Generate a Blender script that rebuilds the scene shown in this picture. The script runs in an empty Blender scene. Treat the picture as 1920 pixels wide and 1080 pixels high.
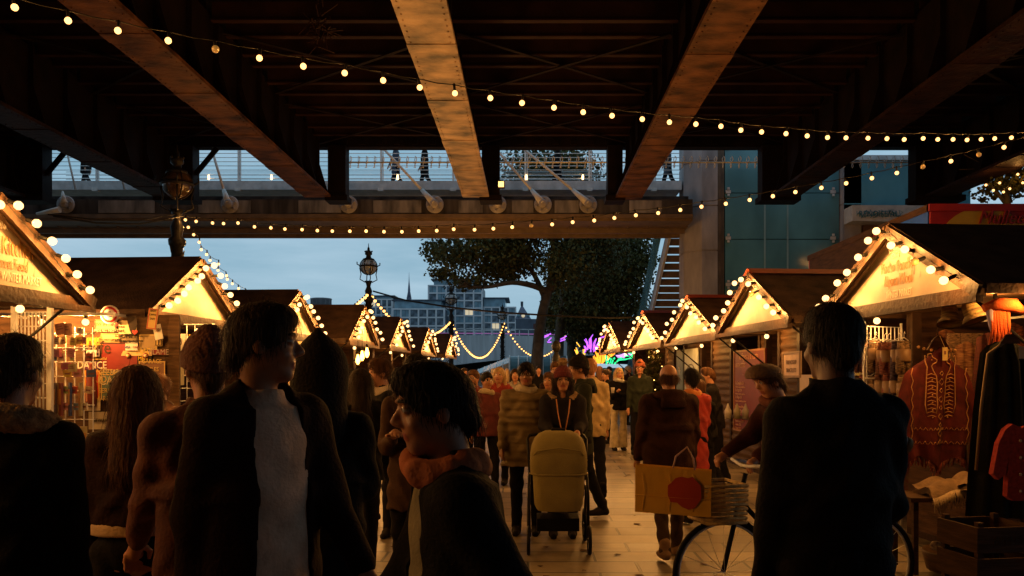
import bpy, math, random, numpy as np
from mathutils import Vector, Matrix
random.seed(7); rng = np.random.default_rng(7)
sc = bpy.context.scene
COL = sc.collection
R = math.radians
# ---------------------------------------------------------------- camera
EYE, FPX, VX, HY = 1.65, 1600.0, 990.0, 704.0
cd = bpy.data.cameras.new("camera"); cam = bpy.data.objects.new("camera", cd); COL.objects.link(cam)
cam.location = (0, 0, EYE); cam.rotation_euler = (R(90), 0, 0)
cd.lens = 30; cd.sensor_width = 36; cd.shift_x = -(VX - 960) / 1920; cd.shift_y = (HY - 540) / 1920
cd.clip_start = .05; cd.clip_end = 3000
sc.camera = cam
# ---------------------------------------------------------------- world: dusk sky with thin cloud
SUN_EL, SUN_ROT = R(3), R(250)
w = bpy.data.worlds.new("World"); sc.world = w; w.use_nodes = True
nt = w.node_tree; nt.nodes.clear()
out = nt.nodes.new("ShaderNodeOutputWorld"); bg = nt.nodes.new("ShaderNodeBackground")
sky = nt.nodes.new("ShaderNodeTexSky"); sky.sky_type = 'NISHITA'; sky.sun_disc = False
sky.sun_elevation = SUN_EL; sky.sun_rotation = SUN_ROT; sky.air_density = 1.0; sky.dust_density = 1.0; sky.ozone_density = 3.0
tc = nt.nodes.new("ShaderNodeTexCoord"); mp = nt.nodes.new("ShaderNodeMapping"); mp.inputs['Scale'].default_value = (1.2, 1.2, 7)
no = nt.nodes.new("ShaderNodeTexNoise"); no.inputs['Scale'].default_value = 2.2; no.inputs['Detail'].default_value = 6; no.inputs['Roughness'].default_value = .55
cr = nt.nodes.new("ShaderNodeValToRGB"); cr.color_ramp.elements[0].position = .38; cr.color_ramp.elements[1].position = .66
cr.color_ramp.elements[0].color = (1.9, 3.3, 4.3, 1); cr.color_ramp.elements[1].color = (3.3, 4.6, 5.6, 1)
mx = nt.nodes.new("ShaderNodeMixRGB"); mx.inputs[0].default_value = .85
L = nt.links.new
L(tc.outputs['Generated'], mp.inputs['Vector']); L(mp.outputs[0], no.inputs['Vector']); L(no.outputs['Fac'], cr.inputs[0])
sx = nt.nodes.new("ShaderNodeSeparateXYZ"); mr = nt.nodes.new("ShaderNodeMapRange"); mr.inputs['From Min'].default_value = -.4; mr.inputs['From Max'].default_value = .8; mr.inputs['To Min'].default_value = .65; mr.inputs['To Max'].default_value = 1
dim = nt.nodes.new("ShaderNodeMixRGB"); dim.blend_type = 'MULTIPLY'; dim.inputs[0].default_value = 1   # dusk: the sky is brightest over the river ahead
L(tc.outputs['Generated'], sx.inputs[0]); L(sx.outputs['Y'], mr.inputs['Value']); L(mr.outputs[0], dim.inputs[2])
L(sky.outputs[0], mx.inputs[1]); L(cr.outputs[0], mx.inputs[2]); L(mx.outputs[0], dim.inputs[1]); L(dim.outputs[0], bg.inputs[0]); L(bg.outputs[0], out.inputs[0])
bg.inputs[1].default_value = .15
sd = bpy.data.lights.new("sun", 'SUN'); sd.energy = .02; sd.angle = R(12); sd.color = (1, .9, .8)
sun = bpy.data.objects.new("sun", sd); COL.objects.link(sun); sun.rotation_euler = (R(80), 0, R(70))
sc.view_settings.view_transform = 'Standard'; sc.view_settings.look = 'None'; sc.view_settings.exposure = 0; sc.view_settings.gamma = 1
cy = sc.cycles; cy.use_denoising = True; cy.max_bounces = 5; cy.diffuse_bounces = 2; cy.glossy_bounces = 3; cy.transmission_bounces = 4
cy.transparent_max_bounces = 6; cy.sample_clamp_indirect = 2.0; cy.sample_clamp_direct = 0; cy.caustics_reflective = False; cy.caustics_refractive = False
try: cy.use_light_tree = True
except Exception: pass

def at(px, py, Y): return Vector(((px - VX) * Y / FPX, Y, EYE - (py - HY) * Y / FPX))
def ground_z(y): return min(max((y - 10) * .02, 0), .2)

# ---------------------------------------------------------------- materials
MATS = {}
def mat(name, col=(.5, .5, .5), rough=.7, var=.25, scale=6., bump=.15, metal=0., emit=None, es=1., stretch=(1, 1, 1), alpha=None, trans=0., detail=5., bscale=None, second=None, coat=0., spec=None):
    if name in MATS: return MATS[name]
    m = bpy.data.materials.new(name); m.use_nodes = True; n = m.node_tree.nodes; l = m.node_tree.links.new
    b = n['Principled BSDF']; b.inputs['Roughness'].default_value = rough; b.inputs['Metallic'].default_value = metal
    c4 = (*col, 1)
    if emit:
        b.inputs['Base Color'].default_value = c4; b.inputs['Emission Color'].default_value = (*emit, 1); b.inputs['Emission Strength'].default_value = es
    if var > 0:
        t = n.new('ShaderNodeTexCoord'); mp = n.new('ShaderNodeMapping'); mp.inputs['Scale'].default_value = stretch
        z = n.new('ShaderNodeTexNoise'); z.inputs['Scale'].default_value = scale; z.inputs['Detail'].default_value = detail
        r = n.new('ShaderNodeValToRGB'); r.color_ramp.elements[0].position = .3; r.color_ramp.elements[1].position = .7
        s2 = second or tuple(min(1, c * (1 + var)) for c in col)
        r.color_ramp.elements[0].color = (*[c * (1 - var) for c in col], 1); r.color_ramp.elements[1].color = (*s2, 1)
        l(t.outputs['Object'], mp.inputs[0]); l(mp.outputs[0], z.inputs['Vector']); l(z.outputs['Fac'], r.inputs[0]); l(r.outputs[0], b.inputs['Base Color'])
        if bump > 0:
            z2 = n.new('ShaderNodeTexNoise'); z2.inputs['Scale'].default_value = bscale or scale * 4; z2.inputs['Detail'].default_value = 4
            bp = n.new('ShaderNodeBump'); bp.inputs['Strength'].default_value = bump; bp.inputs['Distance'].default_value = .02
            l(mp.outputs[0], z2.inputs['Vector']); l(z2.outputs['Fac'], bp.inputs['Height']); l(bp.outputs[0], b.inputs['Normal'])
    else: b.inputs['Base Color'].default_value = c4
    if trans: b.inputs['Transmission Weight'].default_value = trans
    if max(col) < .1 and not emit: b.inputs['Specular IOR Level'].default_value = spec if spec is not None else .12
    if coat: b.inputs['Coat Weight'].default_value = coat
    if alpha is not None: b.inputs['Alpha'].default_value = alpha
    MATS[name] = m; return m

def paving_mat():
    m = bpy.data.materials.new('stone_paving'); m.use_nodes = True; n = m.node_tree.nodes; l = m.node_tree.links.new; b = n['Principled BSDF']
    t = n.new('ShaderNodeTexCoord'); br = n.new('ShaderNodeTexBrick'); br.offset = .37; br.squash = 1.0
    br.inputs['Scale'].default_value = 1; br.inputs['Brick Width'].default_value = .95; br.inputs['Row Height'].default_value = .42
    br.inputs['Mortar Size'].default_value = .014; br.inputs['Mortar Smooth'].default_value = .2; br.inputs['Bias'].default_value = 0
    br.inputs['Color1'].default_value = (.38, .30, .20, 1); br.inputs['Color2'].default_value = (.2, .155, .10, 1); br.inputs['Mortar'].default_value = (.035, .03, .025, 1)
    z = n.new('ShaderNodeTexNoise'); z.inputs['Scale'].default_value = 1.3; z.inputs['Detail'].default_value = 8; z.inputs['Roughness'].default_value = .65
    r = n.new('ShaderNodeValToRGB'); r.color_ramp.elements[0].position = .35; r.color_ramp.elements[1].position = .7
    r.color_ramp.elements[0].color = (.3, .28, .26, 1); r.color_ramp.elements[1].color = (1.1, 1.1, 1.1, 1)
    mm = n.new('ShaderNodeMixRGB'); mm.blend_type = 'MULTIPLY'; mm.inputs[0].default_value = 1
    z3 = n.new('ShaderNodeTexNoise'); z3.inputs['Scale'].default_value = 40; z3.inputs['Detail'].default_value = 4
    ad = n.new('ShaderNodeMath'); ad.operation = 'MULTIPLY_ADD'; ad.inputs[1].default_value = .12
    inv = n.new('ShaderNodeMath'); inv.operation = 'SUBTRACT'; inv.inputs[0].default_value = 1
    bp = n.new('ShaderNodeBump'); bp.inputs['Strength'].default_value = .5; bp.inputs['Distance'].default_value = .012
    wv = n.new('ShaderNodeVectorMath'); wv.operation = 'ADD'
    l(t.outputs['Object'], br.inputs['Vector']); l(t.outputs['Object'], z.inputs['Vector']); l(t.outputs['Object'], z3.inputs['Vector'])
    l(z.outputs['Fac'], r.inputs[0]); l(br.outputs['Color'], mm.inputs[1]); l(r.outputs[0], mm.inputs[2]); l(mm.outputs[0], b.inputs['Base Color'])
    l(br.outputs['Fac'], inv.inputs[1]); l(z3.outputs['Fac'], ad.inputs[0]); l(inv.outputs[0], ad.inputs[2]); l(ad.outputs[0], bp.inputs['Height']); l(bp.outputs[0], b.inputs['Normal'])
    rr = n.new('ShaderNodeMapRange'); rr.inputs['To Min'].default_value = .32; rr.inputs['To Max'].default_value = .62; l(z.outputs['Fac'], rr.inputs['Value']); l(rr.outputs[0], b.inputs['Roughness'])
    return m

# ---------------------------------------------------------------- mesh building
class MB:
    def __init__(s): s.v = []; s.f = []; s.m = []; s.sm = []
    def add(s, vs, fs, m=0, smooth=False):
        o = len(s.v); s.v += [tuple(v) for v in vs]
        for f in fs: s.f.append([o + i for i in f]); s.m.append(m); s.sm.append(smooth)
        return s
    def box(s, x0, x1, y0, y1, z0, z1, m=0):
        vs = [(x, y, z) for x in (x0, x1) for y in (y0, y1) for z in (z0, z1)]
        return s.add(vs, [(0, 1, 3, 2), (4, 6, 7, 5), (0, 4, 5, 1), (2, 3, 7, 6), (0, 2, 6, 4), (1, 5, 7, 3)], m)
    def obox(s, c, size, M3=None, m=0):
        hx, hy, hz = [a / 2 for a in size]; c = Vector(c); M3 = M3 or Matrix.Identity(3)
        vs = [c + M3 @ Vector((x, y, z)) for x in (-hx, hx) for y in (-hy, hy) for z in (-hz, hz)]
        return s.add(vs, [(0, 1, 3, 2), (4, 6, 7, 5), (0, 4, 5, 1), (2, 3, 7, 6), (0, 2, 6, 4), (1, 5, 7, 3)], m)
    def beam(s, a, b, wd, th, m=0, up=(0, 0, 1)):
        a, b = Vector(a), Vector(b); d = (b - a); ln = d.length; d.normalize(); u = Vector(up)
        sx = d.cross(u)
        if sx.length < 1e-4: sx = d.cross(Vector((1, 0, 0)))
        sx.normalize(); uz = sx.cross(d)
        M3 = Matrix((sx, d, uz)).transposed()
        return s.obox((a + b) / 2, (wd, ln, th), M3, m)
    def tube(s, pts, r, n=8, m=0, smooth=True, cap=True):
        pts = [Vector(p) for p in pts]; rs = r if isinstance(r, (list, tuple)) else [r] * len(pts); vs = []; fs = []
        t0 = (pts[1] - pts[0]).normalized(); ref = Vector((0, 0, 1)) if abs(t0.z) < .9 else Vector((1, 0, 0))
        for i, p in enumerate(pts):
            t = (pts[min(i + 1, len(pts) - 1)] - pts[max(i - 1, 0)])
            if t.length < 1e-9: t = t0
            t = t.normalized(); a = t.cross(ref)
            if a.length < 1e-3: a = t.cross(Vector((0, 1, 0)))
            a.normalize(); b = a.cross(t); ref = b
            for k in range(n):
                an = 2 * math.pi * k / n; vs.append(p + (a * math.cos(an) + b * math.sin(an)) * rs[i])
        for i in range(len(pts) - 1):
            for k in range(n):
                k2 = (k + 1) % n; fs.append((i * n + k, i * n + k2, (i + 1) * n + k2, (i + 1) * n + k))
        s.add(vs, fs, m, smooth)
        if cap:
            o = len(s.v) - len(vs); s.f.append([o + k for k in range(n)][::-1]); s.m.append(m); s.sm.append(False)
            s.f.append([o + (len(pts) - 1) * n + k for k in range(n)]); s.m.append(m); s.sm.append(False)
        return s
    def lathe(s, prof, c=(0, 0, 0), n=16, m=0, smooth=True, axis=None):
        c = Vector(c); M3 = Matrix.Identity(3)
        if axis is not None: M3 = Vector((0, 0, 1)).rotation_difference(Vector(axis)).to_matrix()
        vs = []; fs = []
        for r, z in prof:
            for k in range(n):
                a = 2 * math.pi * k / n; vs.append(c + M3 @ Vector((r * math.cos(a), r * math.sin(a), z)))
        for i in range(len(prof) - 1):
            for k in range(n):
                k2 = (k + 1) % n; fs.append((i * n + k, i * n + k2, (i + 1) * n + k2, (i + 1) * n + k))
        fs.append(tuple(range(n))[::-1]); fs.append(tuple((len(prof) - 1) * n + k for k in range(n)))
        return s.add(vs, fs, m, smooth)
    def ball(s, c, r, n=10, m=0, sc=(1, 1, 1)):
        k = max(4, n // 2); prof = [(math.sin(math.pi * i / k), -math.cos(math.pi * i / k)) for i in range(k + 1)]; c = Vector(c); vs = []; fs = []
        for i, (pr, pz) in enumerate(prof):
            for j in range(n):
                a = 2 * math.pi * j / n; vs.append(c + Vector((pr * math.cos(a) * r * sc[0], pr * math.sin(a) * r * sc[1], pz * r * sc[2])))
        for i in range(k):
            for j in range(n):
                j2 = (j + 1) % n; fs.append((i * n + j, i * n + j2, (i + 1) * n + j2, (i + 1) * n + j))
        return s.add(vs, fs, m, True)
    def prism(s, poly, a, b, plane='xz', m=0):
        """poly 2D extruded from a to b along the missing axis"""
        n = len(poly)
        def P(u, v, t): return {'xz': (u, t, v), 'yz': (t, u, v), 'xy': (u, v, t)}[plane]
        vs = [P(u, v, a) for u, v in poly] + [P(u, v, b) for u, v in poly]
        fs = [tuple(range(n))[::-1], tuple(range(n, 2 * n))] + [(i, (i + 1) % n, n + (i + 1) % n, n + i) for i in range(n)]
        return s.add(vs, fs, m)
    def build(s, name, mats, parent=None, loc=None, rz=None):
        me = bpy.data.meshes.new(name); me.from_pydata(s.v, [], s.f)
        if not isinstance(mats, (list, tuple)): mats = [mats]
        for x in mats: me.materials.append(x)
        me.polygons.foreach_set('material_index', s.m); me.polygons.foreach_set('use_smooth', s.sm); me.update()
        import bmesh
        bm = bmesh.new(); bm.from_mesh(me); bmesh.ops.recalc_face_normals(bm, faces=bm.faces); bm.to_mesh(me); bm.free()
        return link(name, me, parent, loc, rz)

def link(name, me, parent=None, loc=None, rz=None):
    o = bpy.data.objects.new(name, me); COL.objects.link(o)
    if parent is not None: o.parent = parent
    if loc is not None: o.location = loc
    if rz is not None: o.rotation_euler = (0, 0, rz)
    return o
def tag(o, label=None, cat=None, group=None, kind=None):
    if label: o['label'] = label
    if cat: o['category'] = cat
    if group: o['group'] = group
    if kind: o['kind'] = kind
    return o
def thing(name, label, cat, loc=(0, 0, 0), rz=0, group=None):
    o = bpy.data.objects.new(name, None); COL.objects.link(o); o.location = loc; o.rotation_euler = (0, 0, rz); o.empty_display_size = .1
    return tag(o, label, cat, group)
def np_mesh(name, V, F, mats, parent=None, smooth=True, mi=None):
    me = bpy.data.meshes.new(name); k = F.shape[1]
    me.vertices.add(len(V)); me.vertices.foreach_set('co', V.astype(np.float32).ravel())
    me.loops.add(F.size); me.loops.foreach_set('vertex_index', F.astype(np.int32).ravel())
    me.polygons.add(len(F)); me.polygons.foreach_set('loop_start', np.arange(0, F.size, k, dtype=np.int32)); me.polygons.foreach_set('loop_total', np.full(len(F), k, dtype=np.int32))
    if not isinstance(mats, (list, tuple)): mats = [mats]
    for x in mats: me.materials.append(x)
    if mi is not None: me.polygons.foreach_set('material_index', mi.astype(np.int32))
    me.polygons.foreach_set('use_smooth', np.full(len(F), smooth)); me.update(calc_edges=True)
    return link(name, me, parent)
_fonts = {}
def text_geo(s, size, ex=0.0015, shear=0, sx=1.0, align='CENTER'):
    key = (s, size, shear, sx, align)
    if key in _fonts: return _fonts[key]
    c = bpy.data.curves.new('t', 'FONT'); c.body = s; c.size = size; c.extrude = ex; c.shear = shear; c.align_x = align; c.align_y = 'CENTER'; c.resolution_u = 2
    o = bpy.data.objects.new('t', c); COL.objects.link(o); bpy.context.view_layer.update()
    me = o.evaluated_get(bpy.context.evaluated_depsgraph_get()).to_mesh()
    V = [(v.co.x * sx, v.co.y, v.co.z) for v in me.vertices]; F = [tuple(p.vertices) for p in me.polygons]
    bpy.data.objects.remove(o); bpy.data.curves.remove(c); _fonts[key] = (V, F); return V, F
def put_text(mb, s, size, origin, right, up, m=0, shear=0, sx=.8, align='CENTER', ex=.0015):
    V, F = text_geo(s, size, ex, shear, sx, align); o = Vector(origin); r = Vector(right).normalized(); u = Vector(up).normalized(); n = r.cross(u)
    mb.add([o + r * v[0] + u * v[1] + n * v[2] for v in V], F, m)

# ---------------------------------------------------------------- shared materials
def bulb_mat(name, c):
    m = bpy.data.materials.new(name); m.use_nodes = True; n = m.node_tree.nodes; n.clear(); l = m.node_tree.links.new
    o = n.new('ShaderNodeOutputMaterial'); x = n.new('ShaderNodeMixShader'); t = n.new('ShaderNodeBsdfTransparent'); e = n.new('ShaderNodeEmission')
    e.inputs[0].default_value = (c[0] / 3, c[1] / 3, c[2] / 3, 1); e.inputs[1].default_value = 3 / .6; x.inputs[0].default_value = .6
    l(t.outputs[0], x.inputs[1]); l(e.outputs[0], x.inputs[2]); l(x.outputs[0], o.inputs[0]); m.cycles.emission_sampling = 'NONE'; return m
PAVE = paving_mat()
M = dict(
    bulb_strand=bulb_mat('glowing_strand_bulb', (2.6, 1.25, .38)),
    bulb=bulb_mat('glowing_bulb', (2.6, 1.4, .5)), bulb_far=bulb_mat('glowing_small_bulb', (2.6, 1.2, .3)),
    bulb_off=mat('unlit_bulb_glow', (.45, .3, .12), .2, var=0, emit=(1, .5, .1), es=.15),  # bulbs that are off keep a faint glow in the material
    socket=mat('black_rubber', (.012, .011, .01), .5, var=.2), cable=mat('cable_black', (.01, .009, .008), .6, var=0),
    soffit2=mat('dimmed_rusty_flange', (.07, .03, .014), .6, .75, 2.6, .8, stretch=(.8, 1.1, 1), detail=12, bscale=9), soffit3=mat('deep_dimmed_rusty_flange', (.018, .0075, .0045), .6, .6, 2.6, .8, detail=12, bscale=9), steel=mat('rusty_brown_steel', (.006, .0025, .002), .65, .5, 3, .3), joist=mat('joist_steel', (.02, .008, .005), .6, .4, 2, .2),  # outer flanges: rust, with their weaker light also put into the darker colour
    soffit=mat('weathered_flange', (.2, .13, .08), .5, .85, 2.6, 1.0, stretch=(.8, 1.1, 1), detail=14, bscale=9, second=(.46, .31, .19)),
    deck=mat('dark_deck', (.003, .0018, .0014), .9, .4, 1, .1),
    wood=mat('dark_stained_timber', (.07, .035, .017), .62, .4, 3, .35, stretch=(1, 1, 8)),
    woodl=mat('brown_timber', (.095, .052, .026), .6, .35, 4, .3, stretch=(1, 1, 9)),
    trim=mat('timber_trim', (.045, .024, .013), .55, .35, 6, .3),
    roof=mat('brown_roof_felt', (.042, .022, .013), .85, .5, 5, .6, bscale=50),
    ridge=mat('red_ridge_cap', (.2, .03, .015), .6, .3, 5, .2),
    board=mat('cream_sign_board', (.25, .185, .12), .5, .4, 2.2, .05),
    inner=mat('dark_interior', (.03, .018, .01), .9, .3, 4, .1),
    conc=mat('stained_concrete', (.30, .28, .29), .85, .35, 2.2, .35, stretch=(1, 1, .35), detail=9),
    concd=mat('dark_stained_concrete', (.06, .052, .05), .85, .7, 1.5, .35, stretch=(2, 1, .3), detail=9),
    white=mat('white_painted_steel', (.6, .58, .56), .4, .15, 6, .05), galv=mat('galvanised_steel', (.72, .72, .72), .4, .15, 10, .05),
    grey=mat('grey_metal', (.55, .57, .6), .5, .2, 4, .05), iron=mat('black_cast_iron', (.02, .018, .018), .4, .3, 8, .2),
    globe=mat('frosted_lamp_globe', (.75, .82, .9), .2, .05, 5, 0, trans=.6), brown=mat('brown_steel', (.14, .09, .052), .55, .3, 3, .15),
    glass=mat('teal_glass', (.10, .27, .34), .1, .3, .8, 0, stretch=(1, 1, .5)), bark=mat('plane_bark', (.085, .066, .045), .85, .45, 3, .8, bscale=14),
    leaf=mat('dark_leaves', (.055, .058, .016), .55, .5, 1.2, 0), leaf2=mat('dull_leaves', (.085, .075, .02), .55, .5, 1.2, 0),
    asph=mat('painted_blue', (.01, .11, .7), .5, .2, 3, .1), red=mat('painted_red', (.4, .02, .015), .5, .2, 3, .1), yellow=mat('painted_yellow', (.55, .36, .03), .5, .15, 3, .1),
)
def flat(name, c, rough=.55, var=.12): return mat(name, c, rough, var, 9, .03)
# ================================================================ ground, river
def build_ground():
    ys = [-30, 0, 10, 12, 14, 16, 18, 20, 40, 80, 200, 1500]; xs = [-900, -60, -8.5, 0, 8, 60, 900]
    V = np.array([(x, y, ground_z(y)) for y in ys for x in xs]); n = len(xs)
    F = np.array([(j * n + i, j * n + i + 1, (j + 1) * n + i + 1, (j + 1) * n + i) for j in range(len(ys) - 1) for i in range(n - 1)])
    tag(np_mesh('ground', V, F, PAVE, smooth=False), 'grey stone slab paving of the market walk', kind='structure')
    m = mat('river_water', (.02, .035, .045), .12, .3, .4, .5, bscale=3)
    V = np.array([(-400, 62, .23), (60, 62, .23), (60, 400, .23), (-400, 400, .23)]); 
    tag(np_mesh('water', V, np.array([(0, 1, 2, 3)]), m, smooth=False), 'dark river water under the road bridge', kind='structure')
build_ground()

# ================================================================ railway bridge overhead
GX = [-14.45, -10.1, -5.9, -1.46, 2.83, 7.2, 11.5]
def build_railway_bridge():
    t = thing('railway_bridge', 'dark riveted steel railway bridge overhead with rusty girders and cross joists', 'bridge', (0, 0, 6.6))
    Z0 = 0.05
    for i, x in enumerate(GX):
        g = MB(); g.box(x - .37, x + .37, -14, 24, Z0, Z0 + .07, 0)
        for k in range(14): y = -12 + k * 2.63 + i * .4; g.box(x - .375, x + .375, y, y + .34 + .1 * (k % 3), Z0 - .012, Z0 - .0015)
        for k in range(130):
            y = -2 + k * .2
            for q in (-.3, .3): g.lathe([(.016, 0), (.012, .012)], (x + q, y, Z0 - .0015), 5, axis=(0, 0, -1))
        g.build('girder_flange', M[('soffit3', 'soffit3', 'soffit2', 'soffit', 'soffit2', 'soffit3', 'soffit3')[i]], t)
        w = MB(); w.box(x - .03, x + .03, -14, 23.98, Z0 + .07, 1.72, 0)
        for k in range(30):
            y = -13.5 + k * 1.28
            for s in (-1, 1):
                w.add([(x + s * .03, y - .02, Z0 + .08), (x + s * .36, y - .02, Z0 + .08), (x + s * .13, y - .02, .9), (x + s * .13, y - .02, 1.7), (x + s * .03, y - .02, 1.7),
                       (x + s * .03, y + .02, Z0 + .08), (x + s * .36, y + .02, Z0 + .08), (x + s * .13, y + .02, .9), (x + s * .13, y + .02, 1.7), (x + s * .03, y + .02, 1.7)],
                      [(0, 1, 2, 3, 4), (9, 8, 7, 6, 5), (0, 5, 6, 1), (1, 6, 7, 2), (2, 7, 8, 3), (3, 8, 9, 4)], 0)
        w.build('girder_web', M['steel'], t)
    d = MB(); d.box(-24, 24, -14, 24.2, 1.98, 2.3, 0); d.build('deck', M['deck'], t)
    y = -12
    k = 0
    while y < 23.6:
        for a, b in zip(GX[:-1], GX[1:]):
            if y < 3: continue
            j = MB(); j.box(a + .05, b - .05, y, y + .14, 1.60, 1.63, 0); j.box(a + .05, b - .05, y + .06, y + .08, 1.63, 1.97, 0); j.build('joist', M['joist'], t)
        k += 1; y += (1.5 if y < 3 else (.62, 1.05, .75, .95)[k % 4])
    for a, b in zip(GX[:-1], GX[1:]):
        for y0 in (11, 16.2, 20.4):
            c = MB(); c.beam((a + .1, y0, 1.55), (b - .1, y0 + 3.4, 1.55), .09, .02, 0); c.beam((b - .1, y0, 1.52), (a + .1, y0 + 3.4, 1.52), .09, .02, 0)
            c.build('cross_bracing', M['steel'], t)
    e = MB(); e.box(-24, 24, 24.22, 24.6, 1.54, 2.32, 0); 
    for k in range(96): e.box(-23.8 + k * .5, -23.62 + k * .5, 24.16, 24.22, 1.6, 1.72, 0)
    e.build('end_girder', M['steel'], t)
    for px, wd, kb in ((45, 1.5, 1), (338, 1.02, 1), (637, .5, 0), (921, .5, 0), (1151, .42, 0), (1455, 1.0, 0), (1748, 1.3, 0), (1985, 1.5, 0)):
        x = (px - VX) * 24.4 / FPX; p = MB(); p.box(x - wd / 2, x + wd / 2, 24.0, 24.5, .02, 1.54, 0)
        p.box(x - wd / 2 - .06, x + wd / 2 + .06, 23.9, 24.55, -.04, .12, 0)
        if kb:
            for s in (-1, 1): p.beam((x + s * wd / 2, 24.2, .75), (x + s * (wd / 2 + .62), 24.2, 1.5), .1, .12, 0)
        p.build('bearing_post', M['steel'], t)
    # rotating spike guard along the bridge end
    sp = MB(); sp.tube([(-5.3, 24.75, 1.23), (13, 24.75, 1.23)], .022, 6); rr = random.Random(3)
    x = -5.2
    while x < 12.9:
        for s in (1, -1):
            a0 = rr.uniform(-.3, .3); pts = [(x + s * .02 + .075 * math.sin(a) * (1 if rr.random() < 2 else 1), 24.75 - .03 + .02 * math.cos(a), 1.23 + s * (.09 - .09 * math.cos(a))) for a in [q * .55 + a0 * .2 for q in range(6)]]
            sp.tube(pts, .011, 4)
            pts = [(x + .1 - .07 * math.sin(a), 24.78, 1.23 + s * (.085 - .085 * math.cos(a))) for a in [q * .5 for q in range(6)]]; sp.tube(pts, .011, 4)
        x += .235
    sp.build('spike_guard', M['galv'], t)
    f = MB(); f.obox((-.75, 23.85, .38), (.2, .12, .2)); fo = f.build('floodlight', M['iron'], t)
    f = MB(); f.obox((-.75, 23.78, .38), (.15, .02, .15)); f.build('floodlight_lens', mat('lit_lens', (1, .8, .5), emit=(1, .5, .15), es=3, var=0), fo)
build_railway_bridge()

def pigeon_nest():  # ragged bird nest caught on a joist
    m = MB(); rr = random.Random(5)
    for k in range(60):
        a = Vector((rr.gauss(0, .06), rr.gauss(0, .06), rr.gauss(0, .14))); b = a + Vector((rr.gauss(0, .1), rr.gauss(0, .1), rr.gauss(0, .12))); m.tube([a, b], .008, 3, cap=False)
    tag(m.build('hanging_debris', M['joist'], None, at(600, 48, 12.5)), 'ragged clump of debris hanging from the bridge bracing', 'debris')
pigeon_nest()

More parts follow.
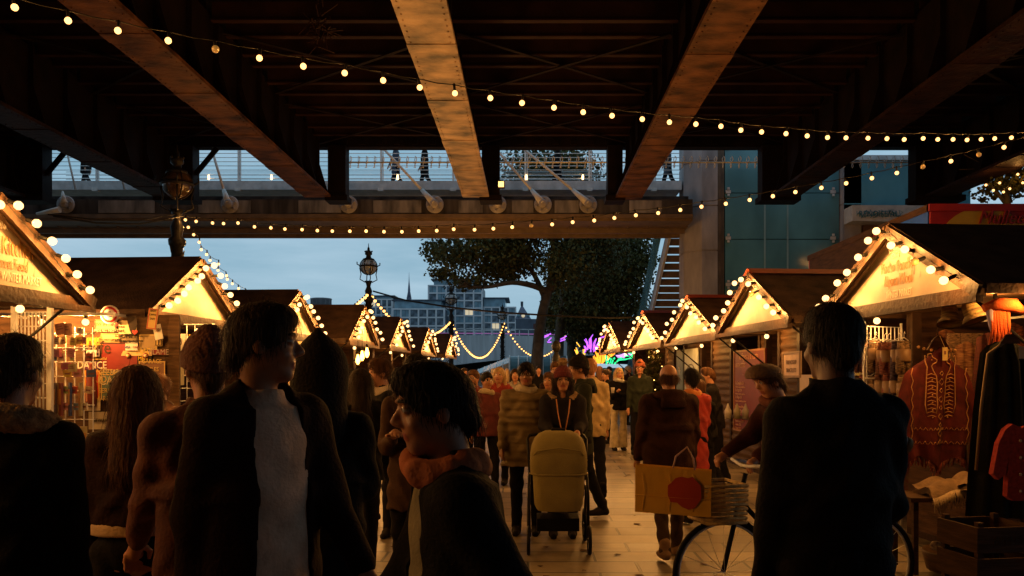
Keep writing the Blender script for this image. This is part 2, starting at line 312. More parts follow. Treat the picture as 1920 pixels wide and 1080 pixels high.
# ================================================================ footbridge
def build_footbridge():
    t = thing('footbridge', 'concrete footbridge with white tie rods and wire railing crossing behind the girders', 'bridge', (0, 26, 0))
    X0, X1 = -17, 5.02
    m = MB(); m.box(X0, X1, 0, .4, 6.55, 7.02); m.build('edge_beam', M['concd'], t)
    for a, b in ((185, 290), (372, 470), (560, 640), (700, 790), (860, 905), (960, 1000), (1040, 1085), (1180, 1240)):
        xa, xb = (a - VX) * 26 / FPX, (b - VX) * 26 / FPX; p = MB(); p.box(xa, xb, -.03, 0, 6.6, 6.98); p.build('repair_panel', mat('patched_concrete', (.17, .155, .15), .9, .7, 1.6, .3, stretch=(2, 1, .5), detail=10), t)
    m = MB(); m.box(X0, X1, -.06, .9, 6.44, 6.56); m.box(X0, X1, .02, 2.4, 6.36, 6.44); m.box(X0, X1, 1.3, 1.45, 6.2, 6.36); m.box(X0, X1, 2.3, 2.45, 6.22, 6.36)
    for k in range(36): x = X0 + .3 + k * .62; m.box(x, x + .05, .9, 2.3, 6.33, 6.355)
    m.build('soffit_plate', M['brown'], t)
    m = MB(); m.box(X0, X1 - .05, 1.6, 5.6, 7.66, 7.95); m.build('walkway_deck', M['grey'], t)
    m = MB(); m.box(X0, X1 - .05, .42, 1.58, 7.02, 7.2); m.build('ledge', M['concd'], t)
    # railing
    r = MB()
    for k in range(9): z = 8.06 + k * .135; r.tube([(X0, 1.75, z), (X1 - .1, 1.75, z)], .012, 5)
    r.tube([(X0, 1.72, 9.3), (X1 - .1, 1.72, 9.3)], .03, 6)
    rl = r.build('railing', M['galv'], t)
    for px in (182, 330, 448, 580, 715, 850, 985, 1105, 1225):
        x = (px - VX) * 27.75 / FPX; q = MB(); q.box(x - .03, x + .03, 1.7, 1.76, 7.7, 9.32); q.box(x + .05, x + .075, 1.7, 1.76, 7.7, 9.32); q.box(x - .09, x + .09, 1.58, 1.8, 7.62, 7.72)
        q.build('railing_post', M['galv'], t)
    r = MB()
    for k in range(9): z = 8.06 + k * .135; r.tube([(X0, 5.4, z), (X1 - .1, 5.4, z)], .012, 4)
    r.build('far_railing', M['galv'], t)
    # pins and rods
    for i, (px, dx, top) in enumerate(((122, -.1, 0), (430, -.75, 1), (653, 0, 0), (815, -1.6, 1), (933, 0, 0), (1018, -1.4, 1), (1103, -1.9, 1))):
        x = (px - VX) * 25.9 / FPX; z = EYE + (HY - 383) * 25.9 / FPX
        d = MB(); d.lathe([(.27, 0), (.27, .05), (.24, .07)], (x, -.04, z), 20, axis=(0, -1, 0)); d.lathe([(.13, 0), (.13, .16), (.1, .2)], (x, -.1, z), 16, axis=(0, -1, 0))
        for k in range(6):
            a = k * math.pi / 3 + .3; d.lathe([(.035, 0), (.035, .06)], (x + .2 * math.cos(a), -.1, z + .2 * math.sin(a)), 8, axis=(0, -1, 0))
        d.build('pin_anchor', M['conc'], t)
        c = MB()
        if top:
            a = Vector((x, -.2, z)); b = Vector((x + dx * .25, -.05, z + .45)); e = Vector((x + dx * 1.9, 1.2, z + 3.4))
            c.tube([a, b], [.12, .055], 12); c.tube([b, e], .04, 8)
        elif px == 122:
            c.tube([(x + .05, -.25, z), (x - .02, -.2, z + .38)], [.11, .02], 12); c.tube([(x - .05, -.3, z - .2), (x - .75, -.3, z - .33)], [.1, .04], 12)
        else: c.tube([(x, -.25, z), (x + .02, -.5, z + .05)], [.11, .1], 12)
        c.build('tie_rod', M['white'], t)
    for k, px in enumerate((160, 250, 385, 640, 900)):
        x = (px - VX) * 28 / FPX; c = MB(); c.tube([(x, 1.4, 7.6), (x - .5, 1.4, 9.8)], .03, 6); c.build('tie_rod', M['white'], t)
    for px in (390, 508, 745, 987, 1093):
        x = (px - VX) * 27.6 / FPX; c = MB(); c.lathe([(.03, 0), (.035, .1), (.02, .16)], (x, 1.66, 8.0), 8); c.build('deck_light', mat('deck_lamp', (1, .8, .5), emit=(1, .6, .25), es=5, var=0), t)
build_footbridge()

# ================================================================ lift tower + stair
def build_tower():
    t = thing('lift_tower', 'concrete framed lift tower with tall teal glass panels behind the crepe stall roofs', 'tower', (0, 27, 0))
    H = 14
    m = MB()
    for k in range(8):
        z0, z1 = k * 1.42 - .05, (k + 1) * 1.42 - .09
        m.prism([(5.03, .55), (5.5, 0), (6.0, 0), (6.0, 1.4), (5.03, 1.4)], z0, z1, 'xy')
    m.prism([(5.06, .56), (5.52, .03), (5.98, .03), (5.98, 1.37), (5.06, 1.37)], -.04, 11.3, 'xy')
    m.build('concrete_pier', M['conc'], t)
    m = MB(); m.box(6.0, 6.12, .1, 1.2, 0, 11.3); m.box(6.12, 6.26, .25, 1.2, 0, 11.3); m.build('joint_strip', M['brown'], t)
    for k in range(8):
        z0 = .1 + k * 1.48; m = MB(); m.box(6.3, 9.95, .3, .34, z0, z0 + 1.455); g = m.build('glass_panel', M['glass'], t)
        for x in (6.4, 9.75):
            c = MB(); c.obox((x, .27, z0 + .02), (.16, .05, .1)); c.obox((x + .0, .24, z0 + .12), (.07, .05, .07)); c.obox((x, .24, z0 - .09), (.07, .05, .07)); c.build('glass_clamp', M['grey'], g)
    m = MB()
    for x in (7.55, 8.28): m.box(x, x + .05, .285, .297, 0, 11.3)
    m.build('glazing_mullion', mat('pale_teal', (.2, .36, .42), .4, .5, .5, 0), t)
    m = MB(); m.box(6.3, 9.95, 1.2, 1.3, 0, 11.3); m.build('inner_wall', mat('lift_shaft', (.04, .09, .09), .5, .4, .6, 0), t)
    m = MB()
    for k in range(8): m.box(9.98, 10.55, 0, 1.3, k * 1.42, k * 1.42 + 1.38)
    m.box(10.0, 10.53, .04, 1.26, 0, 11.3); m.build('concrete_pier', M['conc'], t)
build_tower()
def build_stair():
    t = thing('footbridge_stair', 'steep steel stair climbing up to the footbridge beside the lift tower', 'stair', (5.02, 29.6, 0))
    # high end near (y=0,z=6.75), going down away
    n = 26; run = .42; rise = .235; z0 = 6.7
    m = MB(); m.beam((-.1, -.2, z0 + .1), (-.1, n * run, z0 - n * rise + .1), .09, .5); m.build('stringer', M['white'], t)
    m = MB(); m.beam((1.75, -.2, z0 + .1), (1.75, n * run, z0 - n * rise + .1), .09, .5); m.build('stringer', M['white'], t)
    for k in range(n):
        m = MB(); m.box(-.04, 1.7, k * run, k * run + .34, z0 - k * rise - .04, z0 - k * rise); m.box(-.04, 1.7, k * run, k * run + .02, z0 - k * rise - .245, z0 - k * rise - .04); m.build('tread', M['brown'], t)
    m = MB(); m.beam((-.35, -.2, z0 + .7), (-.35, n * run, z0 - n * rise + .7), .02, 1.0); m.build('glass_balustrade', M['glass'], t)
build_stair()

# ================================================================ terrace building at the far side
def build_terrace():
    t = thing('terrace_building', 'pale terrace block with glass front and blue graffiti scrawl on its parapet', 'building', (0, 26, 0))
    m = MB(); m.prism([(10.0, 6.9), (16, 6.9), (16, 6.1), (13.3, 6.35), (10.0, 6.42)], .3, 4); m.build('parapet', M['white'], t)
    m = MB(); m.box(10.6, 17, .9, 5, 0, 6.4); m.build('brick_base', mat('rusty_brick', (.12, .06, .035), .9, .4, 2, .3), t)
    m = MB(); m.box(10.0, 12.4, 1.0, 1.05, 6.9, 8.45); m.box(12.45, 14, 1.0, 1.05, 6.9, 8.45); m.build('glass_front', M['glass'], t)
    m = MB(); m.box(10, 14.2, .9, 4, 8.45, 8.6); m.box(12.38, 12.46, .95, 1.05, 6.9, 8.45); m.build('roof_frame', M['grey'], t)
    g = MB(); rr = random.Random(11)
    for k in range(11):
        x = 10.15 + k * .125; pts = []
        for q in range(7): pts.append((x + rr.uniform(-.05, .16), .27, 6.62 + rr.uniform(-.13, .14)))
        g.tube(pts, .009, 4)
    put_text(g, 'RENOISE/AL', .27, (10.8, .285, 6.62), (1, 0, 0), (0, 0, 1), sx=.85)
    g.build('graffiti', mat('graffiti_blue', (.03, .22, .32), .5, 0), t)
    m = MB(); m.prism([(13.2, 6.0), (14.9, 6.75), (16.8, 5.7), (16.8, 5.2), (13.2, 5.2)], -1.5, -.2); m.build('gable_roof', M['white'], t)
build_terrace()

# ================================================================ mulled wine container kiosk
def build_container():
    t = thing('drinks_kiosk', 'red and blue shipping container kiosk with yellow arches and mulled wine lettering', 'kiosk', (5.66, 12, 0))
    H = 4.06
    m = MB(); m.box(0, 3.4, 0, 5.2, 0, H - .02, 0); m.build('container_wall', M['red'], t)
    m = MB(); m.box(-.03, 3.45, -.03, .05, H - .1, H, 0); m.build('top_rail', M['red'], t)
    m = MB(); m.box(-.03, .04, 0, 5.2, H - .1, H, 0); m.build('side_rail', M['wood'], t)
    m = MB(); m.box(-.02, -.004, .04, 1.0, 1.5, H - .1); m.build('blue_panel', M['asph'], t)
    m = MB(); m.box(-.02, -.004, 2.0, 5.1, 1.5, H - .1); m.build('dark_panel', M['wood'], t)
    m = MB()
    for cx, r in ((.75, .7), (1.75, .72)):
        m.prism([(cx + r * math.cos(a), H - .72 + r * .97 * math.sin(a)) for a in [math.pi * q / 20 for q in range(21)]] , -.012 - (.003 if cx > 1 else 0), -.004)
    m.box(.05, 2.47, -.02, -.004, 1.5, H - .72); m.build('yellow_arch', M['yellow'], t)
    m = MB(); put_text(m, 'Mulled Wine', .27, (1.28, -.03, H - .2), (1, 0, 0), (0, 0, 1), shear=.35, sx=.9, ex=.012); m.box(.75, 1.85, -.05, -.03, H - .335, H - .32); m.build('lettering', mat('neon_red_off', (.35, .03, .03), .4, 0), t)
    m = MB()
    for k in range(34): m.box(.05 + k * .1, .08 + k * .1, -.012, 0, .1, 1.4)
    m.build('corrugation', M['red'], t)
build_container()

# ================================================================ road bridge over the river
def build_road_bridge():
    t = thing('road_bridge', 'long grey stone road bridge with shallow arch crossing behind the lamps', 'bridge', (0, 95, 0))
    def top(x): return 6.15 - .0009 * (x + 10) ** 2
    m = MB(); xs = [-60 + k * 2 for k in range(51)]
    def bot(x): return 3.9 - .0042 * (x - 8) ** 2 if x > -22 else 1.0
    for a, b in zip(xs[:-1], xs[1:]):
        m.add([(a, 0, bot(a)), (b, 0, bot(b)), (b, 0, top(b)), (a, 0, top(a)), (a, 1, bot(a)), (b, 1, bot(b)), (b, 1, top(b)), (a, 1, top(a))], [(0, 1, 2, 3), (4, 7, 6, 5), (3, 2, 6, 7), (0, 4, 5, 1)])
    m.build('fascia', mat('portland_stone', (.5, .5, .52), .8, .25, .6, .2, stretch=(3, 1, .3)), t)
    m = MB()
    for a, b in zip(xs[:-1], xs[1:]):
        m.add([(a, 1, bot(a)), (b, 1, bot(b)), (b, 22, bot(b) - .6), (a, 22, bot(a) - .6)], [(0, 1, 2, 3)])
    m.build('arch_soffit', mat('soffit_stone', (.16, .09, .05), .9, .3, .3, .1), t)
    m = MB()
    for k in range(100): m.box(-60 + k, -59.9 + k, .1, .2, top(-60 + k), top(-60 + k) + .75)
    for a, b in zip(xs[:-1], xs[1:]): m.beam((a, .15, top(a) + .72), (b, .15, top(b) + .72), .1, .1)
    m.build('parapet_rail', M['grey'], t)
    m = MB()
    for a, b in zip(xs[10:-1], xs[11:]): m.beam((a, 3, top(a) + .35), (b, 3, top(b) + .35), .1, .12)
    m.build('traffic_light_strip', mat('purple_glow', (.5, .2, .5), emit=(.8, .25, .6), es=.16, var=0), t)
build_road_bridge()

# ================================================================ city buildings across the river
WIN = [mat('city_window', (.05, .075, .11), .15, .6, .6, 0, second=(.2, .27, .36)), mat('city_window_lit', (.8, .7, .5), .4, 0, emit=(1, .8, .5), es=.5), mat('city_window_sky', (.2, .33, .42), .2, .3, .6, 0)]  # paler panes carry the sky's reflection in their colour
FRM = mat('pale_stone_frame', (.72, .72, .76), .8, .12, .4, 0); SLATE = mat('slate_blue', (.16, .18, .26), .6, .3, .5, 0); DARKB = mat('dark_cladding', (.06, .075, .11), .5, .3, .5, 0)
_winmesh = {}
def city_block(name, label, px0, px1, py0, Y, nf, nb, depth=20, cat='building', pent=None, lit=(), frame=None):
    x0, x1 = (px0 - VX) * Y / FPX, (px1 - VX) * Y / FPX; zt = EYE + (HY - py0) * Y / FPX
    t = thing(name, label, cat, (x0, Y, 0)); W = x1 - x0; fr = frame or FRM
    m = MB(); m.box(.2, W - .2, .6, depth, 0, zt - .1); m.build('wall', DARKB, t)
    fh = 3.05 if nf is None else (zt - 4) / nf
    n = int((zt - 3) / fh); bw = W / nb
    m = MB()
    for k in range(n + 1): z = zt - k * fh; m.box(0, W, 0, 1.2, z - .42, z)
    m.build('floor_slab', fr, t)
    m = MB()
    for k in range(nb + 1): x = min(max(k * bw - .22, 0), W - .44); m.box(x, x + .44, -.03, 1.1, 3, zt - .43)
    m.build('facade_pier', fr, t)
    key = (round(bw, 2), round(fh, 2)); rr = random.Random(len(name) * 7 + px0)
    for k in range(n):
        for q in range(nb):
            mi = 1 if rr.random() < .045 else (2 if rr.random() < .3 else 0)
            kk = (*key, mi)
            if kk not in _winmesh:
                b = MB(); b.box(.25, bw - .25, .3, .45, .02, fh - .44); b.box(bw * .48, bw * .52, .25, .3, .02, fh - .44, 1)
                o = b.build('window', [WIN[mi], DARKB]); _winmesh[kk] = o.data; o.parent = t
            else: o = link('window', _winmesh[kk], t)
            o.location = (q * bw, 0, zt - (k + 1) * fh)
    if pent:
        a, b2, pz = pent; xa, xb = (a - VX) * Y / FPX - x0, (b2 - VX) * Y / FPX - x0; ph = (py0 - pz) * Y / FPX
        m = MB(); m.box(xa, xb, 2, depth - 2, zt - .05, zt + ph); m.build('penthouse', WIN[2], t)
        m = MB(); m.box(xa - .8, xb + 1.2, 1.2, depth - 1, zt + ph, zt + ph + .35); m.build('penthouse_roof', DARKB, t)
    return t
city_block('apartment_block', 'tall pale balconied apartment block rising highest behind the tree', 802, 905, 534, 260, 11, 6, pent=(812, 890, 524))
city_block('apartment_block', 'low pale apartment block nearest the tree trunk with dark glass penthouse', 906, 968, 575, 262, 8, 4, pent=(906, 947, 559))
city_block('office_block', 'wide low pale office block with dark mansard behind the tall globe lamp', 735, 834, 578, 250, 7, 6, pent=(738, 826, 563))
city_block('office_block', 'pale gridded office block partly hidden by the gable lights', 694, 736, 560, 270, 9, 4, pent=(696, 732, 555))
def church_roof():
    Y = 230; t = thing('turreted_building', 'slate blue building with steep pyramid turret beside the tree trunk', 'building', (0, Y, 0))
    X = lambda p: (p - VX) * Y / FPX
    Z = lambda p: EYE + (HY - p) * Y / FPX
    m = MB(); m.box(X(967), X(1056), 0, 14, 0, Z(598)); m.build('wall', mat('slate_wall', (.09, .11, .15), .7, .3, .4, 0), t)
    m = MB(); m.add([(X(966), 0, Z(598)), (X(996), 0, Z(598)), (X(996), 5, Z(598)), (X(966), 5, Z(598)), (X(977), 2.4, Z(572)), (X(980), 2.4, Z(572))], [(0, 1, 5, 4), (1, 2, 5), (2, 3, 4, 5), (3, 0, 4), (3, 2, 1, 0)]); m.build('turret_roof', SLATE, t)
    m = MB(); m.box(X(976), X(981), 2, 2.8, Z(572), Z(564)); m.build('finial', DARKB, t)
    for p in (972, 981, 990):
        m = MB(); m.lathe([(.5, 0), (.5, .1)], (X(p), -.05, Z(592)), 8, axis=(0, -1, 0)); m.build('window', WIN[1] if p == 981 else WIN[2], t)
    m = MB(); m.box(X(1000), X(1050), -.1, 3, Z(620), Z(607)); m.build('brick_band', mat('dull_red_brick', (.12, .035, .03), .8, .2, 2, 0), t)
church_roof()
def spire():
    Y = 330; t = thing('church_spire', 'thin pale church spire above the office roofs', 'spire', at(767, 575, Y))
    m = MB(); m.box(-.85, .85, -.85, .85, -6, 3.5); m.build('tower_base', SLATE, t)
    m = MB(); m.lathe([(.9, 3.5), (.45, 6), (.5, 6.3), (.15, 10), (.03, 13.4)], (0, 0, 0), 8); m.build('steeple', SLATE, t)
    m = tag(MB().tube([(0, 0, -4), (0, 0, 3.2)], .25, 5).tube([(-.6, 0, 1), (.6, 0, 1)], .12, 4).tube([(-.6, 0, 2), (.6, 0, 2)], .12, 4).build('radio_mast', DARKB, None, at(783, 580, Y)), 'short radio mast standing by the church spire', 'mast')
spire()
def tank():
    Y = 200; m = MB(); m.lathe([(2.4, -6), (2.4, 1.0), (2.5, 1.05), (2.5, 1.25), (2.2, 1.35)], (0, 0, 0), 24)
    for k in range(14): a = k * math.pi / 7; m.box(2.42 * math.cos(a) - .06, 2.42 * math.cos(a) + .06, 2.42 * math.sin(a) - .06, 2.42 * math.sin(a) + .06, -6, 1)
    tag(m.build('water_tank', mat('tank_grey', (.22, .22, .24), .6, .2, 1, 0), None, at(602, 570, Y)), 'round grey rooftop tank seen over the dark hut roof', 'tank')
tank()
# unseen brick wall added behind the viewer to block the rear sky light
def sky_block():
    t = thing('sky_block_wall', 'unseen dark brick wall added behind the market to block sky light', 'wall', (0, -9, 0))
    m = MB(); m.box(-24, 24, -1, 0, 0, 8.5); m.build('brick_face', mat('blocker_brick', (.05, .03, .022), .9, .4, 3, .3), t)
sky_block()
# ================================================================ bulbs and festoons
def bulb_mesh(name, r, glow, tris_n=12, hang=True):
    m = MB(); m.ball((0, 0, -.055), r, tris_n, 0); m.lathe([(r * .42, -.055 + r * .85), (r * .48, -.02), (r * .48, .03), (r * .25, .045)], (0, 0, 0), 8, 1)
    o = m.build(name, [glow, M['socket']]); me = o.data; bpy.data.objects.remove(o); return me
BULB = bulb_mesh('bulb', .034, M['bulb']); BULB_OFF = bulb_mesh('bulb', .034, M['bulb_off']); BULB_FAR = bulb_mesh('bulb', .055, M['bulb_far'], 6)
BULB_STRAND = bulb_mesh('bulb', .029, M['bulb_strand'])
def point(name, e):
    d = bpy.data.lights.new(name, 'POINT'); d.energy = e; d.color = (1, .44, .10); d.shadow_soft_size = .012; return d
LAMP_HUT, LAMP_STRAND, LAMP_EAVE = point('hut_bulb_light', 29), point('strand_bulb_light', 8), point('eave_bulb_light', 75)
def put_bulb(parent, me, loc, quat=None, rot=None, lit=None):
    b = link('bulb', me, parent, loc)
    if quat is not None: b.rotation_mode = 'QUATERNION'; b.rotation_quaternion = quat
    if rot: b.rotation_euler = rot
    if lit is not None: link('bulb_light', lit, b, (0, 0, -.055))
    return b
def festoon(label, pts, group, off=(), mesh=None, cable_r=.006, drop=.03, cat='string lights', extra=None):
    mesh = mesh or BULB_STRAND
    t = thing('festoon_lights', label, cat, pts[0], group=group); o0 = Vector(pts[0])
    m = MB(); cp = []
    for i, p in enumerate(pts):
        q = Vector(p) - o0 + Vector((0, 0, drop + .03)); cp.append(q)
        if i < len(pts) - 1: nx = Vector(pts[i + 1]) - o0 + Vector((0, 0, drop + .03)); cp.append((q + nx) / 2 - Vector((0, 0, .012)))
    m.tube(cp, cable_r, 4); m.build('cable', M['cable'], t)
    for i, p in enumerate(pts):
        put_bulb(t, BULB_OFF if i in off else mesh, Vector(p) - o0 + Vector((0, 0, .03)), rot=(random.uniform(-.2, .2), random.uniform(-.2, .2), 0), lit=None if i in off or mesh is BULB_FAR else LAMP_STRAND)
    return t
def on_line(px, py, A, B):
    """point of a vertical plane through plan line A-B seen at a pixel"""
    k = (px - VX) / FPX; dx, dy = B[0] - A[0], B[1] - A[1]; u = (k * A[1] - A[0]) / (dx - k * dy); Y = A[1] + u * dy
    return (A[0] + u * dx, Y, EYE - (py - HY) * Y / FPX)
S1 = [(-70, -14), (25, 8), (127, 33), (222, 53), (316, 72), (403, 88), (488, 104), (568, 120), (648, 132), (718, 146), (785, 159), (852, 170), (918, 180), (980, 189), (1039, 198), (1093, 206), (1146, 213), (1203, 220), (1255, 225), (1305, 229), (1351, 233), (1390, 240), (1428, 244), (1475, 247), (1513, 251), (1551, 254), (1587, 255), (1627, 256), (1663, 257), (1696, 258), (1731, 256), (1759, 258), (1787, 258), (1815, 259), (1840, 258), (1865, 257), (1898, 255), (1925, 255)]
festoon('longest festoon of warm bulbs sagging right under the bridge girders', [on_line(x, y, (-4.2, 7), (7.6, 13)) for x, y in S1], 'festoon strings across the walk', off=(5,))
S2 = [(348, 410), (368, 413), (398, 416), (420, 417), (446, 416), (478, 423), (508, 425), (535, 427), (567, 428), (595, 430), (624, 431), (655, 431), (686, 431), (720, 432), (753, 432), (785, 431), (819, 430), (851, 427), (890, 428), (924, 426), (961, 423), (997, 420), (1035, 418), (1074, 414), (1113, 411), (1151, 406), (1191, 401), (1233, 397), (1275, 391), (1316, 385), (1360, 379), (1405, 372), (1448, 365), (1493, 357), (1540, 349), (1585, 341), (1634, 331), (1681, 321), (1731, 310), (1782, 299), (1834, 287), (1884, 273), (1930, 262)]
festoon('festoon of warm bulbs crossing in front of the footbridge soffit and lift tower', [on_line(x, y, (-6.9, 17), (6.7, 12)) for x, y in S2], 'festoon strings across the walk', off=(21, 38, 40))
S3 = [(353, 424), (364, 438), (374, 452), (377, 466), (388, 475), (394, 486), (410, 493), (409, 505), (424, 515), (426, 522), (436, 530), (447, 539), (460, 546), (478, 556), (498, 566)]
festoon('steep festoon dropping from the near lamp post behind the hut roofs', [on_line(x, y, (-6.9, 17), (-6.8, 21.5)) for x, y in S3], 'festoon strings across the walk')
def swag(label, A, B, low, n):
    A, B, low = Vector(A), Vector(B), low; pts = []
    for i in range(n):
        u = i / (n - 1); p = A.lerp(B, u); zz = (A.z * (1 - u) + B.z * u); s = 4 * u * (1 - u); p.z = zz - low * s; pts.append(p)
    festoon(label, pts, 'small festoon swags between the globe lamps', mesh=BULB_FAR, drop=.01)
L2p, L3p, L4p = at(693, 548, 29.8), at(846, 601, 42.5), at(945, 606, 54)
swag('festoon swag falling from the tall globe lamp towards the gable peaks', at(640, 590, 27), L2p, .05, 12)
swag('festoon swag between the tall globe lamp and the next one along', L2p, L3p, 1.1, 40)
swag('festoon swag hanging deepest between the two distant globe lamps', L3p, L4p, 2.0, 40)
swag('festoon swag running from the farthest globe lamp behind the tree trunk', L4p, at(1075, 600, 58), 2.3, 34)

# ================================================================ huts
def lap_wall(mb, a, b, z0, z1, th=.05, m=0):
    """log-lap cladding between plan points a and b"""
    a = Vector((*a, 0)); b = Vector((*b, 0)); d = (b - a).normalized(); nrm = Vector((d.y, -d.x, 0)); z = z0
    prof = []
    hgt = .125
    while z < z1 - .01:
        for q in range(5): prof.append((.012 + .03 * math.sin(math.pi * (q + .3) / 5), z + hgt * q / 5))
        z += hgt
    prof.append((0, min(z, z1)))
    vs = []; fs = []
    for p in (a, b):
        for o, zz in prof: q = p + nrm * o; vs.append((q.x, q.y, min(zz, z1)))
    n = len(prof)
    for i in range(n - 1): fs.append((i, i + 1, n + i + 1, n + i))
    mb.add(vs, fs, m, True)
    q0, q1 = a - nrm * th, b - nrm * th
    mb.add([(q0.x, q0.y, z0), (q1.x, q1.y, z0), (q1.x, q1.y, z1), (q0.x, q0.y, z1)], [(3, 2, 1, 0)], m)
HUTS = {}
def hut(key, label, side, X0, Yc, w, ang, texts=(), ridge=False, depth=2.9, awn=.8, bulbs=6, under=3, open_=(-.8, .8), counter=True, eave=(), off=(), string_label='', bn=None, apex=2.95, ev=2.33):
    rz = R(ang) if side == 'r' else R(180 - ang)
    t = thing('market_hut', label, 'market hut', (X0, Yc, 0), rz, 'timber market huts along the walk'); HUTS[key] = t
    h = w / 2; T = Matrix.Rotation(rz, 4, 'Z'); T.translation = (X0, Yc, 0)
    # base and walls
    m = MB(); m.box(awn - .06, depth, -h + .08, h - .08, 0.0, .14); m.build('base_beam', M['trim'], t)
    m = MB()
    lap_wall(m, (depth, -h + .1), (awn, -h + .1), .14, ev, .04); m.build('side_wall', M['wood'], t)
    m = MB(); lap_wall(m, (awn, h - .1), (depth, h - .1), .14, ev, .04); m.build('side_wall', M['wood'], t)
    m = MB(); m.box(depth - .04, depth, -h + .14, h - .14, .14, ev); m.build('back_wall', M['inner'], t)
    m = MB(); o0, o1 = open_[0] * h, open_[1] * h
    if o0 > -h + .2: lap_wall(m, (awn, o0), (awn, -h + .1), .14, ev - .02, .05)
    if o1 < h - .2: lap_wall(m, (awn, h - .1), (awn, o1), .14, ev - .02, .05)
    if counter: lap_wall(m, (awn, o1 - .001), (awn, o0 + .001), .14, .92, .05)
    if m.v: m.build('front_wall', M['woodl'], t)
    if counter:
        m = MB(); m.box(awn - .16, awn + .3, o0 + .003, o1 - .003, .925, .965); m.build('counter', M['trim'], t)
    for y in (o0, o1, -h + .1, h - .1): m = MB(); m.box(awn - .05, awn + .05, y - .045, y + .045, .145, ev - .003); m.build('door_post', M['trim'], t)
    # gable board
    m = MB(); m.prism([(-h, ev), (h, ev), (0, apex)], 0, .03, 'yz')
    m.build('gable_board', M['board'], t)
    if texts:
        m = MB()
        for s, size, y, z, c in texts: put_text(m, s, size, (-.006, y, z), (0, -1, 0), (0, 0, 1), m=c, sx=.62)
        m.build('lettering', [flat('letter_gold', (.26, .11, .005)), flat('letter_white', (.62, .52, .42))], t)
        rr = random.Random(key)
        for k in range(9):
            m = MB()
            y = -h * .15 - rr.random() * h * .7; z = ev + .04 + rr.random() * (apex - ev) * (1 - abs(y) / h) * .6; q = rr.uniform(-.03, .03)
            m.add([(-.004, y, z), (-.004, y - .02, z), (-.004, y + q, z + rr.uniform(.06, .14))], [(0, 1, 2)], k % 3)
            m.build('painted_pennant', [flat('pennant_pink', (.55, .12, .1)), flat('pennant_red', (.4, .05, .03)), flat('pennant_green', (.2, .25, .12))], t)
    # roof slopes
    sl = (apex - ev) / h; oh = .12
    for s in (-1, 1):
        m = MB(); ye = s * (h + oh); ze = ev - sl * oh + .03
        m.add([(-.08, 0, apex + .035), (-.08, ye, ze), (depth + .1, ye, ze), (depth + .1, 0, apex + .035), (-.08, 0, apex + .075), (-.08, ye, ze + .04), (depth + .1, ye, ze + .04), (depth + .1, 0, apex + .075)],
              [(0, 1, 2, 3), (4, 7, 6, 5), (0, 4, 5, 1), (1, 5, 6, 2), (2, 6, 7, 3), (3, 7, 4, 0)]); m.build('roof_slope', M['roof'], t)
        m = MB(); m.beam((-.1, 0, apex + .0), (-.1, s * (h + oh * .9), ev - sl * oh * .9), .03, .11); m.beam((-.06, 0, apex - .055), (-.06, s * (h + .02), ev - .05), .03, .05); m.build('barge_board', M['trim'], t)
        m = MB(); m.box(-.05, depth, ye * .995 - .015, ye * .995 + .015, ze - .04, ze + .035); m.build('gutter', M['trim'], t)
    if ridge:
        m = MB(); m.add([(-.12, 0, apex + .1), (-.12, -.16, apex + .1 - .16 * sl), (-.12, .16, apex + .1 - .16 * sl), (depth + .1, 0, apex + .1), (depth + .1, -.16, apex + .1 - .16 * sl), (depth + .1, .16, apex + .1 - .16 * sl)], [(0, 1, 4, 3), (0, 3, 5, 2)]); m.build('ridge_cap', M['ridge'], t)
    # awning soffit and struts
    m = MB(); m.box(.03, awn + .05, -h + .02, h - .02, ev - .03, ev - .002); m.build('awning_soffit', M['woodl'], t)
    m = MB(); m.box(-.05, .0, -h - .04, h + .04, ev - .09, ev - .003); m.box(-.12, -.06, -h - .1, h + .1, ev - .13, ev - .08); m.build('awning_rail', M['trim'], t)
    for s in (-1, 1):
        m = MB(); m.tube([(.0, s * (h - .12), ev - .08), (awn - .02, s * (h - .12), ev - .72)], .013, 6); m.build('awning_strut', M['iron'], t)
    # bulbs
    W = lambda p: T @ Vector(p)
    pts = []
    nb = bn or bulbs
    for s in (1, -1):
        for k in range(nb):
            u = (k + .45) / nb if s == 1 else (nb - 1 - k + .45) / nb
            pts.append(None)
            # ordered: far eave -> apex -> near eave
    pts = []
    for k in range(nb): u = 1 - (k + .35) / nb; pts.append((-.2 - random.uniform(0, .05), h * u, apex - (apex - ev) * u + random.uniform(-.02, .02)))
    for k in range(nb): u = (k + .35) / nb; pts.append((-.2 - random.uniform(0, .05), -h * u, apex - (apex - ev) * u + random.uniform(-.02, .02)))
    ft = thing('festoon_lights', string_label, 'string lights', (X0, Yc, 0), rz, 'bulb strings edging the hut gables')
    m = MB(); m.tube([(-.11, y, z) for x, y, z in pts], .009, 5)
    m.build('cable', M['cable'], ft)
    q0 = Vector((0, 0, -1))
    for i, p in enumerate(pts):
        d = Vector((-1, random.uniform(-.3, .3), random.uniform(-.5, .1))); put_bulb(ft, BULB_OFF if i in off else BULB, Vector(p) + Vector((.06, 0, 0)), quat=q0.rotation_difference(d), lit=None if i in off else LAMP_HUT)
    for k in range(under):
        y = -h + .3 + (2 * h - .6) * k / max(under - 1, 1); put_bulb(ft, BULB, (.3 + .2 * (k % 2), y, ev - .07), lit=LAMP_HUT)
    for x in eave: put_bulb(ft, BULB, (x, -h - oh - .03, ev - .05) if side == 'r' else (x, h + .42, ev - .1), lit=LAMP_HUT if side == 'r' else LAMP_EAVE)
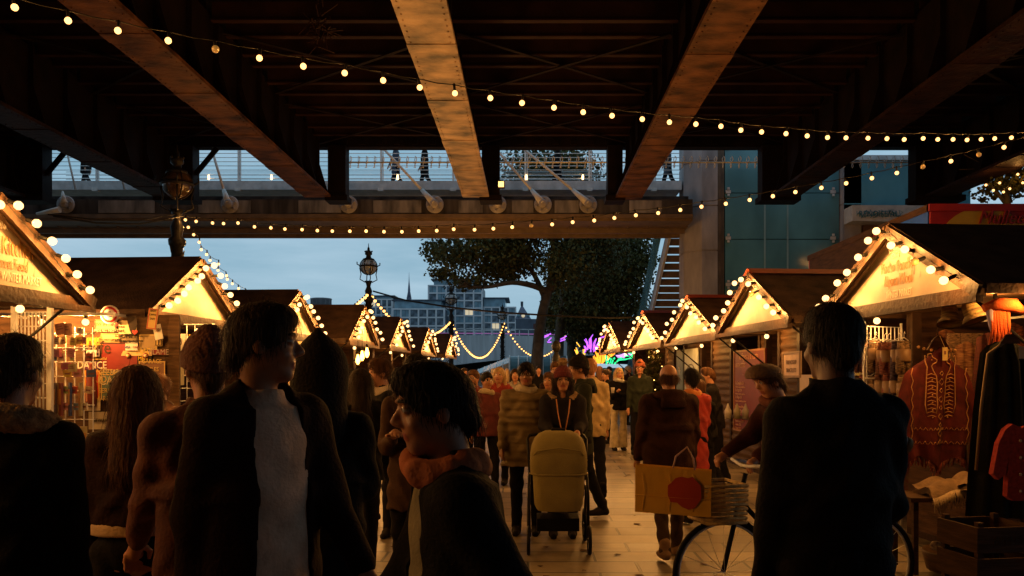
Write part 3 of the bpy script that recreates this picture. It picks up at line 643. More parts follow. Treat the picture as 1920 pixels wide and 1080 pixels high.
    if side == 'l' and eave:
        m = MB(); m.box(.1, 2.6, h + .4, h + .44, ev - .09, ev - .06)
        for x in (.15, 1.3, 2.5): m.box(x, x + .03, h - .02, h + .4, ev - .088, ev - .062)
        m.build('eave_rail', M['white'], t)
    return t
WM = 'WINTER MARKET'
hut('L1', 'dark timber market hut with kitchen lettering on its gable, cut off by the frame edge', 'l', -3.98, 6.25, 2.3, 3, bulbs=6, under=3,
    texts=(('Street Kitchen', .2, -.2, 2.63, 0), ('Street Food', .13, -.3, 2.5, 0), (WM, .1, -.42, 2.4, 1), ('SOUTHBANK', .08, -.1, 2.78, 1)), string_label='bulb string edging the gable with the kitchen lettering', open_=(-.2, .7))
hut('L2', 'dark timber market hut whose side wall is covered in vintage metal signs', 'l', -3.86, 9.85, 2.1, 4, bulbs=7, under=3, string_label='bulb string edging the gable beside the metal sign wall', eave=(.4, .85, 1.35, 1.9), open_=(-.6, .45), off=())
hut('L3', 'market hut behind the tall blurred man with gold leaf stencils by its counter', 'l', -3.74, 13.6, 2.2, 4, bulbs=6, under=3, string_label='bulb string edging the gable next to the rooftop water tank', depth=2.9)
hut('L4', 'market hut below the tall globe lamp with three pear bulbs under its eave', 'l', -3.25, 16.5, 2.0, 4, bulbs=6, under=2, string_label='bulb string edging the gable under the tall globe lamp', depth=2.6)
hut('L5', 'small brown roofed market hut just past the tall globe lamp', 'l', -3.07, 19.9, 2.0, 4, bulbs=6, under=2, string_label='bulb string edging the gable just past the tall globe lamp', depth=2.6)
hut('L6', 'second last market hut of the riverside row', 'l', -2.93, 24.3, 2.1, 4, bulbs=7, under=2, string_label='bulb string edging the second last riverside gable', depth=2.2)
hut('L7', 'last market hut of the riverside row, in front of the road bridge', 'l', -2.62, 27.9, 2.1, 4, bulbs=7, under=2, string_label='bulb string edging the last riverside gable by the road bridge', depth=2.2)
hut('R1', 'market hut selling alpaca wool ponchos under a cream lettered gable', 'r', 3.33, 7.7, 2.5, 5, bulbs=6, under=3, off=(9,), eave=(.3, 1.2), counter=False, open_=(-.92, .9), string_label='bulb string edging the alpaca wool gable',
    texts=(('SOUTHBANK', .06, .02, 2.785, 1), ('CENTRE', .06, .02, 2.735, 1), ('Pincho Poncho', .15, .0, 2.635, 0), ('Alpaca Wool', .15, -.02, 2.51, 0), (WM, .09, -.04, 2.385, 1)), depth=3.0)
hut('R2', 'red ridged market hut selling friendship bracelets beside the wool hut', 'r', 2.98, 11.15, 2.5, 5, bulbs=6, under=2, off=(8,), ridge=True, string_label='bulb string edging the red ridged gable nearest the wool hut', open_=(-.3, .35))
hut('R3', 'red ridged market hut with the crepe menu board', 'r', 2.86, 14.75, 3.0, 5, bulbs=6, under=2, ridge=True, string_label='bulb string edging the gable above the crepe menu', open_=(-.75, .2))
hut('R4', 'market hut with the pale London poster and log cladding', 'r', 2.57, 18.3, 3.0, 5, bulbs=7, under=2, ridge=True, string_label='bulb string edging the gable above the London poster', open_=(-.1, .5))
hut('R5', 'last market hut of the landward row, next to the neon plants', 'r', 2.17, 21.6, 2.6, 5, bulbs=7, under=2, string_label='bulb string edging the gable next to the neon plants')

hut('L0', 'unseen market hut added on the river side to light the near figures', 'l', -4.15, 2.6, 2.3, 3, bulbs=6, under=4, string_label='added bulb string on the unseen river side hut')  # unseen hut added for the warm light of its bulbs
# ================================================================ signs and goods of the sign hut (wall facing the viewer)
def sign(name, label, cat, X, Z, wd, ht, Y, col, lines=(), tilt=0, border=None, emblem=None, th=.008, group=None, ncol=(.05, .03, .02)):
    """flat metal sign facing the walk entrance; lines = (text,size,dx,dz,color)"""
    base = flat('sign_%d_%d_%d' % tuple(int(c * 99) for c in col), col)
    mats = [base]; m = MB(); m.box(-wd / 2, wd / 2, 0, th, -ht / 2, ht / 2, 0)
    if border:
        mats.append(flat('edge_%d_%d_%d' % tuple(int(c * 99) for c in border), border))
        for (a, b, c, d) in ((-wd / 2, wd / 2, ht / 2 - .012, ht / 2 - .004), (-wd / 2, wd / 2, -ht / 2 + .004, -ht / 2 + .012), (-wd / 2 + .004, -wd / 2 + .012, -ht / 2 + .013, ht / 2 - .013), (wd / 2 - .012, wd / 2 - .004, -ht / 2 + .013, ht / 2 - .013)):
            m.box(a, b, -.003, -.001, c, d, 1)
    for s, size, dx, dz, c in lines:
        mm = flat('ink_%d_%d_%d' % tuple(int(q * 99) for q in c), c)
        if mm not in mats: mats.append(mm)
        put_text(m, s, size, (dx, -.004, dz), (1, 0, 0), (0, 0, 1), m=mats.index(mm), sx=.85)
    if emblem: emblem(m, mats)
    o = m.build(name, mats, None, (X, Y, Z)); o.rotation_euler = (0, R(tilt), 0)
    return tag(o, label, cat, group)
def px_sign(name, label, cat, box, Y, col, **k):
    x0, y0, x1, y1 = box; c = at((x0 + x1) / 2, (y0 + y1) / 2, Y); s = Y / FPX
    return sign(name, label, cat, c.x, c.z, (x1 - x0) * s, (y1 - y0) * s, Y, col, **k)
BLK, WHT, CRM, MAR, YEL, GLD = (.03, .02, .015), (.7, .66, .58), (.6, .5, .32), (.2, .015, .012), (.75, .5, .03), (.6, .4, .12)
YS = 8.68
def q(px, py): return (px / 6 + 80, py / 6 + 560)   # crop to photo pixels
def qb(a, b, c, d): return (*q(a, b), *q(c, d))
b = MB(); b.box(-.72, .6, 0, .03, -1.05, .72); 
tag(b.build('display_board', M['woodl'], None, (at(228, 700, 8.74).x, 8.72, 1.55)), 'plain timber display board behind the vintage metal signs', 'display board')
def heart(m, mats):
    mats.append(flat('heart_red', (.5, .02, .02))); i = len(mats) - 1
    m.prism([(.075 + .0018 * 16 * math.sin(a) ** 3 * 1.0, -.05 + .0018 * (13 * math.cos(a) - 5 * math.cos(2 * a) - 2 * math.cos(3 * a))) for a in [k * math.pi / 8 for k in range(16)]], -.006, -.002, m=i)
    mats.append(flat('ink_bird', (.03, .02, .015))); m.prism([(-.01, .1), (.09, .12), (.1, .03), (.05, -.1), (.02, -.02)], -.005, -.002, m=len(mats) - 1)
def rings(m, mats):
    mats += [flat('ring_white', (.7, .65, .6)), flat('ring_blue', (.05, .08, .25))]
    m.lathe([(.095, 0), (.095, .01)], (0, -.003, 0), 24, len(mats) - 2, axis=(0, -1, 0)); m.lathe([(.08, 0), (.08, .01)], (0, -.006, 0), 24, 0, axis=(0, -1, 0)); m.lathe([(.058, 0), (.058, .01)], (0, -.009, 0), 24, len(mats) - 2, axis=(0, -1, 0)); m.lathe([(.032, 0), (.032, .01)], (0, -.012, 0), 24, len(mats) - 1, axis=(0, -1, 0))
def bottle(m, mats):
    mats += [flat('bottle_brown', (.14, .02, .01)), flat('bottle_shine', (.6, .3, .15))]
    m.lathe([(.045, -.22), (.055, -.18), (.055, -.02), (.04, .03), (.05, .07), (.028, .13), (.02, .2), (.024, .22)], (.0, -.02, 0), 14, len(mats) - 2); m.box(-.02, -.012, -.076, -.074, -.17, -.04, len(mats) - 1)
def car_e(m, mats):
    mats.append(flat('car_cream', (.65, .45, .2))); i = len(mats) - 1
    m.prism([(.02, .02), (.04, .06), (.1, .065), (.13, .1), (.22, .1), (.25, .06), (.33, .05), (.33, .01), (.02, .01)], -.004, -.001, m=i)
    for x in (.09, .27): m.lathe([(.028, 0), (.028, .004)], (x, -.004, .01), 12, 0, axis=(0, -1, 0)); m.lathe([(.018, 0), (.018, .006)], (x, -.004, .01), 12, i, axis=(0, -1, 0))
px_sign('metal_sign', 'large maroon life needs red lips metal sign with a cream car', 'sign', qb(650, 495, 1078, 812), YS, MAR, lines=(('Life', .19, -.2, .09, (.05, .03, .02)), ('NEEDS', .09, -.12, -.16, GLD), ('RED LIPS', .09, -.12, -.235, GLD), ('is beautiful', .04, -.2, -.02, GLD)), emblem=car_e, border=BLK)
px_sign('metal_sign', 'small white we accept cards notice pinned over the maroon sign', 'sign', qb(930, 488, 1068, 582), YS - .02, WHT, lines=(('WE ACCEPT', .035, 0, .04, BLK), ('VISA', .035, -.04, -.01, (.05, .08, .3)), ('CARD', .03, .05, -.01, MAR)))
px_sign('metal_sign', 'yellow metal sign reading DINE', 'sign', qb(468, 440, 632, 522), YS, YEL, lines=(('DINE', .12, 0, -.0, (.45, .2, .02)),), border=(.5, .3, .05))
px_sign('metal_sign', 'white metal sign reading land in thin grey letters', 'sign', qb(490, 576, 606, 652), YS - .02, WHT, lines=(('Land', .11, 0, 0, (.2, .15, .18)),))
px_sign('metal_sign', 'dark sign with crossed rods behind the white land sign', 'sign', qb(470, 530, 640, 706), YS + .005, BLK, lines=(('X', .22, 0, 0, (.35, .2, .08)),))
px_sign('metal_sign', 'purple metal sign reading DANCE', 'sign', qb(470, 708, 644, 794), YS, (.12, .03, .09), lines=(('DANCE', .105, 0, 0, WHT),))
px_sign('metal_sign', 'red metal sign picturing a brown soda bottle', 'sign', qb(470, 806, 644, 1130), YS, (.45, .03, .01), emblem=bottle, border=YEL)
px_sign('metal_sign', 'teal garage car service and repair metal sign', 'sign', qb(652, 822, 850, 1140), YS, (.10, .16, .13), lines=(('Garage', .075, -.0, .155, CRM), ('CAR', .13, 0, .05, CRM), ('SERVICE', .07, 0, -.05, GLD), ('& REPAIR', .07, 0, -.13, GLD)), border=GLD)
px_sign('metal_sign', 'yellow pet memorial sign with a red heart and dark bird shape', 'sign', qb(855, 245, 1055, 396), YS - .05, (.66, .55, .3), lines=(('KEEP', .035, -.08, .075, BLK), ('ME', .04, -.08, .035, BLK), ('IN YOUR', .03, -.08, -.0, BLK), ('HEART,', .04, -.08, -.04, BLK), ('FOREVER.', .035, -.06, -.085, BLK)), emblem=heart)
px_sign('metal_sign', 'round red sign with white target rings under the eave', 'sign', qb(700, 110, 820, 250), YS - .12, (.45, .02, .02), emblem=rings)
px_sign('metal_sign', 'cream and red striped sign below the round target sign', 'sign', qb(585, 235, 828, 352), YS, (.5, .33, .12), lines=(('DRIVE IN DINER', .05, 0, .0, (.3, .03, .02)), ('OPEN ALL NIGHT', .04, 0, -.06, CRM)), border=(.35, .02, .02))
px_sign('metal_sign', 'brown metal sign reading ONLY', 'sign', qb(872, 400, 1072, 486), YS, (.3, .22, .12), lines=(('—ONLY—', .07, 0, .02, BLK), ('ALL OTHERS WILL BE TOWED', .025, 0, -.03, BLK)), border=BLK)
px_sign('metal_sign', 'pale brass coloured sign with a lit corner above the maroon sign', 'sign', qb(652, 392, 866, 494), YS, (.6, .42, .16), lines=(('DO NOT DISTURB', .03, 0, -.02, BLK),), border=(.25, .15, .05))
px_sign('metal_sign', 'dull gold sign picturing an old camera', 'sign', qb(1085, 400, 1288, 578), YS, (.3, .2, .08), lines=(('TRAVELLING', .03, 0, -.07, CRM), ('MEMORIES', .03, 0, -.1, CRM)), border=GLD)
px_sign('metal_sign', 'small gold sign with the figure one', 'sign', qb(1264, 452, 1346, 532), YS - .02, (.5, .33, .1), lines=(('1', .09, 0, 0, BLK),), border=BLK)
px_sign('metal_sign', 'black sign with yellow MAD lettering', 'sign', qb(1080, 584, 1226, 700), YS, BLK, lines=(('MAD', .085, -.01, .045, YEL), ('MEN', .06, -.02, -.03, YEL)))
px_sign('metal_sign', 'maroon sign reading BLAME under the small gold sign', 'sign', qb(1228, 574, 1386, 632), YS - .02, MAR, lines=(('BLAME', .08, 0, 0, (.35, .25, .2)),))
px_sign('metal_sign', 'oval yellow car sign with a red serrated rim by the hut corner', 'sign', qb(1180, 110, 1290, 345), YS - .2, (.55, .36, .1), lines=(('BABY', .03, 0, .08, BLK), ('DRIVE', .03, 0, .04, BLK), ('SAFE', .03, 0, 0, BLK)), border=(.45, .02, .02), tilt=8)
px_sign('metal_sign', 'tilted white card with small red figure hanging by the hut corner', 'sign', qb(1250, 290, 1340, 460), YS - .1, WHT, lines=(('*', .1, 0, .0, MAR),), tilt=-12)
px_sign('metal_sign', 'brown figure sign lower down beside the maroon sign', 'sign', qb(1080, 702, 1380, 1000), YS, (.16, .07, .03), lines=(('GARAGE', .06, 0, .13, GLD), ('RULES', .06, 0, .05, GLD)), border=GLD)
px_sign('metal_sign', 'white rifle notice under the soda bottle sign', 'sign', (158, 748, 188, 770), YS, CRM, lines=(('RIFLE', .05, -.01, .02, BLK),))
px_sign('metal_sign', 'cream sign low on the wall beside the long haired woman', 'sign', (166, 772, 215, 805), YS, (.5, .42, .28), lines=(('BEWARE', .05, 0, 0, BLK),))
# spinner racks of magnets and cards in front of the sign wall
def rack():
    Y = 8.35; t = thing('card_rack', 'white wire rack crowded with small cards and magnets at the corner of the sign hut', 'display rack', (at(140, 700, Y).x, Y, 0))
    f = MB(); 
    for x in (-.18, -.09, 0, .09, .18): f.tube([(x, 0, .05), (x, 0, 2.12)], .006, 5)
    for z in [.1 + .14 * k for k in range(15)]: f.tube([(-.2, 0, z), (.2, 0, z)], .005, 5)
    f.tube([(-.22, -.02, 0), (-.22, -.02, 2.15)], .016, 6); 
    for z in (2.05, 1.9):
        for x in (-.14, -.05, .04, .13): f.tube([(x, 0, z), (x, -.12, z - .01), (x, -.13, z + .02)], .004, 4)
    f.build('rack_frame', M['galv'], t)
    cards = [((122, 608, 140, 628), (.5, .22, .16), -12), ((141, 608, 153, 630), (.55, .28, .16), 0), ((126, 634, 137, 647), CRM, 0), ((142, 634, 151, 649), (.6, .5, .1), 5), ((121, 655, 139, 670), (.4, .1, .12), 0), ((141, 655, 152, 670), (.5, .2, .22), 6), ((122, 680, 138, 693), (.35, .06, .14), 0), ((149, 683, 165, 697), (.55, .45, .2), 0), ((166, 616, 174, 626), WHT, 10)]
    for i, (bx, c, tl) in enumerate(cards):
        s = Y / FPX; p = at((bx[0] + bx[2]) / 2, (bx[1] + bx[3]) / 2, Y); m = MB(); wd, ht = (bx[2] - bx[0]) * s, (bx[3] - bx[1]) * s
        m.box(-wd / 2, wd / 2, -.16, -.13, -ht / 2, ht / 2); m.box(-wd * .35, wd * .35, -.163, -.1605, -ht * .1, ht * .04, 1); m.box(-wd * .3, wd * .3, -.163, -.1605, ht * .15, ht * .25, 1)
        o = m.build('card', [flat('card%d' % i, c), flat('card_ink', (.25, .1, .08))], t, (p.x - t.location.x, 0, p.z)); o.rotation_euler = (0, R(tl), R(random.uniform(-20, 20)))
    for i in range(22):
        m = MB(); wd = random.uniform(.05, .085); m.box(-wd / 2, wd / 2, -.1, -.085, -.035, .035); m.box(-wd * .35, wd * .35, -.103, -.1005, -.012, .006, 1)
        o = m.build('card', [flat('cc%d' % (i % 7), [(.6, .1, .06), (.65, .5, .3), (.6, .45, .05), (.5, .2, .25), (.1, .15, .3), (.7, .66, .6), (.3, .4, .15)][i % 7]), flat('card_ink', (.25, .1, .08))], t, (-.16 + .11 * (i % 4), 0, 1.95 - .16 * (i // 4) + .04)); o.rotation_euler = (0, R(random.uniform(-8, 8)), R(random.uniform(-30, 30)))
    for i in range(10):
        m = MB(); m.box(-.03, .03, -.14, -.12, -.16, .16); m.box(-.022, .022, -.143, -.1405, -.05, .1, 1); o = m.build('bookmark', [flat('bm%d' % (i % 4), [(.45, .38, .2), (.12, .08, .06), (.2, .05, .04), (.05, .07, .2)][i % 4]), flat('bm_ink', (.5, .25, .08))], t, (-.19 + .1 * (i % 5), -.02, 1.42 - .42 * (i // 5)))
        o.rotation_euler = (0, 0, R(random.uniform(-50, 50)))
rack()
def low_box(px, py, Y, wpx, hpx, c, lab, nm='book_box'):
    s = Y / FPX; p = at(px, py, Y); m = MB(); m.box(-wpx * s / 2, wpx * s / 2, 0, .05, -hpx * s / 2, hpx * s / 2); m.box(-wpx * s * .3, wpx * s * .3, -.003, -.001, -hpx * s * .1, hpx * s * .25, 1)
    o = m.build(nm, [flat(nm + str(px), c), flat('card_ink', (.25, .1, .08))], None, p); o.rotation_euler = (R(-6), 0, R(20)); tag(o, lab, 'sign')
low_box(117, 1020, 8.0, 14, 50, CRM, 'narrow cream sign leaning low beside the dark doorway', 'leaning_sign'); low_box(141, 1010, 8.1, 22, 66, (.25, .03, .03), 'maroon sign leaning at the foot of the card rack', 'leaning_sign'); low_box(142, 940, 8.3, 12, 48, WHT, 'white sign leaning above the maroon one by the rack', 'leaning_sign'); low_box(127, 950, 8.3, 14, 30, CRM, 'small cream sign standing behind the woman in the black jacket', 'leaning_sign')
# front panel of the sign hut with hanging prints
def print_panel():
    Y = 9.35; c = at(358, 690, Y); t = thing('print_rack', 'white wire panel of hanging tea towels and prints on the front of the sign hut', 'display rack', (c.x, Y, 0))
    f = MB()
    for k in range(6): x = -.22 + .088 * k; f.tube([(x, 0, .9), (x, 0, 2.2)], .005, 5)
    for k in range(10): z = .95 + .14 * k; f.tube([(-.24, 0, z), (.24, 0, z)], .005, 5)
    f.tube([(-.25, 0, .1), (-.25, 0, 2.22)], .014, 6); f.tube([(.25, 0, .1), (.25, 0, 2.22)], .014, 6)
    for x in (-.15, 0, .12): f.tube([(x, 0, 2.03), (x, -.15, 2.03), (x, -.16, 2.05)], .005, 4)
    f.build('rack_frame', M['galv'], t)
    def pr(nm, bx, col, ink, dy):
        s = Y / FPX; p = at((bx[0] + bx[2]) / 2, (bx[1] + bx[3]) / 2, Y); wd, ht = (bx[2] - bx[0]) * s, (bx[3] - bx[1]) * s; m = MB(); nx, nz = 4, 6; vs = []; fs = []
        for i in range(nx + 1):
            for j in range(nz + 1): vs.append((-wd / 2 + wd * i / nx, -.13 - dy + .012 * math.sin(i * 1.7 + j * .5), -ht / 2 + ht * j / nz))
        for i in range(nx):
            for j in range(nz): a = i * (nz + 1) + j; fs.append((a, a + nz + 1, a + nz + 2, a + 1))
        m.add(vs, fs, 0, True); m.add([(v[0], v[1] + .01, v[2]) for v in vs], [f[::-1] for f in fs], 0, True); ink(m, wd, ht, -.16 - dy)
        m.build('tea_towel', [flat(nm, col), flat('print_ink', (.12, .07, .05)), flat('print_red', (.5, .1, .03))], t, (p.x - t.location.x, 0, p.z))
    def cat_(m, w_, h_, y):
        m.tube([(w_ * .25 * math.cos(a), y, h_ * .02 + h_ * .17 * math.sin(a)) for a in [k * math.pi / 8 for k in range(17)]], .0035, 4, 1)
        for s in (-1, 1): m.tube([(s * w_ * .24, y, h_ * .08), (s * w_ * .24, y, h_ * .27), (s * w_ * .1, y, h_ * .19)], .0035, 4, 1); m.ball((s * w_ * .1, y, h_ * .05), .006, 6, 1)
    def lin(m, w_, h_, y):
        for k in range(5): m.tube([(-w_ * .3, y, h_ * (.3 - .13 * k)), (w_ * .3 - .02 * (k % 2), y, h_ * (.3 - .13 * k))], .004, 4, 1)
        m.ball((w_ * .1, y, h_ * .1), .014, 6, 1)
    def none(m, w_, h_, y): m.ball((0, y + .01, 0), .03, 8, 0)
    pr('towel_white', (334, 627, 357, 662), WHT, cat_, 0); pr('towel_yellow', (364, 628, 386, 663), (.85, .68, .02), none, .02); pr('towel_cream', (335, 680, 353, 722), (.62, .58, .4), lin, 0); pr('towel_grey', (361, 679, 380, 716), (.5, .46, .44), cat_, .01); pr('towel_back', (338, 640, 360, 668), (.45, .4, .35), none, -.06)
    pr('towel_strip', (388, 632, 400, 672), (.35, .3, .26), lin, 0); pr('towel_strip2', (388, 676, 400, 700), (.4, .3, .2), lin, 0)
print_panel()
# corner-edge steel grille on the near kitchen hut
def grille(name, label, px0, px1, y0, y1, Y, rz, nv, nh, X=None):
    a, b = at(px0, y0, Y), at(px1, y1, Y); wd = b.x - a.x; m = MB()
    for k in range(nv): m.tube([(-wd / 2 + wd * k / (nv - 1), 0, b.z), (-wd / 2 + wd * k / (nv - 1), 0, a.z)], .008, 5)
    for k in range(nh): z = b.z + (a.z - b.z) * k / (nh - 1); m.tube([(-wd / 2, .01, z), (wd / 2, .01, z)], .006, 5)
    for x in (-wd / 2 - .03, wd / 2 + .03): m.box(x - .02, x + .02, -.02, .02, max(b.z - .7, .02), a.z + .05)
    tag(m.build(name, M['galv'], None, ((a.x + b.x) / 2, Y, 0)), label, 'grille')
grille('wire_grille', 'tall steel bar grille on the corner of the kitchen hut', 33, 88, 585, 800, 7.55, 0, 9, 9)
def gold_leaves():
    t = thing('wall_stencil', 'two gold leaf shaped stencils on the dark front of the hut behind the tall man', 'decoration', at(460, 665, 12.3))
    for z in (.0, -.28):
        m = MB()
        for k, a in enumerate((70, 110, 150, 200, 250, 300, 20)):
            a = R(a); l = .16 if k < 2 else .1; c, s_ = math.cos(a), math.sin(a); m.prism([(0, 0), (l * .5 * c - .025 * s_, l * .5 * s_ + .025 * c), (l * c, l * s_), (l * .5 * c + .025 * s_, l * .5 * s_ - .025 * c)], 0, .006)
        m.build('gold_leaf', flat('stencil_gold', (.6, .42, .08)), t, (0 + z * -.1, 0, z))
gold_leaves()
def poster_stand():
    Y = 11.6
    px_sign('price_poster', 'lit cream price poster with autumn leaves above the white counter display', 'poster', (558, 640, 610, 671), Y, (.8, .7, .42), lines=(('ONION RINGS', .06, -.05, .02, (.4, .2, .05)), ('FROM', .05, -.08, -.06, (.4, .2, .05))))
    t = thing('counter_display', 'white boxed counter display of small pictures beside the black hood', 'display', at(587, 700, Y - .3)); s = (Y - .3) / FPX
    m = MB(); m.box(-.33, .33, 0, .25, .02, .19); m.box(-.335, .335, -.01, .26, -.02, .015); m.build('display_box', flat('box_white', (.6, .56, .5)), t)
    m = MB(); m.box(-.33, .33, 0, .25, -.5, -.03); m.build('display_shelf', flat('shelf_cream', (.5, .42, .3)), t)
    for x, c in ((-.27, (.35, .12, .06)), (-.19, (.5, .35, .08)), (-.08, (.08, .15, .28)), (.2, (.35, .03, .04))):
        m = MB(); m.box(x - .03, x + (.04 if x < .1 else .1), -.006, -.001, .06, .15); m.build('picture_card', flat('pc%d' % int(x * 99), c), t)
    for k in range(14):
        m = MB(); x = -.3 + .045 * k; m.box(x, x + .035, -.015, -.002, -.14 - .1 * (k % 3), -.06 - .1 * (k % 3)); m.build('postcard', flat('pcard%d' % (k % 5), [(.5, .2, .05), (.6, .4, .1), (.3, .1, .1), (.55, .5, .4), (.1, .1, .15)][k % 5]), t)
poster_stand()
for i, (px, py) in enumerate(((671, 673), (679, 666), (688, 660))):
    p = at(px, py, 15.2); t = thing('pendant_bulb', ('lowest', 'middle', 'highest')[i] + ' of three pear shaped pendant bulbs beside the red haired passer-by', 'pendant light', p, group='pear pendant bulbs')
    m = MB(); m.lathe([(.012, -.1), (.035, -.06), (.042, -.02), (.02, .05), (.016, .08)], (0, 0, 0), 10); m.build('bulb', mat('pear_bulb', (1, .8, .5), emit=(1, .4, .06), es=14, var=0), t)
    m = MB(); m.lathe([(.02, .08), (.022, .13), (.004, .15)], (0, 0, 0), 8); m.tube([(0, 0, .14), (0, 0, .45)], .004, 4); m.build('cord', M['cable'], t)

# ================================================================ goods of the wool hut
def lap_poster(): pass
FRONTX = lambda Y: 4.16 - .09 * (Y - 7.8)
def glove(x, y, z, i):
    nth = ('first', 'second', 'third', 'fourth', 'fifth', 'sixth', 'seventh', 'eighth')[i % 8]
    c = [(.12, .05, .03), (.2, .06, .04), (.07, .05, .06), (.16, .1, .05)][i % 4]
    t = thing('hanging_gloves', '%s patterned woollen gloves from the bracelet hut end, %s row of the glove rack' % (nth, 'upper' if z > 1.8 else 'lower'), 'gloves', (x, y, z), R(random.uniform(-25, 15)), 'woollen gloves hung on the rack')
    m = MB()
    for s in (-.035, .02): m.tube([(s, 0, .0), (s, 0, -.08), (s * 1.1, 0, -.2), (s * 1.1, 0, -.3), (s * 1.1, 0, -.33)], [.03, .036, .044, .045, .02], 8); m.tube([(s, -.03, -.2), (s - .02, -.05, -.27)], [.016, .012], 6)
    m.build('knitted_glove', mat('knit%d' % (i % 4), c, .95, .8, 60, .4, second=tuple(min(.4, q_ * 2.2) for q_ in c), stretch=(.4, .4, 2)), t)
    m = MB(); m.lathe([(.066, -.2), (.07, -.19), (.07, -.085), (.06, -.08)], (-.007, 0, 0), 10); m.build('paper_band', flat('kraft', (.27, .16, .07)), t)
    m = MB(); m.tube([(-.05, 0, 0), (0, 0, .035), (.05, 0, 0)], .006, 4); m.tube([(0, 0, .035), (0, 0, .07), (.015, .01, .09), (.03, .02, .07)], .004, 4); m.build('hanger_hook', M['white'], t)
k = 0
for row, (py, n) in enumerate(((650, 8), (712, 8))):
    for i in range(n):
        px = 1612 + i * 11.5; Y = 9.05 - i * .12; p = at(px, py - 2 - i * .6, Y); glove(p.x + random.uniform(-.012, .012), p.y + random.uniform(-.06, .06), p.z + .03 + random.uniform(-.02, .02), k); k += 1
def glove_rack():
    p = at(1650, 640, 8.75); t = thing('glove_rack', 'white wire grid rack carrying rows of gloves by the wool hut doorway', 'display rack', (p.x, p.y, 0), R(28))
    m = MB()
    for i in range(9): m.tube([(-.1 + .06 * i, .08, .5), (-.1 + .06 * i, .08, 2.16)], .006, 5)
    for i in range(13): m.tube([(-.12, .08, .5 + .138 * i), (.4, .08, .5 + .138 * i)], .006, 5)
    for z in (1.98, 1.62, 1.2): m.tube([(-.3, -.05, z), (.4, -.05, z)], .008, 5)
    m.tube([(.42, .08, 0), (.42, .08, 2.2)], .014, 6); m.tube([(-.14, .08, 0), (-.14, .08, 2.2)], .014, 6); m.build('rack_frame', M['galv'], t)
glove_rack()
def poncho():
    Y = 7.3; c = at(1758, 650, Y); t = thing('hanging_poncho', 'dark red woven poncho with llama figures and fringed hem on a hanger', 'poncho', c)
    s = Y / FPX; nu, nv = 36, 30; vs = []; fs = []; mi = []
    L_ = [(0, 16), (.06, 38), (.14, 58), (.3, 68), (.5, 76), (.75, 80), (1, 62)]
    def hw(v): return np.interp(v, [a for a, _ in L_], [b_ for _, b_ in L_]) * s
    for j in range(nv + 1):
        v = j / nv
        for i in range(nu + 1):
            u = -1 + 2 * i / nu; x = u * hw(v); drop = (1 - .28 * abs(u) ** 1.3 * (1 if v > .2 else 0)); z = -v * 232 * s * (1 - .12 * abs(math.sin(u * 2.6)) * v) + (0 if v else .0) - .1 * abs(u) * (1 - v)
            y = .05 * math.sin(u * 9) * v + .03 * math.sin(u * 4 + 1) * v - .09 * (1 - abs(u)) * (1 - v * .5)
            vs.append((x, y, z))
    for j in range(nv):
        for i in range(nu): a = j * (nu + 1) + i; fs.append((a, a + 1, a + nu + 2, a + nu + 1))
    m = MB(); m.add(vs, fs, 0, True); m.add([(x, y + .05, z) for x, y, z in vs], [f[::-1] for f in fs], 0, True)
    cloth = mat('poncho_red', (.12, .014, .011), .95, .35, 14, .3, bscale=200)
    m.build('woven_cloth', cloth, t)
    P = mat('poncho_gold', (.55, .28, .1), .9, .2, 30, .1)
    def surf(px, py):  # point on the poncho front near this pixel of the design
        x = (px - 1758) * s; v = (py - 650) / 215; u = max(-1, min(1, x / hw(v))); return Vector((x, .05 * math.sin(u * 9) * v + .03 * math.sin(u * 4 + 1) * v - .09 * (1 - abs(u)) * (1 - v * .5) - .012, -(py - 650) * s))
    def f(px, py): return (px / 6 + 1600, py / 6 + 560)
    for fl in (0, 1):
        m = MB()
        def g(px, py):
            a, b_ = f(px, py)
            if fl: a = 2 * 1757.5 - a
            return surf(a, b_)
        m.tube([g(*p) for p in ((1010, 720), (1000, 690), (1040, 660), (1050, 620), (1080, 625), (1085, 660), (1110, 640), (1115, 700), (1095, 770), (1100, 850), (1105, 960), (1110, 1080), (1115, 1190), (1100, 1290))], .0045, 4)
        m.tube([g(*p) for p in ((1010, 720), (1040, 735), (1055, 760), (1040, 810), (1010, 870), (1000, 960), (1005, 1080), (995, 1180), (1010, 1290))], .0045, 4)
        for kk in range(12):
            y = 800 + kk * 42; m.tube([g(1015, y + 60), g(1060, y + 45), g(1095, y + 60)], .0035, 4); 
            if kk % 2: m.ball(g(1050, y + 70), .007, 6)
        m.ball(g(1050, 690), .006, 6); m.build('llama_pattern', P, t)
    m = MB()
    for kk in range(3): m.lathe([(.013, 0), (.013, .004), (.005, .005)], surf(*f(1015 + kk * 60, 580)), 10, axis=(0, -1, 0)); m.lathe([(.013, 0), (.013, .004), (.005, .005)], surf(*f(725 + kk * 62, 545 + kk * 18)), 10, axis=(0, -1, 0))
    for kk in range(9):
        cx, cz = 1757, 700 + kk * 16; d = 6 if kk % 2 else 4
        m.tube([surf(cx - d, cz), surf(cx, cz - d), surf(cx + d, cz), surf(cx, cz + d), surf(cx - d, cz)], .003, 4)
    for kk in range(26):
        a = 1712 + (kk % 13) * 7.4; zz = 806 + (kk // 13) * 26; m.tube([surf(a, zz), surf(a + 3, zz - 5), surf(a + 6, zz)], .003, 4)
    for a in (1706, 1808): m.tube([surf(a, 690 + 12 * q_) + Vector(((-1) ** q_ * .008, 0, 0)) for q_ in range(13)], .0035, 4)
    m.build('diamond_pattern', P, t)
    m = MB(); rr = random.Random(2)
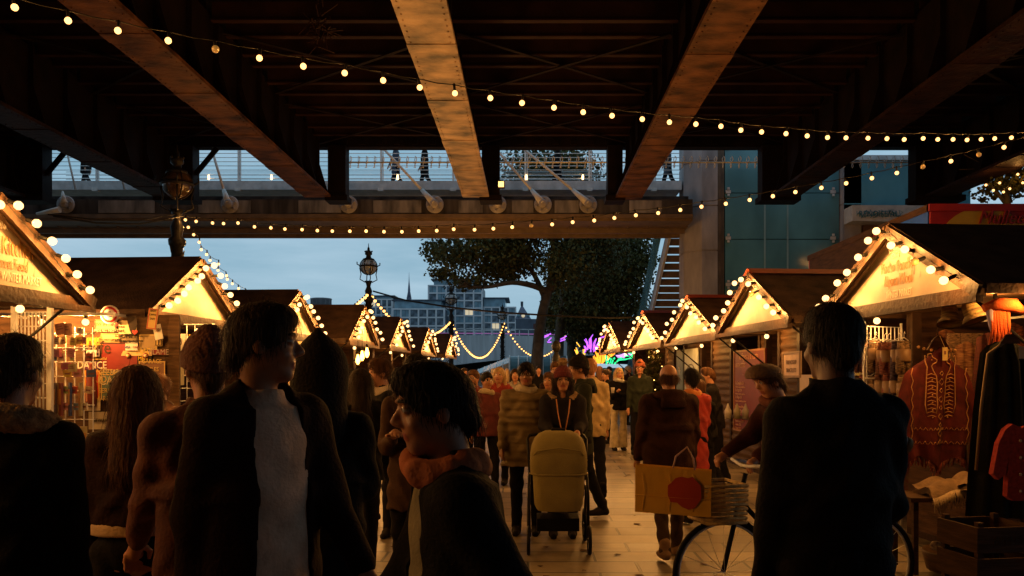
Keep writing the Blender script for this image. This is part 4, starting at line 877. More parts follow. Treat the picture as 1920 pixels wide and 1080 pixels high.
    for i in range(90):
        u = -1 + 2 * i / 89; x = u * hw(1); z = -232 * s * (1 - .12 * abs(math.sin(u * 2.6))) ; m.tube([(x, .05 * math.sin(u * 9), z + .01), (x + rr.uniform(-.015, .015), .02, z - rr.uniform(.04, .09))], .0045, 3)
    m.build('fringe', mat('fringe_red', (.3, .07, .04), .9, .4, 20, 0), t)
    for sx in (-1, 1):
        m = MB(); vs = [(sx * x, y, z) for x, y, z in ((.2, -.02, -.55), (.31, .0, -.62), (.34, .03, -1.0), (.26, .0, -1.3), (.24, -.02, -.9))]; m.add(vs, [(0, 1, 4), (1, 2, 4), (2, 3, 4)]); m.add([(a, b_ + .012, c_) for a, b_, c_ in vs], [(4, 1, 0), (4, 2, 1), (4, 3, 2)]); m.build('patterned_edge', mat('edge_cream', (.4, .3, .16), .9, .7, 25, .1, second=(.12, .02, .02)), t)
    m = MB(); m.tube([(0, 0, .2), (.012, 0, .24), (.03, 0, .22), (.0, 0, .14), (0, 0, .05)], .006, 5); m.prism([(-.1, -.03), (-.04, .07), (0, .1), (.04, .07), (.1, -.03)], -.03, .0); m.build('hanger', M['woodl'], t)
    m = MB(); m.box(-.02, .022, -.13, -.127, -.12, -.01); m.box(-.008, .008, -.132, -.1305, -.07, -.04, 1); m.tube([(0, -.128, -.01), (-.01, -.06, .09)], .002, 3); m.build('price_tag', [flat('tag_cream', (.75, .55, .2)), flat('card_ink', (.25, .1, .08))], t)
poncho()
def hat(px, py, Y, wpx, lab, tilt):
    s = Y / FPX; r = wpx * s / 2; t = thing('knitted_hat', lab, 'hat', at(px, py, Y), group='striped woven hats'); t.rotation_euler = (R(-18), R(tilt), 0)
    mm = mat('striped_straw', (.2, .07, .03), .9, .8, 7, .5, stretch=(.6, .6, 7), second=(.35, .25, .08), bscale=60)
    m = MB(); m.lathe([(.001, .11), (r * .5, .11), (r * .62, .085), (r * .68, .0)], (0, 0, 0), 20); m.build('crown', mm, t)
    m = MB(); m.lathe([(r * .66, .004), (r * .85, -.02), (r, -.05), (r * 1.01, -.056), (r * .84, -.03), (r * .66, -.003)], (0, 0, 0), 24); m.build('brim', mm, t)
hat(1781, 597, 7.2, 46, 'striped woven brimmed hat with green top hanging above the poncho', 8); hat(1826, 590, 7.0, 50, 'tilted striped woven hat beside the orange scarf', -14)
def scarf():
    Y = 6.5; t = thing('orange_scarf', 'bright orange knotted scarf with long tassels hanging from the roof edge', 'scarf', at(1876, 585, Y)); mo = mat('orange_wool', (.75, .13, .02), .9, .3, 12, .4, bscale=90)
    m = MB(); m.tube([(-.12, .02, .03), (-.02, 0, .06), (.1, 0, .05), (.2, .02, .0)], [.03, .05, .055, .02], 10); m.build('folded_cloth', mo, t)
    m = MB(); rr = random.Random(4)
    for i in range(16):
        x = -.07 + .009 * i + rr.uniform(-.004, .004); l = rr.uniform(.24, .42); m.tube([(x, 0, .03), (x + rr.uniform(-.01, .01), -.02, -l * .5), (x + rr.uniform(-.02, .02), 0, -l)], .0085, 5)
    m.build('tassel', mo, t)
    m = MB(); m.tube([(-.08, .01, .02), (-.07, .0, -.1), (-.05, 0, -.2)], [.03, .02, .01], 6); m.build('lilac_edge', flat('lilac', (.4, .3, .4)), t)
scarf()
def coat():
    Y = 6.35; t = thing('hanging_coat', 'dark green hooded coat on a wooden hanger with white price label', 'coat', at(1885, 640, Y)); s = Y / FPX
    prof = [(-10, 0), (10, 0), (32, 10), (44, 40), (54, 140), (66, 330), (-66, 330), (-62, 240), (-52, 120), (-40, 22), (-26, 6)]
    m = MB(); zz = [0, 8, 22, 40, 90, 140, 200, 260, 330]; lw = np.interp(zz, [0, 6, 22, 120, 240, 330], [10, 26, 40, 52, 62, 68]); rw = np.interp(zz, [0, 10, 40, 140, 330], [10, 32, 44, 54, 68]); nu = 24; vs = []
    for j, z in enumerate(zz):
        for k_ in range(nu + 1): u = k_ / nu; vs.append(((-lw[j] + (lw[j] + rw[j]) * u) * s, -.06 * math.sin(math.pi * u) + .018 * math.sin(u * 26 + .5 * math.sin(j)) * min(1, j / 4), -z * s))
    fs = [(j * (nu + 1) + k_, j * (nu + 1) + k_ + 1, (j + 1) * (nu + 1) + k_ + 1, (j + 1) * (nu + 1) + k_) for j in range(len(zz) - 1) for k_ in range(nu)]
    m.add(vs, fs, 0, True); m.add([(x, .06 - y * .3, z) for x, y, z in vs], [f[::-1] for f in fs], 0, True)
    o = m.build('coat_cloth', mat('dark_green_wool', (.018, .018, .012), .95, .3, 10, .3), t)
    m = MB(); m.tube([(-9 * s, -.06, -2 * s), (-40 * s, -.055, -24 * s), (-52 * s, -.055, -120 * s), (-62 * s, -.055, -240 * s)], .012, 5); m.build('piping', mat('coat_edge', (.2, .13, .06), .9, .2, 8, 0), t)
    m = MB(); m.prism([(-.08, -.02), (-.03, .05), (.03, .05), (.08, -.02)], -.07, -.055); m.tube([(0, -.06, .05), (.01, -.06, .1), (.03, -.06, .09)], .004, 4); m.build('hanger', M['woodl'], t)
    m = MB(); m.box(.05, .1, -.09, -.086, -.13, -.04); m.build('price_label', flat('label_white', (.6, .5, .38)), t)
coat()
def rug_stack():
    for i, (px, py, Y, w_, lab) in enumerate(((1778, 915, 6.9, 90, 'lower cream fringed blanket draped over the wool hut shelf'), (1845, 905, 6.7, 80, 'upper cream fringed blanket folded on the wool hut shelf'))):
        s = Y / FPX; t = thing('fringed_blanket', lab, 'blanket', at(px, py, Y), group='fringed blankets'); m = MB(); nu = 16; vs = []; fs = []
        for j in range(7):
            for k_ in range(nu + 1):
                u = -1 + 2 * k_ / nu; vs.append((u * w_ * s / 2, -.14 + .06 * j, .03 + .035 * math.cos(u * 3 + i) + .02 * math.sin(j * 1.1) - .035 * i * u * u + (-.06 if j == 0 else 0)))
        for j in range(6):
            for k_ in range(nu): a = j * (nu + 1) + k_; fs.append((a, a + 1, a + nu + 2, a + nu + 1))
        m.add(vs, fs, 0, True); m.add([(x, y, z - .05) for x, y, z in vs], [f[::-1] for f in fs], 0, True); m.build('folded_cloth', mat('blanket_wool', (.3, .19, .1), .95, .3, 12, .4), t)
        m = MB(); rr = random.Random(i)
        for k_ in range(60):
            u = -1 + 2 * k_ / 59; x = u * w_ * s / 2; z = .0 + .035 * math.cos(u * 3 + i); y = -.15; m.tube([(x, y, z - .03), (x + rr.uniform(-.012, .012), y - .03, z - .08), (x + rr.uniform(-.02, .02), y - .02, z - rr.uniform(.12, .17))], .0055, 4)
        m.build('fringe', mat('cream_fringe', (.6, .45, .28), .9, .25, 20, 0), t)
    m = MB(); m.box(-.45, .5, -.12, .35, -.035, 0); 
    for x in (-.4, .45): m.box(x - .02, x + .02, -.1, -.06, -.62, -.035); m.box(x - .02, x + .02, .28, .32, -.62, -.035)
    tag(m.build('goods_shelf', M['wood'], None, at(1800, 930, 6.9)), 'low dark shelf under the fringed blankets', 'shelf')
rug_stack()
def crate():
    Y = 5.75; t = thing('wooden_crate', 'stacked weathered wooden crate by the wool hut entrance', 'crate', (at(1885, 900, Y).x, Y, 0), R(8)); h_ = .66
    for nm, bx in (('front_board', (-.2, .22, -.02, 0)), ('back_board', (-.2, .22, .4, .42)), ('side_board', (-.22, -.2, -.02, .42)), ('side_board', (.22, .24, -.02, .42))):
        m = MB(); [m.box(*bx, z, z + .17) for z in (0.03, .25, .46)]; m.build(nm, M['wood'], t)
    m = MB(); [m.box(x - .02, x + .02, y - .02, y + .02, 0, h_) for x in (-.18, .2) for y in (.02, .38)]; m.box(-.19, .21, .03, .37, .02, .05); m.build('corner_post', M['wood'], t)
    m = MB(); put_text(m, 'APPLES', .09, (.01, -.023, .54), (1, 0, 0), (0, 0, 1)); m.build('lettering', flat('faded_ink', (.06, .04, .03)), t)
crate()
def garments():
    pal = [((.16, .02, .015), (.3, .12, .05)), ((.05, .025, .02), (.2, .06, .03)), ((.28, .05, .02), (.35, .18, .08)), ((.03, .03, .04), (.2, .14, .1)), ((.15, .05, .02), (.1, .02, .02))]
    names = ('first', 'second', 'third', 'fourth', 'fifth', 'sixth', 'seventh', 'eighth', 'ninth', 'tenth', 'eleventh', 'twelfth')
    for i in range(12):
        Y = 8.55 - .17 * i; X = FRONTX(Y) + (.35 if i % 2 else .1); z = 2.12 - .07 * (i % 3); c1, c2 = pal[i % 5]; t = thing('hanging_shawl', '%s woven shawl from the glove rack along the rail inside the wool hut' % names[i], 'shawl', (X, Y, z), 0, 'woven shawls on the rail of the wool hut')
        m = MB(); nu = 10; L_ = .75 + .2 * (i % 3); vs = []
        for j in range(9):
            for k_ in range(nu + 1): u = -1 + 2 * k_ / nu; v = j / 8; vs.append((u * (.1 + .09 * v), .03 * math.sin(u * 8 + i) * (.4 + v), -v * L_ - .05 * abs(u) * (1 - v)))
        fs = [(j * (nu + 1) + k_, j * (nu + 1) + k_ + 1, (j + 1) * (nu + 1) + k_ + 1, (j + 1) * (nu + 1) + k_) for j in range(8) for k_ in range(nu)]
        m.add(vs, fs, 0, True); m.add([(x, y + .02, z_) for x, y, z_ in vs], [f[::-1] for f in fs], 0, True); m.build('woven_cloth', mat('shawl%d' % (i % 5), c1, .95, .7, 22, .3, second=c2, stretch=(.5, .5, 3)), t)
        m = MB(); rr = random.Random(i)
        for k_ in range(20): x = -.18 + .018 * k_; m.tube([(x, 0, -L_), (x + rr.uniform(-.01, .01), 0, -L_ - rr.uniform(.05, .09))], .004, 3)
        m.build('fringe', mat('shawlf%d' % (i % 5), c2, .9, .3, 20, 0), t)
    m = MB(); m.tube([(FRONTX(8.7) + .2, 8.7, 2.17), (FRONTX(6.6) + .2, 6.6, 2.17)], .012, 6); tag(m.build('clothes_rail', M['galv'], None), 'steel clothes rail inside the wool hut carrying the shawls', 'rail')
    for i in range(10):
        Y = 8.4 - .18 * i; m = MB(); m.ball((0, 0, 0), .1, 10, 0, (1, .7, .8)); m.lathe([(.1, -.03), (.102, .0), (.1, .02)], (0, 0, -.04), 12, 1)
        tag(m.build('knitted_hat', [mat('bob%d' % (i % 3), [(.2, .05, .03), (.06, .05, .06), (.3, .16, .06)][i % 3], .95, .8, 30, .3, second=(.4, .3, .2), stretch=(.5, .5, 3)), flat('bob_trim', (.12, .06, .04))], None, (FRONTX(Y) - .12, Y, 1.0 + .04 * (i % 2))), '%s knitted hat from the glove rack on the low ledge of the wool hut' % names[i], 'knitted hat', 'knitted hats on the low ledge')
    m = MB(); m.box(-.14, .2, 0, 2.0, .86, .9); m.box(-.1, .16, .05, 1.95, .14, .86); tag(m.build('display_ledge', M['wood'], None, (FRONTX(7.6) - .12, 6.6, 0), R(5)), 'low dark timber ledge under the knitted hats', 'ledge')
garments()
def woven_bag():
    Y = 7.0; t = thing('woven_bag', 'hanging woven shoulder bag with black and red zigzag bands', 'bag', at(1846, 800, Y)); m = MB()
    m.prism([(-.04, .0), (.04, .0), (.09, -.2), (.1, -.34), (-.1, -.34), (-.09, -.2)], 0, .05); m.build('bag_body', mat('bag_red', (.25, .03, .02), .9, .6, 30, .2, second=(.45, .28, .15), stretch=(3, 1, .6)), t)
    m = MB(); m.tube([(-.08, 0, -.2), (-.07, -.01, -.5), (-.03, 0, -.45), (-.06, 0, -.2)], .008, 4)
    for z in range(9): m.tube([(-.03, -.006, -.02 - z * .036), (0, -.008, -.038 - z * .036), (.03, -.006, -.02 - z * .036)], .004, 4)
    m.build('strap', flat('strap_tan', (.4, .22, .12)), t)
woven_bag()
def jumper():
    Y = 6.1; t = thing('festive_jumper', 'red knitted jumper with green and white dots hanging low at the frame edge', 'jumper', at(1912, 800, Y)); m = MB()
    m.prism([(-.05, .02), (.02, -.01), (.1, .02), (.16, -.03), (.15, -.5), (.1, -.53), (-.05, -.53), (-.09, -.5), (-.075, -.2), (-.1, -.34), (-.15, -.38), (-.19, -.34), (-.15, -.12), (-.1, -.02)], 0, .06); m.build('knit_body', mat('knit_red', (.35, .03, .02), .95, .3, 40, .3), t)
    m = MB(); [m.ball((.0 + .05 * (i % 2), -.01, -.1 - .06 * i), .012, 6, i % 2) for i in range(7)]; m.build('dot_pattern', [flat('dot_white', (.6, .5, .4)), flat('dot_green', (.05, .2, .08))], t)
jumper()
def knit_pile():
    p = at(1812, 1000, 7.0); m = MB(); rr = random.Random(8)
    for i in range(7): m.ball((-.25 + .08 * i, rr.uniform(-.05, .05), rr.uniform(.02, .06)), .055, 8, i % 3, (1.2, 1, .8))
    t = thing('knitwear_basket', 'shallow basket of rolled patterned socks under the blankets', 'basket', (p.x, p.y, .2)); m.build('rolled_sock', [mat('sock0', (.3, .08, .04), .9, .8, 30, .2, second=(.5, .4, .3)), mat('sock1', (.08, .1, .12), .9, .8, 30, .2, second=(.4, .3, .2)), flat('sock2', (.4, .25, .15))], t)
    m = MB(); m.lathe([(.1, -.18), (.3, -.15), (.34, .0), (.33, .01), (.28, -.13)], (0, 0, 0), 20); m.build('basket_body', M['woodl'], t)
knit_pile()
def dark_knits():
    for i in range(9):
        Y = 8.0 - i * .12; p = at(1790 + (i % 3) * 22, 640 + (i // 3) * 36, 8.3); m = MB(); m.prism([(-.05, .08), (.05, .08), (.065, -.06), (0, -.1), (-.065, -.06)], 0, .05)
        tag(m.build('folded_knitwear', mat('dk%d' % (i % 3), [(.03, .02, .02), (.12, .04, .03), (.05, .045, .05)][i % 3], .95, .8, 40, .2, second=(.3, .18, .1), stretch=(.5, 1, 3)), None, (p.x, p.y, p.z)), 'dark patterned knitted cap pegged behind the poncho, %s along the %s line' % (('first', 'second', 'third')[i % 3], ('top', 'middle', 'bottom')[i // 3]), 'knitwear', 'knitted caps pegged inside the wool hut')
dark_knits()

# ================================================================ boards of the other landward huts
def wall_sign(name, label, cat, side_x, Yc, wd, z0, z1, col, lines, border=None, emblem=None):
    """flat board on a wall that faces the walk (towards -x), text reading towards the viewer"""
    m = MB(); c = flat('b_%d_%d_%d' % tuple(int(q_ * 99) for q_ in col), col); mats = [c]; m.box(0, .02, -wd / 2, wd / 2, z0, z1, 0)
    if border: mats.append(flat('bd%d' % int(border[0] * 99), border)); [m.box(-.012, -.001, a, b_, c_, d_, 1) for a, b_, c_, d_ in ((-wd / 2, wd / 2, z1 - .03, z1), (-wd / 2, wd / 2, z0, z0 + .03), (-wd / 2, -wd / 2 + .03, z0 + .031, z1 - .031), (wd / 2 - .03, wd / 2, z0 + .031, z1 - .031))]
    for s, size, dy, z, cc, al in lines:
        mm = flat('ik%d_%d' % (int(cc[0] * 99), int(cc[2] * 99)), cc)
        if mm not in mats: mats.append(mm)
        put_text(m, s, size, (-.004, dy, z), (0, -1, 0), (0, 0, 1), m=mats.index(mm), sx=.8, align=al)
    if emblem: emblem(m, mats)
    o = m.build(name, mats, None, (side_x, Yc, 0), R(5)); return tag(o, label, cat)
wx = lambda X0, Yc, Y, awn=.8: X0 + awn - .09 * (Y - Yc)
PNK = (.6, .35, .25)
rows = [('La Complète £14', .075, 1.52), ('Mushroom, egg, emmental cheese', .045, 1.455), ('La Vegan £14', .075, 1.40), ('Mushroom, spinach, vegan cheese', .045, 1.335), ('La Végan £14', .075, 1.28), ('Mushroom, ratatouille, vegan cheese', .045, 1.215), ('EXTRAS: cheese £2.00  egg £2.00', .05, 1.12), ('Sucre & citron £8.00', .055, .93), ('Nutella & banane £9.50', .055, .87), ('Confiture £8.50', .055, .81), ('Caramel £9.00', .055, .75)]
wall_sign('menu_board', 'tall maroon crepe menu board with pale lettering', 'menu board', wx(2.86, 14.75, 14.1) - .07, 14.1, 1.5, .7, 2.08, (.17, .012, .015),
    [('crêpes à la carte', .17, 0, 1.97, (.6, .3, .12), 'CENTER'), ('LES GALETTES', .1, .66, 1.82, PNK, 'LEFT'), ('LES CRÊPES', .1, .66, 1.02, PNK, 'LEFT')] + [(s, sz, .66, z, PNK, 'LEFT') for s, sz, z in rows] + [('________________', .1, 0, 1.7, PNK, 'CENTER')], border=(.35, .15, .06))
def snow(m, mats):
    mats.append(flat('no_entry_red', (.5, .03, .03))); i = len(mats) - 1; mats.append(flat('bar_white', (.7, .7, .68)))
    for z in (1.18, .98): m.lathe([(.09, 0), (.09, .006)], (-.002, -.28, z), 18, i, axis=(-1, 0, 0)); m.box(-.014, -.009, -.33, -.23, z - .015, z + .015, i + 1)
    m.tube([(-.006, .25 * math.cos(a), 1.75 + .13 * math.sin(a)) for a in [k * math.pi / 10 for k in range(11)]], .012, 4, i - 1 if i > 1 else 0)
wall_sign('london_poster', 'tall pale London poster with red no entry discs', 'poster', wx(2.57, 18.3, 17.6) - .07, 17.6, 1.0, .6, 2.2, (.55, .62, .58),
    [('THE PEOPLE OF', .08, .0, 1.78, (.1, .12, .13), 'CENTER'), ('LONDON', .2, 0, 1.66, (.1, .12, .13), 'CENTER'), ('WHAT WE ARE DOING', .065, 0, 1.45, (.3, .2, .2), 'CENTER'), ('STRICTLY NO', .07, .42, 1.18, (.2, .2, .2), 'LEFT'), ('SMOKING', .07, .42, 1.1, (.2, .2, .2), 'LEFT'), ('PLEASE QUEUE', .07, .42, .98, (.2, .2, .2), 'LEFT')], emblem=snow)
m = MB(); m.box(-.0, .02, -.25, .25, .6, 2.2); [m.tube([(-.006, 0, 1.75), (-.006, .1 * math.cos(a), 1.75 + .1 * math.sin(a))], .008, 4, 1) for a in [k * math.pi / 3 for k in range(6)]]
tag(m.build('snowflake_panel', [flat('blue_grey', (.18, .26, .34)), flat('flake_white', (.6, .6, .6))], None, (wx(2.57, 18.3, 18.5) - .07, 18.5, 0), R(5)), 'blue grey panel with a white snowflake next to the London poster', 'panel')
wall_sign('framed_notice', 'framed pink friendship bracelets notice with green holly', 'notice', wx(2.98, 11.15, 11.75) - .1, 11.75, .62, 1.62, 1.98, (.6, .42, .3), [('FRIENDSHIP', .085, 0, 1.83, (.2, .12, .08), 'CENTER'), ('BRACELETS', .085, 0, 1.72, (.2, .12, .08), 'CENTER')], border=(.25, .15, .08))
wall_sign('price_notice', 'pale handwritten price notice on the bracelet hut wall', 'notice', wx(2.98, 11.15, 10.6) - .1, 10.6, .45, 1.78, 2.15, (.42, .33, .2), [('Pricing', .07, .0, 2.1, BLK, 'CENTER'), ('Bracelets .. 5', .045, .18, 2.0, BLK, 'LEFT'), ('Anklets ... 7', .045, .18, 1.92, BLK, 'LEFT'), ('or 3 for 12', .045, .18, 1.84, BLK, 'LEFT')])
wall_sign('abstract_print', 'yellow and lilac abstract print beside the tall dark figure', 'print', wx(2.98, 11.15, 11.1) - .1, 11.1, .75, 1.05, 1.66, (.5, .38, .3), [('~', .5, .1, 1.4, (.6, .45, .02), 'CENTER'), ('~', .5, -.1, 1.2, (.2, .2, .4), 'CENTER'), ('■', .3, -.1, 1.5, (.75, .55, .02), 'CENTER'), ('■', .35, .05, 1.2, (.75, .55, .02), 'CENTER')])
wall_sign('gold_plaque', 'small gold framed plaque with a laurel on the bracelet hut', 'plaque', wx(2.98, 11.15, 10.15) - .1, 10.15, .3, 1.85, 2.0, (.45, .25, .08), [('HAND MADE', .045, .0, 1.92, BLK, 'CENTER')], border=(.3, .18, .05))
wall_sign('yellow_board', 'blank yellow green board behind the upper gloves', 'board', wx(2.98, 11.15, 9.85) - .12, 9.85, .28, 1.25, 2.1, (.5, .42, .08), [(' ', .1, 0, 1.5, BLK, 'CENTER')])
# counter goods at the crepe hut
for i, (px, py, c, lb) in enumerate(((1365, 748, (.5, .45, .4), 'white squeeze bottle on the crepe counter'), (1382, 752, (.35, .3, .2), 'jar of spread on the crepe counter'), (1398, 752, (.45, .4, .35), 'paper cup on the crepe counter'))):
    p = at(px, py, 13.4); m = MB(); m.lathe([(.05, -.1), (.055, .03), (.03, .07), (.015, .12), (.01, .14)], (0, 0, 0), 10); tag(m.build(('squeeze_bottle', 'spread_jar', 'paper_cup')[i], flat('ctr%d' % i, c), None, (p.x, p.y, 1.07)), lb, ('bottle', 'jar', 'cup')[i])
# ================================================================ globe lamps
def lamp(px, Y, label, gm=None):
    X = (px - VX) * Y / FPX; t = thing('globe_street_lamp', label, 'street lamp', (X, Y, 0), group='ornate globe lamps along the river wall')
    m = MB(); m.lathe([(.42, 0), (.44, .25), (.36, .35), (.3, .5), (.34, .7), (.26, .95), (.2, 1.2), (.17, 1.6), (.13, 1.7), (.12, 2.6), (.11, 4.2), (.16, 4.25), (.17, 4.35), (.1, 4.42), (.13, 4.6), (.07, 4.75), (.09, 4.85), (.14, 4.95)], (0, 0, 0), 14)
    rr = random.Random(px)
    for k in range(60): a = rr.uniform(0, 6.28); z = rr.uniform(2.6, 4.2); m.tube([(.1 * math.cos(a), .1 * math.sin(a), z), (.17 * math.cos(a + .3), .17 * math.sin(a + .3), z + .09)], [.03, .012], 4)
    m.build('ornate_post', M['iron'], t)
    for s in (-1, 1):  # two coiled dolphins round the foot
        m = MB(); pts = []; rs = []
        for k in range(30):
            u = k / 29; a = u * 7.5 + (0 if s > 0 else math.pi); r = .36 - .2 * u; pts.append((r * math.cos(a), r * math.sin(a), .45 + 1.35 * u)); rs.append(.14 * (1 - u) + .03)
        m.tube(pts, rs, 8); m.build('coiled_dolphin', M['iron'], t)
    m = MB(); m.ball((0, 0, 5.46), .29, 20); m.build('globe', gm or M['globe'], t)
    m = MB()
    for k in range(6):
        a = k * math.pi / 3 + .2; m.tube([(.3 * math.cos(a) * math.cos(b), .3 * math.sin(a) * math.cos(b), 5.46 + .3 * math.sin(b)) for b in [R(-85 + 17 * q_) for q_ in range(11)]], .014, 4)
    m.lathe([(.315, 5.43), (.325, 5.46), (.315, 5.49), (.3, 5.46)], (0, 0, 0), 24)
    for k in range(4): a = k * math.pi / 2 + .4; m.tube([(.32 * math.cos(a), .32 * math.sin(a), 5.48), (.4 * math.cos(a), .4 * math.sin(a), 5.52), (.4 * math.cos(a), .4 * math.sin(a), 5.6)], .02, 5); m.tube([(.12 * math.cos(a), .12 * math.sin(a), 4.9), (.3 * math.cos(a), .3 * math.sin(a), 5.0), (.26 * math.cos(a), .26 * math.sin(a), 5.18), (.31 * math.cos(a), .31 * math.sin(a), 5.4)], .018, 5)
    m.build('lantern_cage', M['iron'], t)
    m = MB(); m.lathe([(.22, 5.66), (.2, 5.72), (.1, 5.76), (.08, 5.84), (.13, 5.88), (.12, 5.98), (.05, 6.0), (.04, 6.1), (.015, 6.14), (.01, 6.26)], (0, 0, 0), 12)
    for k in range(6): a = k * math.pi / 3; m.ball((.12 * math.cos(a), .12 * math.sin(a), 5.98), .03, 6)
    m.build('crown_finial', M['iron'], t)
lamp(332, 17, 'nearest ornate globe lamp rising through the dark bridge ironwork', mat('shade_toned_globe', (.06, .035, .02), .15, .3, 5, 0, spec=.5))  # the shaded look of this globe is put into a dark colour
lamp(691, 29.8, 'ornate globe lamp standing clear against the sky')
lamp(846, 42.5, 'ornate globe lamp in front of the tall apartment block')
lamp(942, 54, 'farthest ornate globe lamp between two festoon swags')
# slack dark cable and tie cable
m = MB(); m.tube([at(x, y, Y) for x, y, Y in ((700, 546, 29.8), (760, 563, 28), (850, 577, 26), (940, 586, 25), (1040, 592, 24), (1140, 596, 23), (1240, 594, 22))], .03, 6)
tag(m.build('overhead_cable', M['cable'], None), 'thick black cable slung from the globe lamp across to the stair', 'cable')
m = MB(); m.tube([at(x, y, Y) for x, y, Y in ((100, 405, 13), (180, 418, 14), (260, 420, 15), (320, 410, 16.5), (345, 404, 17))], .014, 5); m.tube([at(x, y, Y) for x, y, Y in ((90, 402, 13), (180, 412, 14), (260, 414, 15), (330, 402, 17))], .012, 5)
tag(m.build('overhead_cable', M['cable'], None), 'pair of thin slack cables tied to the nearest globe lamp', 'cable')
m = MB(); m.tube([(0, 0, 0), (0, 0, 2.1)], .05, 8); m.ball((0, 0, 2.2), .12, 10, sc=(1, 1, 1.4)); m.lathe([(.12, 1.3), (.14, 1.5), (.1, 1.95), (.05, 2.05)], (0, 0, 0), 10)
tag(m.build('bollard_post', M['iron'], None, (at(1043, 700, 22).x, 22, .2)), 'dark post with a rounded finial before the second tree trunk', 'post')

# ================================================================ river wall
m = MB(); m.box(-.25, .25, 0, 90, 0, 1.05); m.box(-.32, .32, 0, 90, 1.054, 1.15)
o = m.build('river_wall', mat('granite', (.2, .2, .21), .8, .3, 2, .2), None, (-9, 4, 0)); o.rotation_euler = (0, 0, R(-11)); tag(o, 'low granite river wall behind the huts', 'wall')

# ================================================================ trees
def leaf_cloud(name, label_parent, centers, n, size, mats, parent, seed):
    g = np.random.default_rng(seed); C = np.array([c[:3] for c in centers]); Rr = np.array([c[3:6] for c in centers]); wgt = np.prod(Rr, axis=1) ** .8; idx = g.choice(len(C), n, p=wgt / wgt.sum())
    d = g.normal(size=(n, 3)); d /= np.linalg.norm(d, axis=1)[:, None]; rad = g.uniform(.25, 1.03, n) ** .6
    # clump: leaves gather on random twigs
    nt_ = max(60, n // 28); tw = g.normal(size=(nt_, 3)); tw /= np.linalg.norm(tw, axis=1)[:, None]; ti = g.integers(0, nt_, n)
    P = C[idx] + (d * .28 + tw[ti] * (.95 * g.uniform(.35, 1, nt_)[ti])[:, None]) * Rr[idx]
    nrm = g.normal(size=(n, 3)); nrm /= np.linalg.norm(nrm, axis=1)[:, None]; a = np.cross(nrm, g.normal(size=(n, 3))); a /= np.linalg.norm(a, axis=1)[:, None]; b_ = np.cross(nrm, a)
    s = size * g.uniform(.6, 1.3, n)[:, None]; lo = np.array([[-1, 0, 0], [-.25, -.55, .1], [.6, -.45, .1], [1.1, 0, -.1], [.6, .45, .1], [-.25, .55, .1]]) 
    V = np.stack([P + a * s * l[0] + b_ * s * l[1] + nrm * s * l[2] for l in lo], 1).reshape(-1, 3); F = np.arange(n * 6).reshape(n, 6)
    return np_mesh(name, V, F, mats, parent, smooth=False, mi=(g.random(n) < .35).astype(int) if isinstance(mats, list) else None)
def branch(mb, pts, r0, r1, n=10):
    P = [Vector(p) for p in pts]; out_ = []
    for i in range(len(P) - 1):
        for k in range(4): u = k / 4; out_.append(P[i].lerp(P[i + 1], u))
    out_.append(P[-1]); q_ = out_[:]
    for _ in range(2): q_ = [q_[0]] + [(q_[i - 1] + q_[i] * 2 + q_[i + 1]) / 4 for i in range(1, len(q_) - 1)] + [q_[-1]]
    L_ = len(q_); mb.tube(q_, [r0 + (r1 - r0) * i / (L_ - 1) for i in range(L_)], n)
def tree(name, label, Y, trunk, limbs, blobs, nl, size, seed, r0, r1, gr='plane trees beside the walk'):
    t = thing(name, label, 'tree', (0, 0, 0), group=gr); base = at(*trunk[0], Y); t.location = base; o0 = Vector(base)
    m = MB(); branch(m, [at(*p, Y) - o0 for p in trunk], r0, r1, 14); m.build('trunk', M['bark'], t)
    rr = random.Random(seed)
    for l, a, b_, dy in limbs:
        m = MB(); pts = [at(*p, Y + dy * i / max(1, len(l) - 1)) - o0 for i, p in enumerate(l)]; branch(m, pts, a, b_, 8)
        for k in range(8):
            p = pts[-1].lerp(pts[-2], rr.random()); q_ = p + Vector((rr.uniform(-1, 1), rr.uniform(-1, 1), rr.uniform(-.3, 1))) * 1.2; m.tube([p, (p + q_) / 2 + Vector((0, 0, .1)), q_], [b_ * .9, b_ * .5, .012], 5)
        m.build('limb', M['bark'], t)
    s = Y / FPX
    cs = [(*(at(x, y, Y + dy) - o0), rx * s, ry_, rz_ * s) for x, y, rx, rz_, dy, ry_ in blobs]
    leaf_cloud('crown', None, cs, nl, size, [M['leaf'], M['leaf2']], t, seed)
tree('plane_tree', 'big plane tree whose long limb reaches over the apartment blocks', 38, [(1008, 745), (1006, 690), (1010, 630), (1018, 580), (1030, 540)],
     [([(1030, 548), (1000, 535), (960, 528), (910, 540), (860, 535)], .16, .05, -2), ([(1030, 545), (1045, 510), (1060, 470), (1100, 432), (1125, 400)], .22, .07, 1), ([(1022, 560), (1005, 520), (985, 490), (950, 470)], .14, .05, 2), ([(1032, 540), (1040, 490), (1035, 430), (1030, 360)], .2, .06, 0), ([(1040, 530), (1075, 500), (1090, 450), (1100, 380)], .14, .05, -1)],
     [(850, 480, 50, 38, -1, 2.0), (815, 470, 28, 22, 0, 1.2), (830, 515, 34, 14, 0, 1.2), (910, 470, 60, 50, 0, 2.4), (880, 530, 50, 14, -1, 1.3), (960, 440, 70, 75, 1, 3), (1000, 360, 75, 90, 0, 3), (1080, 400, 80, 100, 0, 3.2), (1120, 470, 70, 60, 2, 2.6), (930, 510, 50, 22, 0, 1.6), (1060, 320, 60, 40, 0, 2.5), (960, 490, 60, 40, 1, 2.5), (1060, 500, 60, 50, -1, 2)], 30000, .088, 21, .30, .2)
